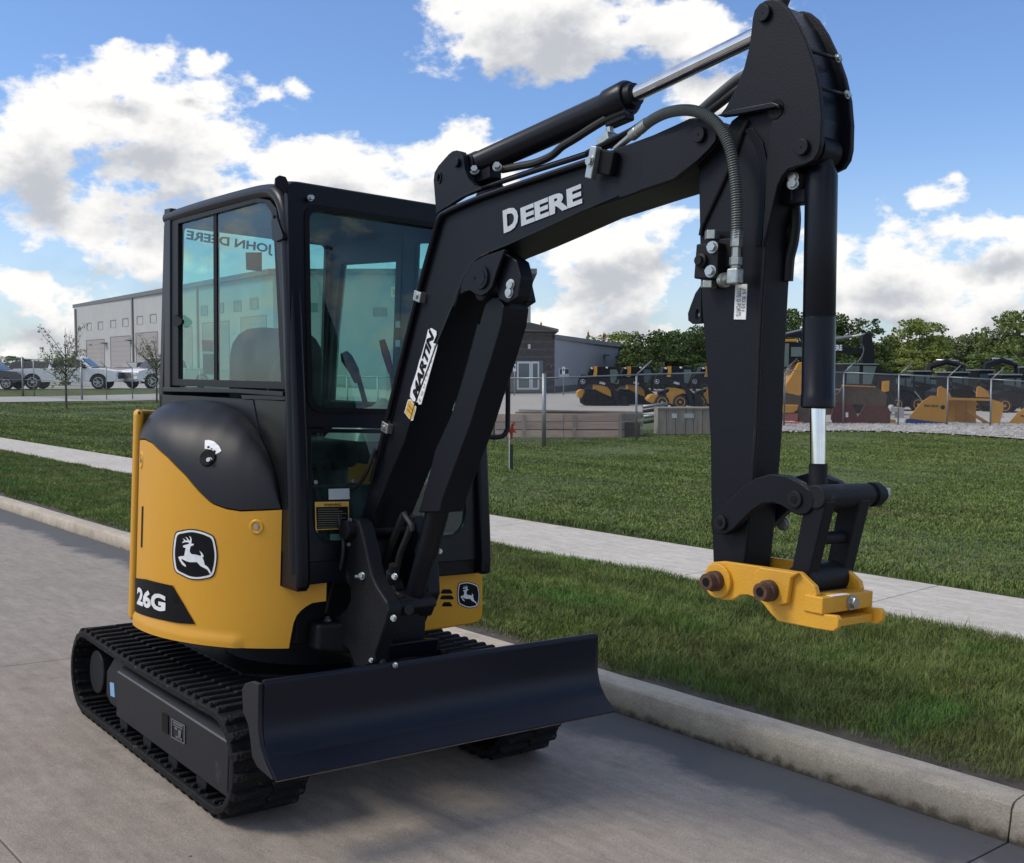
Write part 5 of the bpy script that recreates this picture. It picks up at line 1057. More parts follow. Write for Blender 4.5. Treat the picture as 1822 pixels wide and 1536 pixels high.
# ---- grass blades
def vnoise(x, y, s, seed=0):
    X = x / s; Y = y / s; xi = np.floor(X).astype(int); yi = np.floor(Y).astype(int); fx = X - xi; fy = Y - yi; fx = fx * fx * (3 - 2 * fx); fy = fy * fy * (3 - 2 * fy)
    h = lambda a, b: ((np.sin(a * 127.1 + b * 311.7 + seed * 74.7) * 43758.5453) % 1)
    return (h(xi, yi) * (1 - fx) + h(xi + 1, yi) * fx) * (1 - fy) + (h(xi, yi + 1) * (1 - fx) + h(xi + 1, yi + 1) * fx) * fy
def grass(name, x, y, z, hgt, wid, label, lean=.55):
    n = len(x); a = rng.uniform(0, 2 * pi, n); dx, dy = np.cos(a), np.sin(a); la = 2 * pi * 1.5 * vnoise(x, y, .13, 21) + rng.normal(0, 1.5, n); ln = (.25 + .75 * rng.uniform(0, 1, n)) ** 1.2 * lean * (.6 + .8 * vnoise(x, y, .2, 22))
    lx, ly = np.cos(la) * ln, np.sin(la) * ln; V = np.zeros((n, 5, 3))
    for i, (t, w) in enumerate(((0, 1), (.55, .75))):
        for s, k in ((-1, 0), (1, 1)):
            V[:, 2 * i + k, 0] = x + dx * wid * w * s * .5 + lx * hgt * t * t; V[:, 2 * i + k, 1] = y + dy * wid * w * s * .5 + ly * hgt * t * t; V[:, 2 * i + k, 2] = z + hgt * t
    V[:, 4, 0] = x + lx * hgt; V[:, 4, 1] = y + ly * hgt; V[:, 4, 2] = z + hgt * (1 - .25 * ln)
    me = bpy.data.meshes.new(name); me.vertices.add(n * 5); me.vertices.foreach_set('co', V.reshape(-1))
    idx = (np.arange(n) * 5)[:, None]; q = np.concatenate([idx + np.array([[0, 1, 3, 2]]), idx + np.array([[2, 3, 4]])], 1)
    me.loops.add(n * 7); me.loops.foreach_set('vertex_index', q.reshape(-1).astype(np.int32)); me.polygons.add(n * 2)
    ls = np.stack([np.arange(n) * 7, np.arange(n) * 7 + 4], 1).reshape(-1); me.polygons.foreach_set('loop_start', ls.astype(np.int32)); me.polygons.foreach_set('loop_total', np.tile([4, 3], n).astype(np.int32))
    me.polygons.foreach_set('use_smooth', np.ones(n * 2, bool)); me.update(calc_edges=True); me.validate()
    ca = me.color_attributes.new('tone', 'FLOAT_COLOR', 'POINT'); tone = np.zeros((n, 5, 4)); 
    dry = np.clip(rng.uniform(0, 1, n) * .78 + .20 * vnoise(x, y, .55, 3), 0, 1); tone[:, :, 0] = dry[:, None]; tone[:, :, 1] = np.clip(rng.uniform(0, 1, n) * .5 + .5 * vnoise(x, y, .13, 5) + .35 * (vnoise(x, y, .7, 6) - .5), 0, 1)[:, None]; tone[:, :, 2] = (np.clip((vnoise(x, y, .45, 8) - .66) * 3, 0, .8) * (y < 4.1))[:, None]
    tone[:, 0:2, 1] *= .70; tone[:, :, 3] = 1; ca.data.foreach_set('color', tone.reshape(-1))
    me.materials.append(GRASSB); o = bpy.data.objects.new(name, me); link(o); return tag(o, label, 'grass', kind='stuff')
def inview(x, y, z, pad=60):
    q = (np.stack([x, y, z], -1) - CW) @ WC; u = CX + FPX * q[..., 0] / q[..., 2]; return (q[..., 2] > .5) & (u > -pad * 3) & (u < 1822 + pad * 4)
zvv = np.vectorize(zv); ztv = np.vectorize(zt)
n = 900000; x = rng.uniform(-28, 3.8, n); y = 1.63 + 2.40 * rng.uniform(0, 1, n); keepp = inview(x, y, np.zeros(n)); d = np.hypot(x - CW[0], y - CW[1])
keepp &= rng.uniform(0, 1, n) < np.clip(6.5 / d, .25, 1) ** 1.0
edge = np.clip((y - 1.61 - .11 * vnoise(x, y, .35, 9)) / .14, 0, 1); keepp &= rng.uniform(0, 1, n) < np.clip(edge * 1.3, .0, 1)
keepp &= (vnoise(x, y, .11, 1) * .6 + vnoise(x, y, .4, 2) * .4 + rng.uniform(0, .5, n)) > .28
x, y, d = x[keepp], y[keepp], d[keepp]
hg = .74 * (.035 + .045 * vnoise(x, y, .5, 4) + .03 * rng.uniform(0, 1, len(x))) * np.clip(.35 + (y - 1.6) / .5, .35, 1) * np.where(y > 3.9, 1.15, 1); hg *= np.where(rng.uniform(0, 1, len(x)) > .96, 1.5, 1)
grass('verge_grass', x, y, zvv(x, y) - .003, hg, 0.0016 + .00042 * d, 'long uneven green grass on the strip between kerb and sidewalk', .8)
n = 480000; dd = 6 + 30 * rng.uniform(0, 1, n) ** 1.15; uu = rng.uniform(-30, 1860, n); far_ = rng.uniform(0, 1, n) < .12; dd = np.where(far_, rng.uniform(30, 57, n), dd); uu = np.where(far_, rng.uniform(-30, 900, n), uu)
x = CW[0] + FH[0] * dd + RH[0] * (uu - CX) / FPX * dd; y = CW[1] + FH[1] * dd + RH[1] * (uu - CX) / FPX * dd
keepp = (y > 5.40); x, y, dd, uu = x[keepp], y[keepp], dd[keepp], uu[keepp]
vv_ = 655 + (CW[2] - ztv(x, y)) * FPX / dd; bd_ = np.interp(uu, [0, 290, 420, 860, 1010, 1170, 1236, 1330, 1385, 1525, 1695, 1822], [717, 713, 712, 744, 743, 739, 757, 770, 770, 768, 774, 783]); keepp = vv_ > bd_ + .5
x, y, dd = x[keepp], y[keepp], dd[keepp]
hg = (.020 + .012 * vnoise(x, y, .8, 4) + .016 * rng.uniform(0, 1, len(x))) * np.where(y < 5.65, 1.4, 1)
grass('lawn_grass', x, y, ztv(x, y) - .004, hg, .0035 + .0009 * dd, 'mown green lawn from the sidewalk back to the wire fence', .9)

# ================================================================== TREES
def leafmat(name, c1, c2, r=.12):
    m = mat(name, c1, .6, col2=c2, nscale=1.3, spec=.25, rand=r, detail=3); return m
LEAFD = leafmat('dark_foliage', (.050, .085, .022), (.090, .135, .036)); LEAFL = leafmat('light_foliage', (.150, .200, .040), (.240, .280, .065)); LEAFM = leafmat('mid_foliage', (.095, .140, .036), (.165, .210, .060))
LEAFG = leafmat('grey_foliage', (.130, .160, .070), (.200, .225, .110)); LEAFO = leafmat('young_leaves', (.15, .20, .09), (.26, .26, .15))
BARK = mat('bark', (.075, .060, .048), .9, col2=(.12, .10, .085), nscale=12, bump=.6, bscale=30)
def leafcloud(centers, radii, per, size, seed):
    r_ = np.random.default_rng(seed); V = []; 
    for (c, R_) in zip(centers, radii):
        n = max(3, int(per * (R_[0] * R_[1] * R_[2]) ** (2 / 3.))); dirs = r_.normal(size=(n, 3)); dirs /= np.linalg.norm(dirs, axis=1)[:, None]; rad_ = r_.uniform(.45, 1.12, n)[:, None] ** .6
        p = np.array(c) + dirs * rad_ * np.array(R_); a = r_.normal(size=(n, 3)); a /= np.linalg.norm(a, axis=1)[:, None]; b_ = np.cross(a, r_.normal(size=(n, 3))); b_ /= np.linalg.norm(b_, axis=1)[:, None] + 1e-9
        s = size * r_.uniform(.5, 1.25, n)[:, None]; V.append(np.stack([p - a * s - b_ * s * .2, p + b_ * s * .7, p + a * s, p - b_ * s * .7], 1))
    V = np.concatenate(V); n = len(V); me = bpy.data.meshes.new('crown'); me.vertices.add(n * 4); me.vertices.foreach_set('co', V.reshape(-1)); me.loops.add(n * 4); me.loops.foreach_set('vertex_index', np.arange(n * 4, dtype=np.int32))
    me.polygons.add(n); me.polygons.foreach_set('loop_start', np.arange(n, dtype=np.int32) * 4); me.polygons.foreach_set('loop_total', np.full(n, 4, np.int32)); me.update(calc_edges=True); return me
def crown_mesh(h, w, seed, base=.12):
    r_ = random.Random(seed); C0, R0 = [], []
    for k in range(34):
        t = r_.random(); z = h * (base + (1 - base) * t ** .9); wr = w * .5 * math.sqrt(max(.02, 1 - ((z / h - .52) / .56) ** 2)); a = r_.uniform(0, 2 * pi); q = r_.random() ** .45 * wr * .82
        s = w * r_.uniform(.085, .17); C0.append((q * cos(a), q * sin(a), z * .94)); R0.append((s, s, s * r_.uniform(.6, .9)))
    for k in range(30):
        a = r_.uniform(0, 2 * pi); t = r_.random(); z = h * (.25 + .70 * t); wr = w * .5 * math.sqrt(max(.02, 1 - ((z / h - .52) / .56) ** 2)); s = w * r_.uniform(.05, .09); C0.append((wr * cos(a), wr * sin(a), z)); R0.append((s, s, s * .8))
    return leafcloud(C0, R0, 300, .15, seed)
PROTO = [crown_mesh(8, 6.5, s) for s in (11, 12, 13, 14)]
PMAT = {}
def trunk_mb(h, r, seed, spread):
    r_ = random.Random(seed); b = MB(); b.tube([(0, 0, -.3), (.03, 0, h * .3), (-.02 * h * .2, .02, h * .55), (0, 0, h * .8)], r, 8, rr=[r * 1.2, r, r * .7, r * .25])
    for k in range(6):
        a = k * 1.05 + r_.random(); z0 = h * r_.uniform(.2, .5); b.tube([(0, 0, z0), (spread * .35 * cos(a), spread * .35 * sin(a), z0 + h * .15), (spread * .8 * cos(a), spread * .8 * sin(a), z0 + h * .33)], r * .4, 6, rr=[r * .5, r * .3, r * .12])
    return b
TRK = None
def tree(u, vtop, wpx, D, m, pid, label, vb=None, name='broadleaf_tree'):
    global TRK
    p = at(u, D); H_ = pz(vtop, D) - p[2]; W_ = wpx * 1.06 * D / FPX; t = empty(name, p, random.uniform(0, 6), label, 'tree', 'trees along the back of the yard')
    me = PMAT.get((pid, m.name))
    if me is None: me = PROTO[pid].copy(); me.materials.append(m); PMAT[(pid, m.name)] = me
    o = bpy.data.objects.new('crown', me); link(o, t); o.scale = (W_ / 6.5, W_ / 6.5, H_ / 8.1)
    if TRK is None: TRK = trunk_mb(8, .16, 3, 2.2).build('trunk', BARK, t)
    else:
        c = TRK.copy(); COL.objects.link(c); c.parent = t
    tr = TRK if TRK.parent == t else c; tr.scale = (W_ / 6.5, W_ / 6.5, H_ / 8.3)
TL = [(1092, 589, 105, 125, LEAFL, 0, 'light green bushy tree rising behind the low grey wing of the brick building'),
      (1140, 606, 80, 112, LEAFM, 2, 'mid green tree at the right end of the low grey wing'),
      (1178, 588, 100, 105, LEAFD, 1, 'dark loose-crowned tree behind the two black track loaders'),
      (1232, 582, 95, 108, LEAFD, 3, 'dark green tree just left of the big black digging arm'),
      (1268, 572, 110, 118, LEAFM, 0, 'tree mostly hidden behind the upright black digging arm'),
      (1330, 590, 110, 118, LEAFD, 2, 'tree hidden behind the digging arm, seen only at its edges'),
      (1398, 548, 90, 110, LEAFD, 1, 'tall dark tree between the digging arm and its bucket cylinder'),
      (1452, 566, 95, 112, LEAFM, 3, 'tree behind the lower end of the bucket cylinder'),
      (1508, 556, 128, 104, LEAFD, 2, 'broad dark tree right of the bucket cylinder, above the background excavator'),
      (1566, 606, 72, 116, LEAFL, 0, 'small light green tree just right of the background excavator arm'),
      (1600, 598, 85, 110, LEAFL, 3, 'light green tree left of the tallest rounded one'),
      (1634, 566, 104, 106, LEAFL, 1, 'tall rounded light green tree above the yellow snow pushers'),
      (1676, 596, 84, 112, LEAFM, 2, 'mid green tree right of the tall rounded one'),
      (1716, 594, 84, 110, LEAFG, 0, 'grey green feathery tree with a flat top'),
      (1754, 588, 90, 112, LEAFG, 3, 'grey green tree left of the tall one at the right edge'),
      (1806, 552, 116, 106, LEAFM, 1, 'tall dark green tree near the right edge of the picture'),
      (1870, 548, 120, 108, LEAFM, 2, 'tall tree cut off by the right edge of the picture'),
      (1930, 575, 120, 108, LEAFL, 0, 'light tree just outside the right edge'), (1560, 640, 90, 96, LEAFD, 1, 'low dark bush behind the cab of the dozer'),
      (1625, 636, 100, 94, LEAFL, 2, 'low light green bush right above the wire fence posts'), (1700, 640, 100, 95, LEAFG, 3, 'low grey green bush above the first snow pusher'),
      (1775, 628, 120, 94, LEAFM, 0, 'low mid green bush above the second snow pusher'), (1860, 630, 120, 94, LEAFM, 1, 'low bush at the right edge'),
      (1160, 650, 100, 96, LEAFD, 3, 'low dark bush behind the first track loader'), (1235, 645, 100, 96, LEAFD, 2, 'low dark bush behind the wheeled loader'),
      (1340, 640, 120, 98, LEAFD, 0, 'low dark bush behind the digging arm'), (1440, 640, 110, 98, LEAFD, 1, 'low dark bush behind the bucket cylinder'), (1505, 640, 90, 98, LEAFD, 3, 'low dark bush below the broad dark tree'),
      (24, 633, 46, 150, LEAFM, 1, 'round green tree far off at the left edge, behind the parked cars'), (58, 638, 34, 155, LEAFD, 2, 'small dark green tree far off, left of the young street tree'), (-20, 640, 50, 150, LEAFM, 0, 'green tree beyond the left edge'),
      ]
for a in TL: tree(a[0], a[1], a[2], a[3], a[4], a[5], a[6])
# understory that closes the view below the crowns
r_ = random.Random(5); C0, R0 = [], []
for k in range(260):
    u = r_.uniform(1120, 1990); D = r_.uniform(108, 130); p = at(u, D); h = r_.uniform(1.0, 3.0); C0.append((p[0], p[1], p[2] + h)); R0.append((r_.uniform(1.2, 2.2),) * 2 + (h,))
me = leafcloud(C0, R0, 70, .22, 77); me.name = 'woodland_understory'; me.materials.append(LEAFD); o = bpy.data.objects.new('woodland_understory', me); link(o); tag(o, 'dark mass of brush under the trees behind the yard', 'brush', kind='stuff')
# young street trees with few leaves
def sapling(u, v, Hpx, wpx, seed, label):
    p = G(u, v); D = depth(p); H_ = Hpx * D / FPX; W_ = wpx * D / FPX; r_ = random.Random(seed); t = empty('young_tree', p, 0, label, 'tree', 'young trees on the lawn')
    b = MB(); b.tube([(0, 0, -.1), (.02, 0, H_ * .25), (-.03, .02, H_ * .45), (.02, 0, H_ * .72), (0, .03, H_ * .96)], .04, 8, rr=[.055, .042, .034, .018, .006]); b.build('trunk', BARK, t)
    br = MB(); C0, R0 = [], []
    for k in range(30):
        z0 = H_ * r_.uniform(.28, .62); a = r_.uniform(0, 2 * pi); ln = W_ * .5 * r_.uniform(.55, 1.05); up = r_.uniform(.5, 1.15) * ln
        q = [(0, 0, z0), (ln * .4 * cos(a), ln * .4 * sin(a), z0 + up * .55), (ln * .75 * cos(a), ln * .75 * sin(a), z0 + up * .95), (ln * cos(a), ln * sin(a), min(H_ * .97, z0 + up * 1.45))]
        br.tube(q, .012, 5, rr=[.016, .011, .007, .003])
        for m_ in range(9):
            f = r_.uniform(.3, 1.0); i = min(2, int(f * 3)); g = f * 3 - i; c = [q[i][j] + (q[i + 1][j] - q[i][j]) * g + r_.gauss(0, .06) for j in range(3)]; C0.append(c); R0.append((.07, .07, .07))
    br.build('branches', BARK, t, kind='stuff')
    for k in range(70):
        a = r_.uniform(0, 2 * pi); C0.append((r_.gauss(0, W_ * .13), r_.gauss(0, W_ * .13), H_ * r_.uniform(.25, .62))); R0.append((.10, .10, .10))
    me = leafcloud(C0, R0, 900, .042, seed); me.materials.append(LEAFO); o = bpy.data.objects.new('crown', me); link(o, t)
sapling(118, 727, 150, 92, 4, 'thin young tree with sparse leaves on the lawn, nearest the left edge')
sapling(279, 716, 128, 86, 8, 'thin young tree partly hidden behind the rear corner of the cab')

# ================================================================== BUILDINGS
WALLM = mat('pale_metal_wall', (.40, .40, .39), .6, col2=(.44, .44, .43), nscale=.5); TRIM = mat('dark_trim', (.13, .135, .14), .6); DOORM = mat('roller_door', (.30, .275, .265), .6, col2=(.33, .305, .295), nscale=.4)
WINM = mat('window_glass', (.10, .13, .15), .12, spec=.7, nscale=1); WHT = mat('white_frame', (.62, .63, .63), .5)
GREYW = mat('grey_wing_wall', (.27, .275, .30), .6, col2=(.30, .305, .33), nscale=.4); ROOFM = mat('grey_roof', (.14, .145, .15), .6)
def quadwall(b, A, Bp, z0, z1, th=.3):                  # upright wall between two ground points
    A = np.array(A[:2]); B_ = np.array(Bp[:2]); d = (B_ - A) / np.linalg.norm(B_ - A); n = np.array([-d[1], d[0]]) * th
    return b.prism([(*A, z0), (*B_, z0), (*B_, z1), (*A, z1)], [(*(A + n), z0), (*(B_ + n), z0), (*(B_ + n), z1), (*(A + n), z1)])
wh = empty('warehouse', at(488, 90), 0, 'long pale grey metal warehouse with roller doors and a row of small square windows', 'building')
def wm(mb, name, m, par=None, **k):
    par = par or wh; o = mb.build(name, m, par, **k); o.matrix_parent_inverse = Matrix.Translation(-Vector(par.location if par.parent is None else par.parent.location)); return o
def wpart(mb, name, m, par, root): 
    loc = np.array(root.location); mb.v = [tuple(np.array(v) - loc) for v in mb.v]; return mb.build(name, m, par)
WA, WB, WCn = at(135, 140), at(488, 90), at(944, 90); zg = CW[2] - 1.26; ztop = CW[2] + 7.6
def facepoint(u, A, B_):                                # where column u crosses the wall A-B
    A = np.array(A[:2]); B_ = np.array(B_[:2]); r = FH + RH * (u - CX) / FPX; M = np.array([r, A - B_]).T; s = np.linalg.solve(M, A - CW[:2]); return A + (B_ - A) * s[1], s[0]
bq = MB(); back = 30 * FH
P4 = [WA[:2], WB[:2], WCn[:2], WCn[:2] + back, WA[:2] + back * 1.2 + RH * 2]
bq.zprism([tuple(p) for p in P4], zg - 1.2, ztop); wpart(bq, 'wall', WALLM, wh, wh)
bq = MB(); dA = (WB[:2] - WA[:2]) / np.linalg.norm(WB[:2] - WA[:2])
P5 = [WA[:2] - dA * .6, WB[:2] + np.array([dA[1], -dA[0]]) * .4, WCn[:2] + RH * .5 - FH * .4, WCn[:2] + back, WA[:2] + back * 1.2]
bq.zprism([tuple(p) for p in P5], ztop, ztop + .42); wpart(bq, 'roof', TRIM, wh, wh)
def on_face(b, u0, u1, v0, v1, A, B_, off, dep=.12):    # box on a wall covering picture columns u0-u1, rows v0 (top) - v1
    p0, d0 = facepoint(u0, A, B_); p1, d1 = facepoint(u1, A, B_); z1 = pz(v0, (d0 + d1) / 2); z0 = pz(v1, (d0 + d1) / 2); d = (p1 - p0) / np.linalg.norm(p1 - p0); n = np.array([d[1], -d[0]])
    if np.dot(n, CW[:2] - p0) < 0: n = -n
    a, c = p0 + n * off, p1 + n * off; e, f = p0 + n * (off - dep), p1 + n * (off - dep)
    b.prism([(*a, z0), (*c, z0), (*c, z1), (*a, z1)], [(*e, z0), (*f, z0), (*f, z1), (*e, z1)]); return b
for u0, u1, v0, v1 in ((157, 165.5, 575, 588), (177, 186, 573, 587), (199, 209, 570, 583.5), (220.5, 231, 567, 581.5), (246, 257, 563, 577.5), (269.5, 281, 559.5, 575), (360, 372, 545, 562), (388, 401, 540, 558), (418, 432, 536, 555), (447, 462, 531, 551)):
    w = wpart(on_face(MB(), u0, u1, v0, v1, WA, WB, .02), 'window', TRIM, wh, wh); wpart(on_face(MB(), u0 + 2.4, u1, v0 + 2.0, v1, WA, WB, .045), 'pane', WALLM if u0 < 300 else WINM, w, wh)
for u0, u1, v0 in ((155.5, 188, 604.5), (198, 234, 598.5), (243.5, 283, 591.5), (300, 344, 583), (362, 410, 573), (430, 476, 563)):
    w = wpart(on_face(MB(), u0, u1, v0, 676 if u0 < 240 else 680, WA, WB, .02), 'door_surround', TRIM, wh, wh)
    dn_ = facepoint((u0 + u1) / 2, WA, WB)[1]; nsl = 9; vb_ = 655 + 1.26 * FPX / dn_
    for k in range(nsl):
        va = v0 + 1.6 + (vb_ - v0) * k / nsl; vbb = v0 + 1.6 + (vb_ - v0) * (k + 1) / nsl - .25; wpart(on_face(MB(), u0 + 2.2, u1, va, vbb, WA, WB, .05), 'door_panel', DOORM, w, wh)
for u in (138.5, 239.5, 355): wpart(on_face(MB(), u - .9, u + .9, 551 if u < 200 else (531 if u < 300 else 512), 676, WA, WB, .14), 'downpipe', TRIM, wh, wh)
for u, v in ((191, 611), (236, 606)): wpart(on_face(MB(), u - 2.5, u + 2.5, v - .8, v + 1, WA, WB, .6, .6), 'wall_lamp', TRIM, wh, wh)
for u0, u1, v0, v1 in ((545, 567, 540, 556), (665, 690, 548, 564)): 
    w = wpart(on_face(MB(), u0, u1, v0, v1, WB, WCn, .02), 'window', TRIM, wh, wh); wpart(on_face(MB(), u0 + 1.5, u1 - 1.5, v0 + 1.5, v1 - 1.5, WB, WCn, .03), 'pane', WINM, w, wh)
w = wpart(on_face(MB(), 697, 707, 512, 530, WB, WCn, .05), 'wall_badge', WHT, wh, wh); wpart(on_face(MB(), 700, 706.5, 515, 526, WB, WCn, .07), 'badge_print', YELLOW, w, wh)
# brick office and its low wing
def brickmat():
    m = mat('dark_brick', (.075, .070, .068), .9, col2=(.105, .098, .094), nscale=2.0, bump=.2, bscale=8); return m
BRICK = brickmat(); BRICKL = mat('light_brick', (.135, .125, .12), .9, col2=(.10, .094, .09), nscale=3)
of = empty('brick_office', at(940, 87), 0, 'low dark brick office entrance with white framed glass doors', 'building')
OA, OB, OC = at(800, 84), at(986.5, 88), at(1123, 134); zo = pz(697, 87)
pk = np.array([CW[2] + 3.32])
bq = MB(); bq.zprism([tuple(OA[:2]), tuple(OB[:2]), tuple(OB[:2] + FH * 6), tuple(OA[:2] + FH * 6)], zo - .5, pz(587, 88)); wpart(bq, 'wall', MATS['dark_brick'], of, of)
# courses of brickwork standing proud of the joints, joined per course
zc = zo + .05; k = 0
while zc < pz(588.5, 88):
    b = MB(); p0 = np.array(OA[:2]); dO = (OB[:2] - OA[:2]); Lw = np.linalg.norm(dO); dO /= Lw; nO = np.array([dO[1], -dO[0]]); nO = nO if np.dot(nO, CW[:2] - p0) > 0 else -nO
    s = Lw - 5.2 + (.2 if k % 2 else 0)
    while s < Lw - .05:
        e = min(s + .385, Lw); a = p0 + dO * s; c = p0 + dO * e
        uu_ = (( (a + c) / 2 - CW[:2]) @ RH) / (((a + c) / 2 - CW[:2]) @ FH) * FPX + CX
        if not (905 < uu_ < 968 and zc < pz(642, 87)):
            b.prism([(*(a + nO * .02), zc), (*(c + nO * .02), zc), (*(c + nO * .02), zc + .17), (*(a + nO * .02), zc + .17)], [(*(a - nO * .05), zc), (*(c - nO * .05), zc), (*(c - nO * .05), zc + .17), (*(a - nO * .05), zc + .17)])
        s += .40
    o = wpart(b, 'brick_course', BRICKL if k % 3 == 1 else MATS['dark_brick'], of, of); o['kind'] = 'stuff'; zc += .20; k += 1
bq = MB(); bq.prism([(*(OA[:2] - FH * .5), pz(576, 84)), (*(at(944, 86)[:2] - FH * .5), pz(575, 86)), (*(OB[:2] - FH * .5 + RH * .3), pz(586.5, 88)), (*(OB[:2] - FH * .5 + RH * .3), pz(591, 88)), (*(OA[:2] - FH * .5), pz(588, 84))],
         [(*(OA[:2] + FH * 6), pz(576, 84)), (*(at(944, 86)[:2] + FH * 6), pz(575, 86)), (*(OB[:2] + FH * 6 + RH * .3), pz(586.5, 88)), (*(OB[:2] + FH * 6 + RH * .3), pz(591, 88)), (*(OA[:2] + FH * 6), pz(588, 84))])
wpart(bq, 'roof', ROOFM, of, of)
bq = MB(); bq.zprism([tuple(OA[:2] - FH * .3 + RH * 1), tuple(at(941, 86)[:2] - FH * .3), tuple(at(941, 86)[:2] + FH), tuple(OA[:2] + FH)], pz(575.5, 86), pz(573, 86)); wpart(bq, 'roof_cap', WHT, of, of)
w = wpart(on_face(MB(), 907.5, 966, 642, 697, OA, OB, .03), 'entrance_recess', TRIM, of, of)
for u0, u1 in ((919, 943.5), (944.2, 958.5)):
    dr = wpart(on_face(MB(), u0, u1, 643.5, 693.5, OA, OB, .08), 'door', WHT, of, of); wpart(on_face(MB(), u0 + 3, u1 - 3, 647, 690, OA, OB, .10), 'pane', WINM, dr, of)
wpart(on_face(MB(), 959.5, 965.5, 645, 696, OA, OB, .05), 'side_pane', WINM, of, of)
wpart(on_face(MB(), 938.5, 942, 613, 621, OA, OB, .15), 'wall_lamp', WHT, of, of)
for u in (899.5, 979): wpart(on_face(MB(), u - 1.5, u + 1.5, 650, 654, OA, OB, .15), 'wall_lamp', TRIM, of, of)
bq = MB(); bq.zprism([tuple(OB[:2]), tuple(OC[:2]), tuple(OC[:2] + FH * 12 - RH * 4), tuple(OB[:2] + FH * 30 - RH * 3)], zo - .6, pz(604, 88)); wpart(bq, 'wing_wall', GREYW, of, of)
bq = MB(); bq.zprism([tuple(OB[:2] - FH * .3), tuple(OC[:2] + RH * .5 - FH * .3), tuple(OC[:2] + FH * 12 + RH * .5), tuple(OB[:2] + FH * 30)], pz(604, 88), pz(595.5, 88)); wpart(bq, 'wing_roof', ROOFM, of, of)
wpart(on_face(MB(), 987.5, 1122, 681, 700, OB, OC, .05), 'wing_base', MATS['dark_brick'], of, of)
w = wpart(on_face(MB(), 994, 1011, 656, 674, OB, OC, .05), 'window', WHT, of, of); wpart(on_face(MB(), 995, 1010, 657, 665.5, OB, OC, .08), 'pane', WINM, w, of)
wpart(on_face(MB(), 1073, 1077, 631, 634, OB, OC, .5, .5), 'wall_lamp', TRIM, of, of)
ORN = mat('orange_fabric', (.55, .10, .03), .8, col2=(.45, .07, .02), nscale=20)
for u, v0, v1, lab in ((936, 561, 574, 'short red marker above the brick office roof'), (962.5, 570, 582, 'thin red marker pole right of the roof peak'), (1046, 587, 604, 'thin orange pole behind the low grey wing'), (1074, 591, 611, 'thicker orange pole near the right end of the grey wing')):
    D = 150; p = at(u, D); b = MB(); hw = .10 if u != 1074 else .3; b.box(-.12, .12, -.1, .1, 0, pz(v0 + 5, D) - p[2]); b.prism([(-hw, -.1, pz(v0 + 7, D) - p[2] - .4), (hw, -.1, pz(v0 + 7, D) - p[2] - .4), (0, -.1, pz(v0, D) - p[2])], [(-hw, .1, pz(v0 + 7, D) - p[2] - .4), (hw, .1, pz(v0 + 7, D) - p[2] - .4), (0, .1, pz(v0, D) - p[2])])
    o = b.build('marker_pole', ORN, None); o.location = p; o.rotation_euler = (0, 0, YAW); tag(o, lab, 'pole', 'orange poles behind the office')
# parking signs at the doors
BLUE = mat('sign_blue', (.03, .08, .32), .5); GALV = mat('galvanised_steel', (.30, .32, .325), .45, .7, col2=(.24, .26, .265), nscale=30)
for u, vt_, lab in ((915.5, 648, 'white parking sign left of the office doors'), (1002.5, 653, 'white parking sign in front of the grey wing')):
    D = 80; p = at(u, D); t = empty('parking_sign', p, YAW, lab, 'sign', 'parking signs at the office'); h1 = pz(vt_, D) - p[2]
    MB().cyl((0, 0, 0), (0, 0, h1), .04, 8).build('sign_post', GALV, t); s = MB().box(-.10 * 1, .10, -.06, -.04, h1 - .55, h1).build('sign_plate', WHT, t); MB().box(-.05, .05, -.07, -.062, h1 - .32, h1 - .12).build('sign_symbol', BLUE, s)
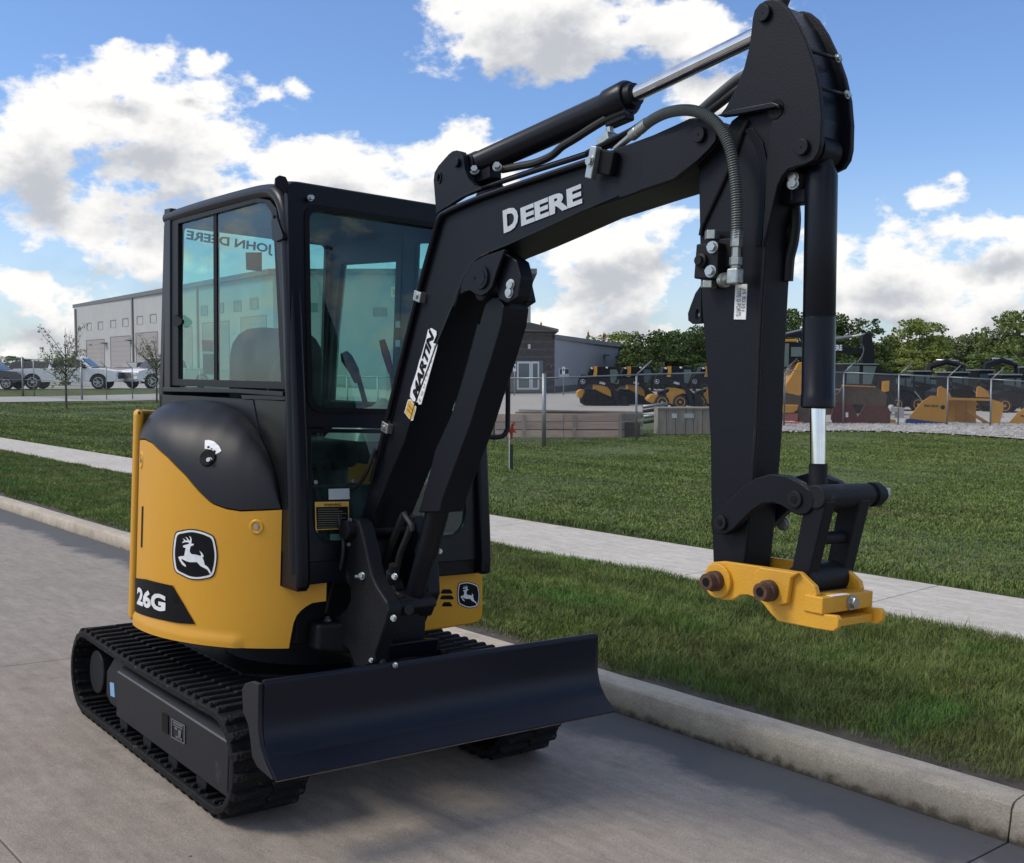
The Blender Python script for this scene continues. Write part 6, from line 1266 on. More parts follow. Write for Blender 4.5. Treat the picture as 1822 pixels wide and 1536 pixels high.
# ================================================================== FENCE
GALV2 = mat('fence_wire', (.17, .18, .185), .55, .3, nscale=30)
def fence(chain, label, group=None, arms=(), thick=(), name='chain_link_fence', rails=True, armdir=1, mid=False):
    """chain: (u, row of the post foot, row of the top rail)"""
    pts = []
    for u, vb, vt in chain:
        p = G(u, vb); D = depth(p); pts.append((p, (vb - vt) * D / FPX))
    root = empty(name, pts[0][0], 0, label, 'fence'); o0 = pts[0][0]
    if group: root['group'] = group
    for i, (p, h) in enumerate(pts):
        q = p - o0; r = .055 if i in thick else .030; hh = h + (.12 if i in thick else .02)
        MB().cyl((*q[:2], q[2] - .1), (*q[:2], q[2] + hh), r, 10).build('post', GALV, root)
        if i in arms:
            a = np.array([RH[0] * .42 + .0, RH[1] * .42, .42]) * (armdir if isinstance(armdir, int) else 1); a[2] = .40
            MB().cyl((*q[:2], q[2] + h), tuple(q + np.array([0, 0, h]) + a), .020, 8).build('barb_arm', GALV, root)
    for i in range(len(pts) - 1):
        (p, h), (p2, h2) = pts[i], pts[i + 1]; a, b = p - o0, p2 - o0; A_, B_ = a + (0, 0, h), b + (0, 0, h2)
        MB().cyl(A_, B_, .022, 8).build('top_rail', GALV, root)
        if mid: MB().cyl(a + (0, 0, h * .45), b + (0, 0, h2 * .45), .018, 6).build('middle_rail', GALV, root)
        L = np.linalg.norm((b - a)[:2]); d = (b - a) / L; hm = min(h, h2); sp = .075; V = []; Fc = []; n = int((L + hm) / sp); r = .0019; nn = np.array([-d[1], d[0], 0])
        for s in (1, -1):
            for k in range(n):
                x0 = -hm + k * sp; xa, xb = max(0, x0), min(L, x0 + hm)
                if xb <= xa: continue
                za, zb_ = xa - x0, xb - x0
                if s < 0: za, zb_ = hm - za, hm - zb_
                for (x_, z_) in ((xa, za), (xb, zb_)):
                    c = a + d * x_ + np.array([0, 0, z_]); V += [tuple(c + np.array([0, 0, r * 1.4])), tuple(c + nn * r - np.array([0, 0, r * .7])), tuple(c - nn * r - np.array([0, 0, r * .7]))]
                m0 = len(V) - 6; Fc += [(m0, m0 + 1, m0 + 4, m0 + 3), (m0 + 1, m0 + 2, m0 + 5, m0 + 4), (m0 + 2, m0, m0 + 3, m0 + 5)]
        MB().add(V, Fc).build('wire_mesh', GALV2, root, kind='stuff')
    return root
def lerpc(c0, c1, n): return [tuple(c0[k] + (c1[k] - c0[k]) * i / n for k in range(3)) for i in range(n + 1)]
seg = []
pA, pB = G(284, 712), G(968, 795); hA, hB = 56 * depth(pA) / FPX, 122 * depth(pB) / FPX
for i in range(0, 16):
    f = i / 15; p = pA + (pB - pA) * f; p[2] = zt(p[0], p[1]); D = depth(p); q = WC.T @ (p - CW); u = CX + FPX * q[0] / q[2]; vb = CY + FPX * q[1] / q[2]; h = hA + (hB - hA) * f; seg.append((u, vb, vb - h * FPX / D))
fence([(146, 713, 652), (190, 713, 653.5), (236, 712.5, 655)] + seg, 'long wire mesh fence running from the left edge behind the cab to the corner post', arms=(1, 2, 3), thick=(0, len(seg) + 2), armdir=-1)
fence([(968, 795, 673), (1132, 784, 667), (1265, 772, 663), (1395, 761, 659)], 'wire mesh fence in front of the timber boxes and the loaders', arms=(1, 2, 3))
fence([(1395, 761, 659), (1500, 758, 663), (1598, 759.5, 667), (1685, 759.5, 671), (1762, 760.7, 675), (1836, 762, 679.5)], 'wire mesh fence with slanted arms in front of the snow pushers', arms=(0, 1, 2, 3, 4, 5))
fence([(-70, 706, 636), (-10, 706, 637.5), (41, 705.5, 639), (61, 706, 640), (146, 713, 641)], 'taller wire mesh gate section at the left edge in front of the cars', thick=(2,), mid=True, name='mesh_gate')

# ================================================================== THINGS NEAR THE FENCE
def local(u0, vb, D): k = D / FPX; return lambda u, v: ((u - u0) * k, (vb - v) * k)
WOOD = mat('weathered_timber', (.44, .31, .24), .9, col2=(.56, .42, .34), nscale=3, stretch=(.6, 3, 6), bump=.3, bscale=30, rand=.12); WOODG = mat('grey_timber', (.24, .205, .17), .9, col2=(.33, .29, .25), nscale=3, stretch=(3, 3, .6), bump=.3, bscale=30, rand=.10)
def frameroot(name, u, vb, label, cat, group=None, D=None, rz=0.):
    p = G(u, vb) if D is None else at(u, D); t = empty(name, p, YAW + rz, label, cat, group); D = depth(p); return t, local(u, 655 + (CW[2] - p[2]) * FPX / D, D), D
# long timber bed: planks one above the other, posts, an open top with a far side
t, Lf, D = frameroot('timber_planter', 1103, 779, 'long low box of pinkish weathered planks behind the wire fence', 'planter')
x0, x1 = Lf(880, 779)[0], 0.; rows = [(779, 765.6), (764, 751.2), (749.2, 736.5)]
for vb, vt in rows:
    za, zb_ = Lf(0, vb)[1], Lf(0, vt)[1]
    for xa, xb in ((x0, x0 * .45 - .01), (x0 * .45, x1)): MB().box(xa, xb, -.05 + random.uniform(-.01, .01), .05, za, zb_).build('plank', WOOD, t, bevel=.006)
    MB().prism([(.02, -.05, za), (.02, .03, za), (.02, .03, zb_), (.02, -.05, zb_)], [(.78, .9, za + .04), (.78, .98, za + .04), (.78, .98, zb_ - .02), (.78, .9, zb_ - .02)]).build('plank', WOODG, t, bevel=.006)
    MB().box(x0 + .6, .8, 1.7, 1.78, za, zb_).build('plank', WOOD, t, bevel=.006)
for x in (x0 * .78, x0 * .38, -.05): MB().box(x, x + .09, -.09, -.052, 0, Lf(0, 738)[1]).build('plank_post', WOODG, t)
MB().prism([(x0 + .7, 1.6, Lf(0, 735)[1]), (x0 + .7, 1.9, Lf(0, 735)[1]), (x0 + .7, 1.9, Lf(0, 734)[1] + .02), (x0 + .7, 1.6, Lf(0, 734)[1] + .02)], [(.8, 1.2, Lf(0, 738)[1]), (.8, 1.5, Lf(0, 738)[1]), (.8, 1.5, Lf(0, 737)[1] + .02), (.8, 1.2, Lf(0, 737)[1] + .02)]).build('top_board', WOODG, t)
MB().box(x0 + .05, .6, .1, 1.6, 0, Lf(0, 752)[1]).build('soil_fill', SOIL, t)
t, Lf, D = frameroot('timber_crate', 1172, 774, 'tall grey wooden crate of upright boards left of the digging arm', 'crate')
zt_ = Lf(0, 729)[1]; x = 0.; k = 0
while x < Lf(1300, 0)[0]:
    w_ = .24 + .03 * (k % 3); MB().box(x, x + w_ - .012, -.02 + random.uniform(-.006, .006), .03, .02, zt_).build('board', WOODG, t, bevel=.004); x += w_; k += 1
MB().box(-.03, x, -.05, .9, zt_, zt_ + .06).build('lid', WOODG, t, bevel=.006); MB().box(0, x, .85, .9, 0, zt_).build('back_board', WOODG, t); MB().box(-.03, 0, -.03, .9, 0, zt_).build('end_board', WOODG, t)
for u in (1195, 1217): MB().box(Lf(u, 0)[0], Lf(u + (9 if u < 1200 else 17), 0)[0], -.035, -.026, Lf(0, 744)[1], Lf(0, 736)[1]).build('paper_label', WHT if u < 1200 else OFFW, t)
t, Lf, D = frameroot('pipe_stack', 1151, 760, 'stack of dark pipes and pale bars between the two timber boxes', 'pipes', D=36)
for k, (z, m) in enumerate(((.25, FRAMEM), (.42, GALV), (.60, FRAMEM), (.74, GALV))): MB().cyl((-.1, .1 * k, z), (.75, .2 + .1 * k, z + .1), .06, 10).build('pipe', m, t)
t, Lf, D = frameroot('push_mower', 1031, 741, 'small black wheeled tool standing behind the long plank box', 'mower', D=38)
MB().ycyl(0, .20, -.08, .08, .20, 18).build('wheel', RUBBER, t); MB().ycyl(.25, .10, -.06, .06, .11, 14).build('wheel', RUBBER, t); MB().box(-.05, .35, -.05, .05, .12, .24).build('housing', FRAMEM, t); MB().tube([(0, 0, .2), (-.30, 0, .46)], .012, 6).build('handle', FRAMEM, t)
# marker stake with a red ribbon
p = G(907, 836); D = depth(p); h = 80 * D / FPX; t = empty('marker_stake', p, YAW, 'pale marker stake on the lawn tied with a red plastic ribbon', 'stake')
MB().box(-.018, .000, -.01, .01, -.1, h * .82).build('stake', WHT, t); MB().box(.001, .060, -.012, .012, -.1, h * .57).build('post', mat('dark_green_post', (.022, .030, .018), .7), t)
RIB = mat('red_ribbon', (.42, .045, .02), .6, col2=(.30, .03, .02), nscale=9)
rb = MB(); r_ = random.Random(2)
for k in range(16):
    a = r_.uniform(-2.6, .9); l = r_.uniform(.07, .20); q = (0, 0, h * .84); e = (l * cos(a) * .8, r_.uniform(-.03, .03), h * .86 + l * sin(a) * .9 + .03); m2 = (e[0] * .6, e[1], (q[2] + e[2]) / 2 + .07); w = .014
    rb.add([(q[0] - w, q[1], q[2]), (q[0] + w, q[1], q[2]), (m2[0] + w, m2[1], m2[2]), (m2[0] - w, m2[1], m2[2]), (e[0] + w, e[1] + .01, e[2]), (e[0] - w, e[1], e[2])], [(0, 1, 2, 3), (3, 2, 4, 5)])
o = rb.build('ribbon', RIB, t, kind='stuff')

# ================================================================== PARKED VEHICLES
CARW = mat('white_car_paint', (.86, .86, .86), .4, nscale=1, col2=(.84, .84, .84)); CARD = mat('dark_car_paint', (.045, .05, .06), .25, nscale=1, coat=.5); TYRE = mat('tyre', (.014, .014, .015), .8, nscale=10); ALLOY = mat('alloy', (.45, .46, .48), .3, .8)
LAMPR = mat('tail_lamp', (.25, .012, .012), .3); CGLASS = mat('car_glass', (.016, .020, .022), .08, spec=.8, nscale=1)
def wheel(par, x, z, y, r, side=-1, rim=ALLOY, name='wheel', spokes=6, wd=.24):
    w = MB(); w.lathe([(0, r * .80), (.02, r * .97), (.05, r), (wd - .05, r), (wd, r * .9)], (x, y, z), (0, -side * 1., 0), 26).build(name, TYRE, par)
    o = [c for c in par.children if c.name.startswith(name)][-1]
    b = MB(); b.ycyl(x, z, y - .004, y + .05, r * .18, 12); b.ringframe([(x + r * .68 * cos(a), z + r * .68 * sin(a)) for a in np.linspace(0, 2 * pi, 25)[:-1]], [(x + r * .58 * cos(a), z + r * .58 * sin(a)) for a in np.linspace(0, 2 * pi, 25)[:-1]], lambda p, d: (p[0], d, p[1]), y - .006, y + .06)
    if rim is not ALLOY: b.lathe([(0, r * .60), (.02, r * .56), (.05, r * .34), (.03, r * .30), (.03, .01)], (x, y + .01, z), (0, -side * 1., 0), 24)
    for k in range(spokes if rim is ALLOY else 0):
        a = 2 * pi * k / spokes; c_, s_ = cos(a), sin(a); b.obox((x + r * .38 * c_, y + .02, z + r * .38 * s_), (r * .25 * c_, 0, r * .25 * s_), (0, .02, 0), (-.045 * s_, 0, .045 * c_))
    b.build('rim', rim, o); MB().ycyl(x, z, y + .05, y + .06, r * .6, 20).build('brake_disc', FRAMEM, o); return o
def pickup(u, D, zg_, rz, label, body=CARW, flip=1, big=True):
    p = at(u, D, zg_); t = empty('pickup_truck', p, YAW + rz, label, 'pickup truck', 'vehicles parked in front of the warehouse'); W2 = 1.0
    # side profile, front to the right (+x); y from -1 (near) to 1
    low = [(-2.95, .62), (-2.95, 1.08), (-2.90, 1.18), (-1.02, 1.22), (-.98, 1.22), (1.05, 1.22), (1.30, 1.24), (2.35, 1.14), (2.72, 1.05), (2.86, .90), (2.88, .62), (2.80, .48), (2.28, .46)]
    def arch(cx_, r): return [(cx_ + r * cos(a), .42 + r * sin(a)) for a in np.linspace(0, pi, 11)]
    bt = low[:-1] + [(2.80, .46)] + arch(1.85, .50) + [(1.30, .42), (-1.30, .42)] + arch(-1.85, .50) + [(-2.40, .50), (-2.90, .55)]
    bd = MB().yprism([(flip * x, z) for x, z in bt], -W2, W2).build('body', body, t, bevel=.04, seg=3)
    cabp = [(-.98, 1.20), (-.90, 1.55), (-.70, 1.84), (-.45, 1.90), (.55, 1.90), (.80, 1.84), (1.50, 1.22)]
    cb = MB().prism([(flip * x, -.93 + max(0, z - 1.2) * .22, z) for x, z in cabp], [(flip * x, .93 - max(0, z - 1.2) * .22, z) for x, z in cabp]).build('cab_roof', body, t, bevel=.03)
    for q in ([(-.78, 1.25), (-.70, 1.60), (-.58, 1.78), (-.08, 1.80), (-.08, 1.25)], [(.0, 1.25), (.0, 1.80), (.50, 1.80), (.72, 1.72), (1.24, 1.25)]):
        for s in (-1, 1): MB().prism([(flip * x, s * (.942 - max(0, z - 1.2) * .22), z) for x, z in q], [(flip * x, s * (.90 - max(0, z - 1.2) * .22), z) for x, z in q]).build('side_window', CGLASS, t)
    MB().prism([(flip * 1.46, -.80, 1.27), (flip * 1.46, .80, 1.27), (flip * .86, .70, 1.80), (flip * .86, -.70, 1.80)], [(flip * 1.52, -.80, 1.27), (flip * 1.52, .80, 1.27), (flip * .92, .70, 1.80), (flip * .92, -.70, 1.80)]).build('windscreen', CGLASS, t)
    MB().prism([(flip * -1.05, -.75, 1.27), (flip * -1.05, .75, 1.27), (flip * -.80, .70, 1.80), (flip * -.80, -.70, 1.80)], [(flip * -1.0, -.75, 1.27), (flip * -1.0, .75, 1.27), (flip * -.76, .70, 1.80), (flip * -.76, -.70, 1.80)]).build('rear_window', CGLASS, t)
    for x in (1.85, -1.85):
        wheel(t, flip * x, .42, -W2 - .01, .42, -1)
        wheel(t, flip * x, .42, W2 + .01, .42, 1)
        MB().yprism([(flip * (x + .47 * cos(a)), .42 + .47 * sin(a)) for a in np.linspace(0, pi, 13)], -W2 + .02, W2 - .02).build('wheel_well', INK, t)
    for s in (-1, 1):
        MB().box(flip * -2.97 if flip > 0 else 2.90, flip * -2.90 if flip > 0 else 2.97, s * .80 - .14, s * .80 + .14, .82, 1.12).build('tail_lamp', LAMPR, t); MB().box(*(sorted((flip * 2.70, flip * 2.90))), s * .78 - .16, s * .78 + .16, .80, .96).build('headlight', WHT, t)
        MB().box(*(sorted((flip * .95, flip * 1.20))), s * 1.08 - .09, s * 1.08 + .09, 1.22, 1.40).build('wing_mirror', INK, t, bevel=.02)
    MB().box(*(sorted((flip * 2.84, flip * 2.92))), -.62, .62, .60, .98).build('grille', CGLASS if flip > 0 else ALLOY, t); MB().box(*(sorted((flip * 2.80, flip * 3.0))), -.95, .95, .42, .60).build('bumper', ALLOY if not big else body, t, bevel=.03); MB().box(*(sorted((flip * -3.02, flip * -2.92))), -.92, .92, .45, .66).build('bumper', ALLOY, t, bevel=.02)
    for x in (-.04, 1.05): MB().box(flip * x - .006, flip * x + .006, -W2 - .004, -W2 + .01, .50, 1.22).build('door_gap', INK, t)
    for x in (-.20, .78): MB().box(flip * x - .09, flip * x + .09, -W2 - .03, -W2, 1.04, 1.08).build('door_handle', body, t)
    MB().box(-2.6 if flip > 0 else 1.1, -1.1 if flip > 0 else 2.6, -.8, .8, 1.215, 1.235).build('bed_cover', INK, t)
    return t
zl = CW[2] - 1.235
pickup(126, 65, zl, .10, 'white crew cab pickup truck parked nearest the left edge, tail to the left')
pickup(298, 68, zl, .95, 'white pickup truck facing left, half hidden by the cab corner', flip=-1, big=False)
def suv(u, D, rz, label, body=CARD):
    p = at(u, D, zl); t = empty('parked_car', p, YAW + rz, label, 'car', 'vehicles parked in front of the warehouse')
    bt = [(-2.35, .5), (-2.38, 1.0), (-2.30, 1.12), (1.1, 1.12), (2.0, 1.02), (2.30, .85), (2.32, .5), (1.9, .36), (-1.9, .36)]
    MB().yprism(bt, -.93, .93).build('body', body, t, bevel=.05, seg=3); MB().prism([(x, -.86 + max(0, z - 1.1) * .3, z) for x, z in ((-2.25, 1.1), (-2.0, 1.62), (-1.7, 1.70), (.2, 1.70), (.5, 1.62), (1.15, 1.1))], [(x, .86 - max(0, z - 1.1) * .3, z) for x, z in ((-2.25, 1.1), (-2.0, 1.62), (-1.7, 1.70), (.2, 1.70), (.5, 1.62), (1.15, 1.1))]).build('roof', body, t, bevel=.03)
    for q in ([(-2.05, 1.16), (-1.85, 1.56), (-1.1, 1.58), (-1.1, 1.16)], [(-1.02, 1.16), (-1.02, 1.58), (-.20, 1.58), (-.20, 1.16)], [(-.12, 1.16), (-.12, 1.58), (.30, 1.56), (.90, 1.16)]):
        MB().prism([(x, -.872 + max(0, z - 1.1) * .3, z) for x, z in q], [(x, -.82 + max(0, z - 1.1) * .3, z) for x, z in q]).build('side_window', CGLASS, t)
    for x in (-1.45, 1.45): wheel(t, x, .36, -.95, .36, -1); wheel(t, x, .36, .95, .36, 1)
    MB().box(-2.42, -2.34, -.8, -.5, .75, 1.0).build('tail_lamp', LAMPR, t); MB().box(2.26, 2.34, -.8, -.5, .68, .84).build('headlight', WHT, t)
suv(-22, 64, 0.05, 'grey estate car behind the mesh gate at the left edge'); suv(78, 78, .3, 'dark car behind the white pickup truck tail', CARD)
suv(262, 90, 1.2, 'dark vehicle behind the second white pickup truck', mat('grey_car_paint', (.12, .125, .13), .3))

# ================================================================== MACHINES IN THE YARD
YEL2 = mat('yard_yellow', (.56, .27, .03), .5, col2=(.48, .23, .03), nscale=2); BLK2 = mat('yard_black', (.007, .0085, .012), .45, nscale=4, spec=.22); TEAL = mat('yard_cab_glass', (.07, .11, .11), .12, spec=.7, nscale=2, col2=(.10, .15, .145)); OXIDE = mat('oxide_red', (.105, .024, .022), .8, col2=(.075, .022, .018), nscale=3); MUD = mat('muddy_steel', (.075, .050, .034), .9, col2=(.11, .075, .05), nscale=4, bump=.4, bscale=14)
def yard(name, u, vb, label, cat, ox, oy, s, group=None, D=None, rz=0.):
    """local metres from points read off an enlargement (origin ox, oy, scale s)"""
    t, Lf, D = frameroot(name, u, vb, label, cat, group, D, rz); q = lambda pts: [Lf(ox + x / s, oy + y / s) for x, y in pts]; return t, q, D / FPX / s
def P(q, pts, y0, y1, name, m, par, bevel=.0): return MB().yprism(q(pts), y0, y1).build(name, m, par, bevel=bevel)
def loader(u, vb, label, tracked, D=None, rz=0., first=True, grp='loaders lined up in the yard'):
    t, q, k = yard('track_loader' if tracked else 'skid_steer_loader', u, vb, label, 'loader', *( (1010 - 1072 + u, 640, 7.288) if tracked else (1010 - 1195 + u, 640, 7.288)), grp, D, rz)
    if tracked:
        for y0 in (0, 1.25):
            P(q, [(180, 560), (178, 515), (205, 450), (240, 400), (270, 385), (330, 390), (420, 425), (560, 495), (640, 560), (650, 590), (620, 606), (230, 592), (195, 582)], y0, y0 + .38, 'rubber_track', RUBBER, t, .04)
        for x in (260, 340, 420, 500, 580): MB().ycyl(q([(x, 560)])[0][0], q([(x, 560)])[0][1], -.03, .02, .10, 12).build('track_roller', BLK2, t)
        X = 0; body = [(350, 325), (410, 328), (520, 352), (560, 400), (572, 488), (460, 440), (352, 388)]
    else:
        for y0, sd in ((-.0, -1), (1.62, 1)):
            for x in (1225, 1460): wx, wz = q([(x, 552)])[0]; wheel(t, wx, wz, y0, 92 * k, sd, YEL2, spokes=5, wd=.30)
        body = [(1330, 372), (1390, 365), (1500, 385), (1545, 410), (1545, 450), (1500, 440), (1420, 470), (1390, 590), (1300, 560), (1290, 440), (1330, 420)]
    dx = 0 if tracked else 960
    S_ = lambda pts: [(x + dx, y) for x, y in pts]
    MB().yprism(q(body), .10, 1.50).build('body', YEL2, t, bevel=.02)
    P(q, S_([(128, 420), (160, 395), (215, 385), (225, 420), (200, 500), (150, 500), (130, 470)]) if tracked else [(1040, 515), (1080, 465), (1130, 450), (1180, 455), (1160, 520), (1115, 570), (1060, 540)], .15, 1.45, 'rear_counterweight', YEL2, t, .02)
    for y0 in (-.02, 1.40):
        P(q, S_([(175, 215), (215, 190), (290, 240), (480, 290), (560, 320), (640, 410), (650, 480), (690, 560), (690, 600), (620, 600), (600, 500), (560, 400), (500, 340), (350, 310), (250, 330), (200, 390), (155, 370), (150, 300)]), y0, y0 + .18, 'lift_arm', BLK2, t, .02)
    P(q, S_([(265, 180), (295, 100), (380, 92), (560, 92), (668, 96), (690, 160), (640, 300), (560, 330), (300, 300)]), .25, 1.35, 'cab', BLK2, t, .03)
    P(q, S_([(550, 130), (640, 130), (660, 180), (610, 310), (560, 300)]), .235, .26, 'cab_window', TEAL, t)
    P(q, S_([(560, 320), (640, 400), (740, 470), (740, 600), (640, 600), (240, 590), (240, 420)]), .4, 1.2, 'chassis', BLK2, t)
    P(q, S_([(335, 90), (380, 85), (382, 150), (375, 225), (325, 225), (340, 160)]), -.02, .10, 'lamp_bracket', YEL2, t)
    P(q, S_([(690, 470), (760, 480), (800, 590), (800, 612), (690, 605)]), -.1, 1.75, 'bucket', BLK2, t, .02)
    for x, y in ((313, 113), (508, 104)): c = q(S_([(x, y)]))[0]; MB().ycyl(c[0], c[1], -.0, .24, .05, 10).build('work_lamp', WHT, t)
    (a0x, a0z), (a1x, a1z) = q(S_([(410, 310)]))[0], q(S_([(482, 330)]))[0]
    text_part('arm_lettering', 'DEERE', (a0x, -.024, a0z), (a1x, -.024, a1z), .11, WHITE, t, (0, -1, 0), bold=.03)
    cx_, cz_ = q(S_([(195, 285)]))[0]; rr_ = 30 * k
    bdg = MB().ringframe([(cx_ + rr_ * cos(a), cz_ + rr_ * sin(a)) for a in np.linspace(0, 2 * pi, 21)[:-1]], [(cx_ + rr_ * .86 * cos(a), cz_ + rr_ * .86 * sin(a)) for a in np.linspace(0, 2 * pi, 21)[:-1]], lambda p, d: (p[0], d, p[1]), -.026, -.018).build('deer_badge', WHITE, t)
    poly_part('leaping_deer', DEER, lambda x, y: (cx_ + (x - 740) / 768 * rr_ * 1.0, -.026, cz_ - (y - 800) / 768 * rr_ * 1.0), WHITE, bdg)
    return t
loader(1072, 721, 'black and yellow rubber tracked loader beside the office wing, left of its twin', True, D=58)
loader(1132, 727, 'second black tracked loader, half behind the fence post with the slanted arm', True, D=60)
loader(1195, 725, 'yellow wheeled loader with black lift arms behind the grey wooden crate', False, D=55)
loader(1262, 725, 'black loader nearly hidden behind the digging arm, yellow bucket edge showing', False, D=57)

# wide snow pushers of yellow steel with a blue rubber edge
BLUER = mat('blue_rubber', (.012, .035, .17), .6, nscale=4)
def pusher(u, label, small=False):
    t, q, k = yard('snow_pusher', u, 755, label, 'snow pusher', u - 1650 + 1580, 620, 7.529, 'yellow snow pushers along the fence', D=38.8)
    a = P(q, [(300, 900), (330, 870), (450, 720), (575, 636), (640, 634), (800, 656), (812, 700), (790, 1000), (380, 960), (290, 950)], 0, .05, 'end_wing', YEL2, t, .008)
    P(q, [(245, 950), (300, 940), (560, 975), (785, 1000), (785, 1045), (270, 1032), (240, 980)], -.03, .03, 'rubber_edge', BLUER, t)
    P(q, [(800, 660), (1375, 676), (1375, 705), (800, 690)], .0, .10, 'top_beam', YEL2, t)
    xs = [q([(812 + 140 * i, 0)])[0][0] for i in range(5)]; z0, z1 = q([(0, 1030)])[0][1], q([(0, 690)])[0][1]
    for i in range(4): MB().prism([(xs[i] + .006, 1.15, z0), (xs[i + 1] - .006, 1.15, z0), (xs[i + 1] - .006, 1.15, z1), (xs[i] + .006, 1.15, z1)], [(xs[i] + .006, 1.25, z0), (xs[i + 1] - .006, 1.25, z0), (xs[i + 1] - .006, 1.25, z1), (xs[i] + .006, 1.25, z1)]).build('mouldboard_panel', YEL2, t, bevel=.01)
    MB().box(xs[0], xs[-1], 1.12, 1.30, -.02, z0).build('rubber_edge', FRAMEM, t)
    MB().box(xs[0], xs[-1], .06, 1.2, z1 - .02, z1 + .02).build('top_sheet', YEL2, t)
    P(q, [(1100, 850), (1130, 830), (1450, 1020), (1440, 1045), (1400, 1040)], .3, .38, 'brace', YEL2, t, .005)
    P(q, [(1370, 680), (1530, 730), (1535, 800), (1480, 1050), (1375, 1050)], -.1, -.04, 'end_wing', YEL2, t, .008)
    P(q, [(1480, 1020), (1640, 1030), (1640, 1052), (1480, 1052)], -.10, .0, 'rubber_edge', BLUER, t)
    for x in (700, 1225): P(q, [(x, 600), (x + 5, 530), (x + 40, 508), (x + 110, 545), (x + 165, 600), (x + 190, 660), (x, 655)], .25, .32, 'coupler_ear', YEL2, t, .01)
    c = q([(735, 790)])[0]; MB().ycyl(c[0], c[1], -.008, .002, 30 * k, 16).build('round_emblem', FRAMEM, a)
    p0, p1 = q([(485, 785)])[0], q([(675, 790)])[0]; text_part('wing_lettering', 'PRO-TECH', (p0[0], -.006, p0[1]), (p1[0], -.006, p1[1]), .085, FRAMEM, a, (0, -1, 0), bold=.04)
    return t
pusher(1650, 'large yellow snow pusher with a blue rubber edge, nearest the fence')
ps2 = pusher(1822, 'yellow snow pusher cut off by the right edge of the picture'); ps2.location.z -= .36
MB().box(-1.05, -.7, -.012, .0, .62, .75).build('paper_label', WHT, ps2)

# bulldozer whose blades stand against the fence
Z4 = (1380, 580, 7.678)
t, q, k = yard('steel_plough_blade', 1530, 757, 'rusty dark red plough blade with a triangular opening, standing behind the fence', 'plough blade', *Z4, D=39)
P(q, [(800, 1350), (760, 1260), (790, 1130), (820, 1070), (1050, 1068), (1130, 1250), (1225, 1075), (1400, 1085), (1400, 1385), (1000, 1375)], 0, .08, 'front_plate', OXIDE, t, .01)
P(q, [(1400, 1085), (1540, 1110), (1575, 1180), (1570, 1330), (1400, 1385)], -.02, .6, 'side_plate', OXIDE, t, .02)
P(q, [(820, 1066), (1540, 1100), (1560, 950), (1500, 900), (1390, 835), (950, 812), (900, 900), (820, 960)], .25, .38, 'curved_sheet', MUD, t, .02)
P(q, [(945, 806), (1390, 826), (1390, 842), (945, 822)], .20, .42, 'top_edge', YEL2, t)
P(q, [(960, 1180), (995, 1182), (995, 1250), (960, 1248)], -.01, .0, 'paper_label', WHT, t)
P(q, [(1540, 1300), (1660, 1285), (1660, 1350), (1540, 1350)], .1, .9, 'cutting_corner', YEL2, t)
t, q, k = yard('bulldozer', 1540, 745, 'crawler tractor cab with greenish glass standing behind the rusty blade', 'bulldozer', *Z4, D=46)
P(q, [(985, 530), (1410, 530), (1400, 790), (1340, 870), (960, 850), (975, 790)], .3, 1.9, 'cab', BLK2, t, .03)
for a in ([(1000, 545), (1165, 545), (1165, 800), (990, 790)], [(1215, 545), (1400, 550), (1330, 800), (1215, 800)]): P(q, a, .27, .31, 'cab_window', TEAL, t)
P(q, [(975, 512), (1430, 518), (1430, 532), (975, 528)], .2, 2.0, 'cab_roof', GALV, t, .02)
P(q, [(1400, 560), (1480, 600), (1650, 640), (1680, 1080), (1560, 1120), (1400, 900)], .3, 1.9, 'engine_hood', BLK2, t, .03)
P(q, [(1475, 760), (1565, 750), (1560, 890), (1470, 915)], .1, .3, 'light_housing', YEL2, t, .02)
for y0 in (.2, 1.6): P(q, [(960, 1000), (1000, 900), (1600, 930), (1680, 1080), (1620, 1200), (1000, 1200)], y0, y0 + .4, 'crawler_track', BLK2, t, .05)
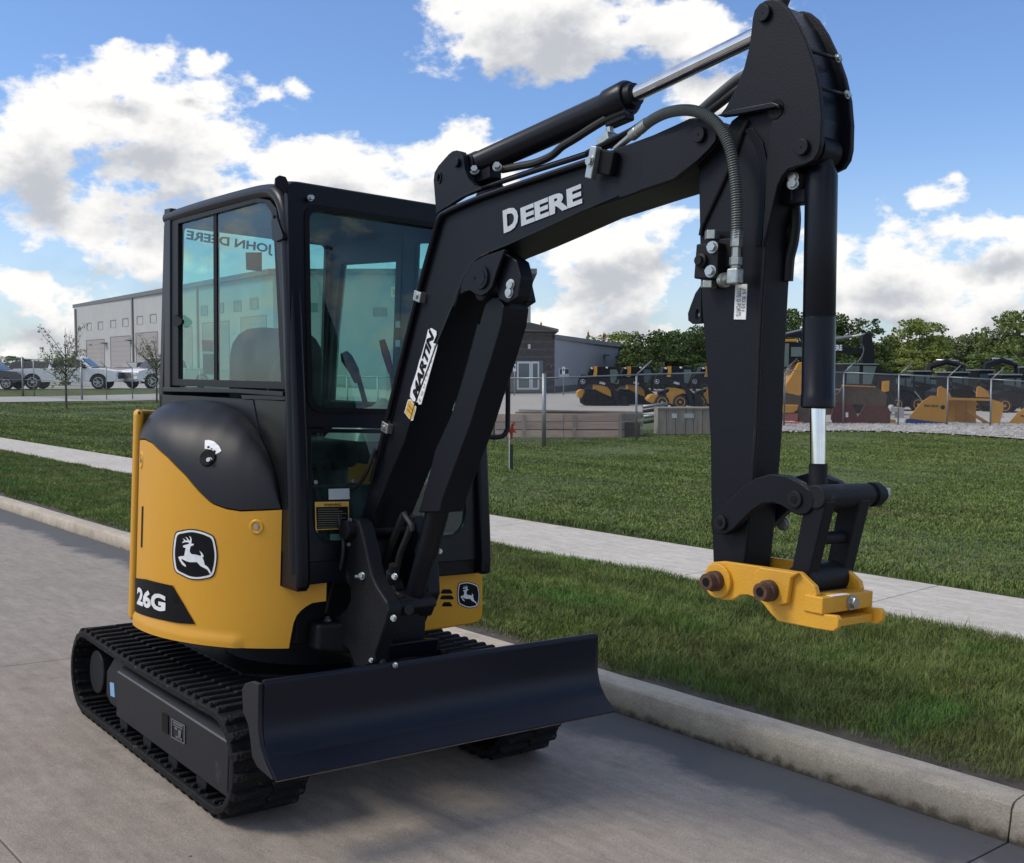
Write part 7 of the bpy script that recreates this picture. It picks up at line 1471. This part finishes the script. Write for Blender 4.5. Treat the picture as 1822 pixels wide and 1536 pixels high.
# excavator behind with long boom
def yardex(u, label, D, vb=742, first=False):
    t, q, k = yard('tracked_excavator', u, vb, label, 'excavator', u - 1480 + 1380, 580, 7.678, 'excavators parked in the yard', D=D)
    P(q, [(125, 870), (135, 800), (200, 700), (305, 505), (345, 495), (560, 520), (640, 600), (640, 960), (380, 960), (200, 940), (120, 900)], 0, 1.6, 'engine_cover', YEL2, t, .03)
    P(q, [(130, 222), (195, 225), (370, 230), (380, 470), (300, 470), (200, 560), (130, 600)], .2, 1.2, 'cab', BLK2, t, .02)
    P(q, [(105, 240), (185, 240), (185, 560), (110, 560)], .17, .22, 'cab_window', TEAL, t); P(q, [(215, 290), (370, 290), (370, 420), (215, 420)], .17, .22, 'cab_window', TEAL, t)
    P(q, [(130, 185), (300, 180), (300, 215), (130, 218)], .15, 1.25, 'cab_roof', YEL2, t, .02)
    bm_ = P(q, [(140, 150), (180, 120), (420, 60), (600, 210), (780, 260), (1180, 300), (1240, 330), (1230, 370), (1100, 375), (780, 372), (560, 330), (480, 470), (420, 560), (360, 560), (400, 420), (440, 250), (380, 160)], .55, .85, 'boom', BLK2, t, .02)
    P(q, [(1230, 130), (1275, 95), (1330, 100), (1360, 180), (1395, 300), (1400, 500), (1360, 700), (1290, 700), (1240, 500), (1240, 330), (1225, 220)], .52, .88, 'arm', BLK2, t, .02)
    x0_, z0_ = q([(840, 175)])[0]; x1_, z1_ = q([(1090, 140)])[0]; x2_, z2_ = q([(1275, 108)])[0]
    MB().cyl((x0_, .7, z0_), (x1_, .7, z1_), .07, 12).build('arm_cylinder', GALV, t); MB().cyl((x1_, .7, z1_), (x2_, .7, z2_), .04, 10).build('arm_cylinder_rod', WHT, t)
    x0_, z0_ = q([(150, 112)])[0]; x1_, z1_ = q([(390, 55)])[0]; MB().cyl((x0_, .7, z0_), (x1_, .7, z1_), .06, 12).build('boom_pipe', GALV, t)
    p0, p1 = q([(745, 335)])[0], q([(950, 335)])[0]; text_part('boom_lettering', 'DEERE', (p0[0], .545, p0[1]), (p1[0], .545, p1[1]), .24, WHITE, bm_, (0, -1, 0), bold=.04)
    MB().tube(spline([(q([(a, b_)])[0][0], .5, q([(a, b_)])[0][1]) for a, b_ in ((1160, 500), (1225, 400), (1240, 300), (1200, 250))], 5), .025, 6).build('hose', HOSEM, t)
    for y0 in (-.1, 1.5): P(q, [(90, 1130), (120, 1000), (600, 1000), (760, 1050), (780, 1180), (720, 1290), (140, 1290)], y0, y0 + .4, 'crawler_track', MUD, t, .05)
    return t
yardex(1480, 'big yellow bodied excavator behind the bucket cylinder, black boom reaching right', 47)
t, q, k = yard('dozer_undercarriage', 1405, 757, 'muddy crawler undercarriage with a salmon red bar at its foot', 'undercarriage', *Z4, D=38.9)
P(q, [(120, 905), (380, 960), (500, 1010), (560, 1180), (520, 1320), (330, 1320), (320, 1190), (110, 1060)], .1, .9, 'frame', MUD, t, .03)
P(q, [(105, 1075), (320, 1080), (300, 1150), (240, 1190), (100, 1195)], 0, .3, 'yellow_guard', YEL2, t, .03)
P(q, [(95, 1200), (315, 1195), (310, 1300), (95, 1300)], .02, .3, 'red_guard', mat('faded_red', (.30, .10, .085), .8), t, .02)
P(q, [(110, 1308), (372, 1312), (372, 1352), (115, 1350)], -.1, .05, 'salmon_bar', mat('salmon_paint', (.50, .17, .11), .7), t, .01)
# row of further machines
def darkmachine(u, D, vtop, label, wpx, kind=0):
    p = at(u, D); t = empty('parked_machine', p, YAW + random.uniform(-.3, .3), label, 'machine', 'dark machines in the back row'); h = pz(vtop, D) - p[2]; w = wpx * D / FPX
    MB().box(-w * .30, w * .12, -.6, .6, h * .42, h).build('cab', BLK2, t, bevel=.05); MB().box(-w * .26, -w * .04, -.63, -.60, h * .55, h * .92).build('cab_window', TEAL, t); MB().box(0, w * .10, -.63, -.60, h * .55, h * .92).build('cab_window', TEAL, t)
    MB().box(-w * .32, w * .14, -.65, .65, h, h * 1.02 + .03).build('cab_roof', GALV, t, bevel=.02)
    MB().yprism([(-w * .5, h * .2), (-w * .48, h * .52), (-w * .3, h * .6), (w * .2, h * .62), (w * .5, h * .30), (w * .48, h * .15)], -.8, .8).build('body', BLK2, t, bevel=.05)
    MB().yprism([(-w * .4, h * .70), (-w * .36, h * .78), (w * .1, h * .66), (w * .52, h * .2), (w * .44, h * .12), (w * .1, h * .52)], -.95, -.80).build('lift_arm', BLK2, t, bevel=.02)
    MB().obox((w * .24, -.97, h * .40), (w * .12, 0, -h * .16), (0, .01, 0), (.02, 0, .02)).build('arm_stripe', GALV, t)
    for x in (-w * .3, w * .22): wheel(t, x, h * .2, -.95, h * .2, -1, YEL2, spokes=5); wheel(t, x, h * .2, .95, h * .2, 1, YEL2, spokes=5)
    if kind:
        MB().tube([(w * .05, 0, h * .6), (w * .15, 0, h * 1.15), (w * .55, 0, h * 1.28), (w * .95, 0, h * 1.15)], .14, 6, rr=[.2, .2, .16, .12]).build('boom', BLK2, t); MB().tube([(w * .95, 0, h * 1.18), (w * 1.0, 0, h * .3)], .12, 6).build('arm', BLK2, t); MB().cyl((w * .3, -.0, h * 1.33), (w * .85, 0, h * 1.30), .05, 8).build('arm_cylinder_rod', ALLOY, t)
    return t
for u, D, vt_, lab, wpx, kd in ((1600, 52, 668, 'dark loader left of the first snow pusher, yellow wheel hubs', 74, 0), (1642, 56, 662, 'dark machine directly behind the wing of the first snow pusher', 70, 1), (1700, 52, 664, 'dark loader behind the middle of the first snow pusher', 84, 0),
                                (1745, 56, 660, 'dark machine with a raised boom above the first snow pusher', 76, 1), (1795, 50, 668, 'dark loader above the second snow pusher', 84, 0), (1850, 54, 655, 'dark machine at the right edge with a tall boom', 90, 1), (1668, 66, 672, 'small dark machine deep in the back row', 56, 0), (1440, 52, 676, 'dark machine between the digging arm and the dozer cab', 80, 0)):
    darkmachine(u, D, vt_, lab, wpx, kd)
t, q, k = yard('concrete_blocks', 1612, 745, 'two pale concrete blocks beside the rusty blade', 'blocks', *Z4, D=44)
P(q, [(1570, 1120), (1690, 1110), (1760, 1120), (1760, 1300), (1690, 1320), (1690, 1180), (1570, 1180)], 0, .5, 'block', DRIVE, t, .02); P(q, [(1575, 1120), (1605, 1080), (1630, 1120)], 0, .4, 'block_top', DRIVE, t)
bpy.context.view_layer.update()
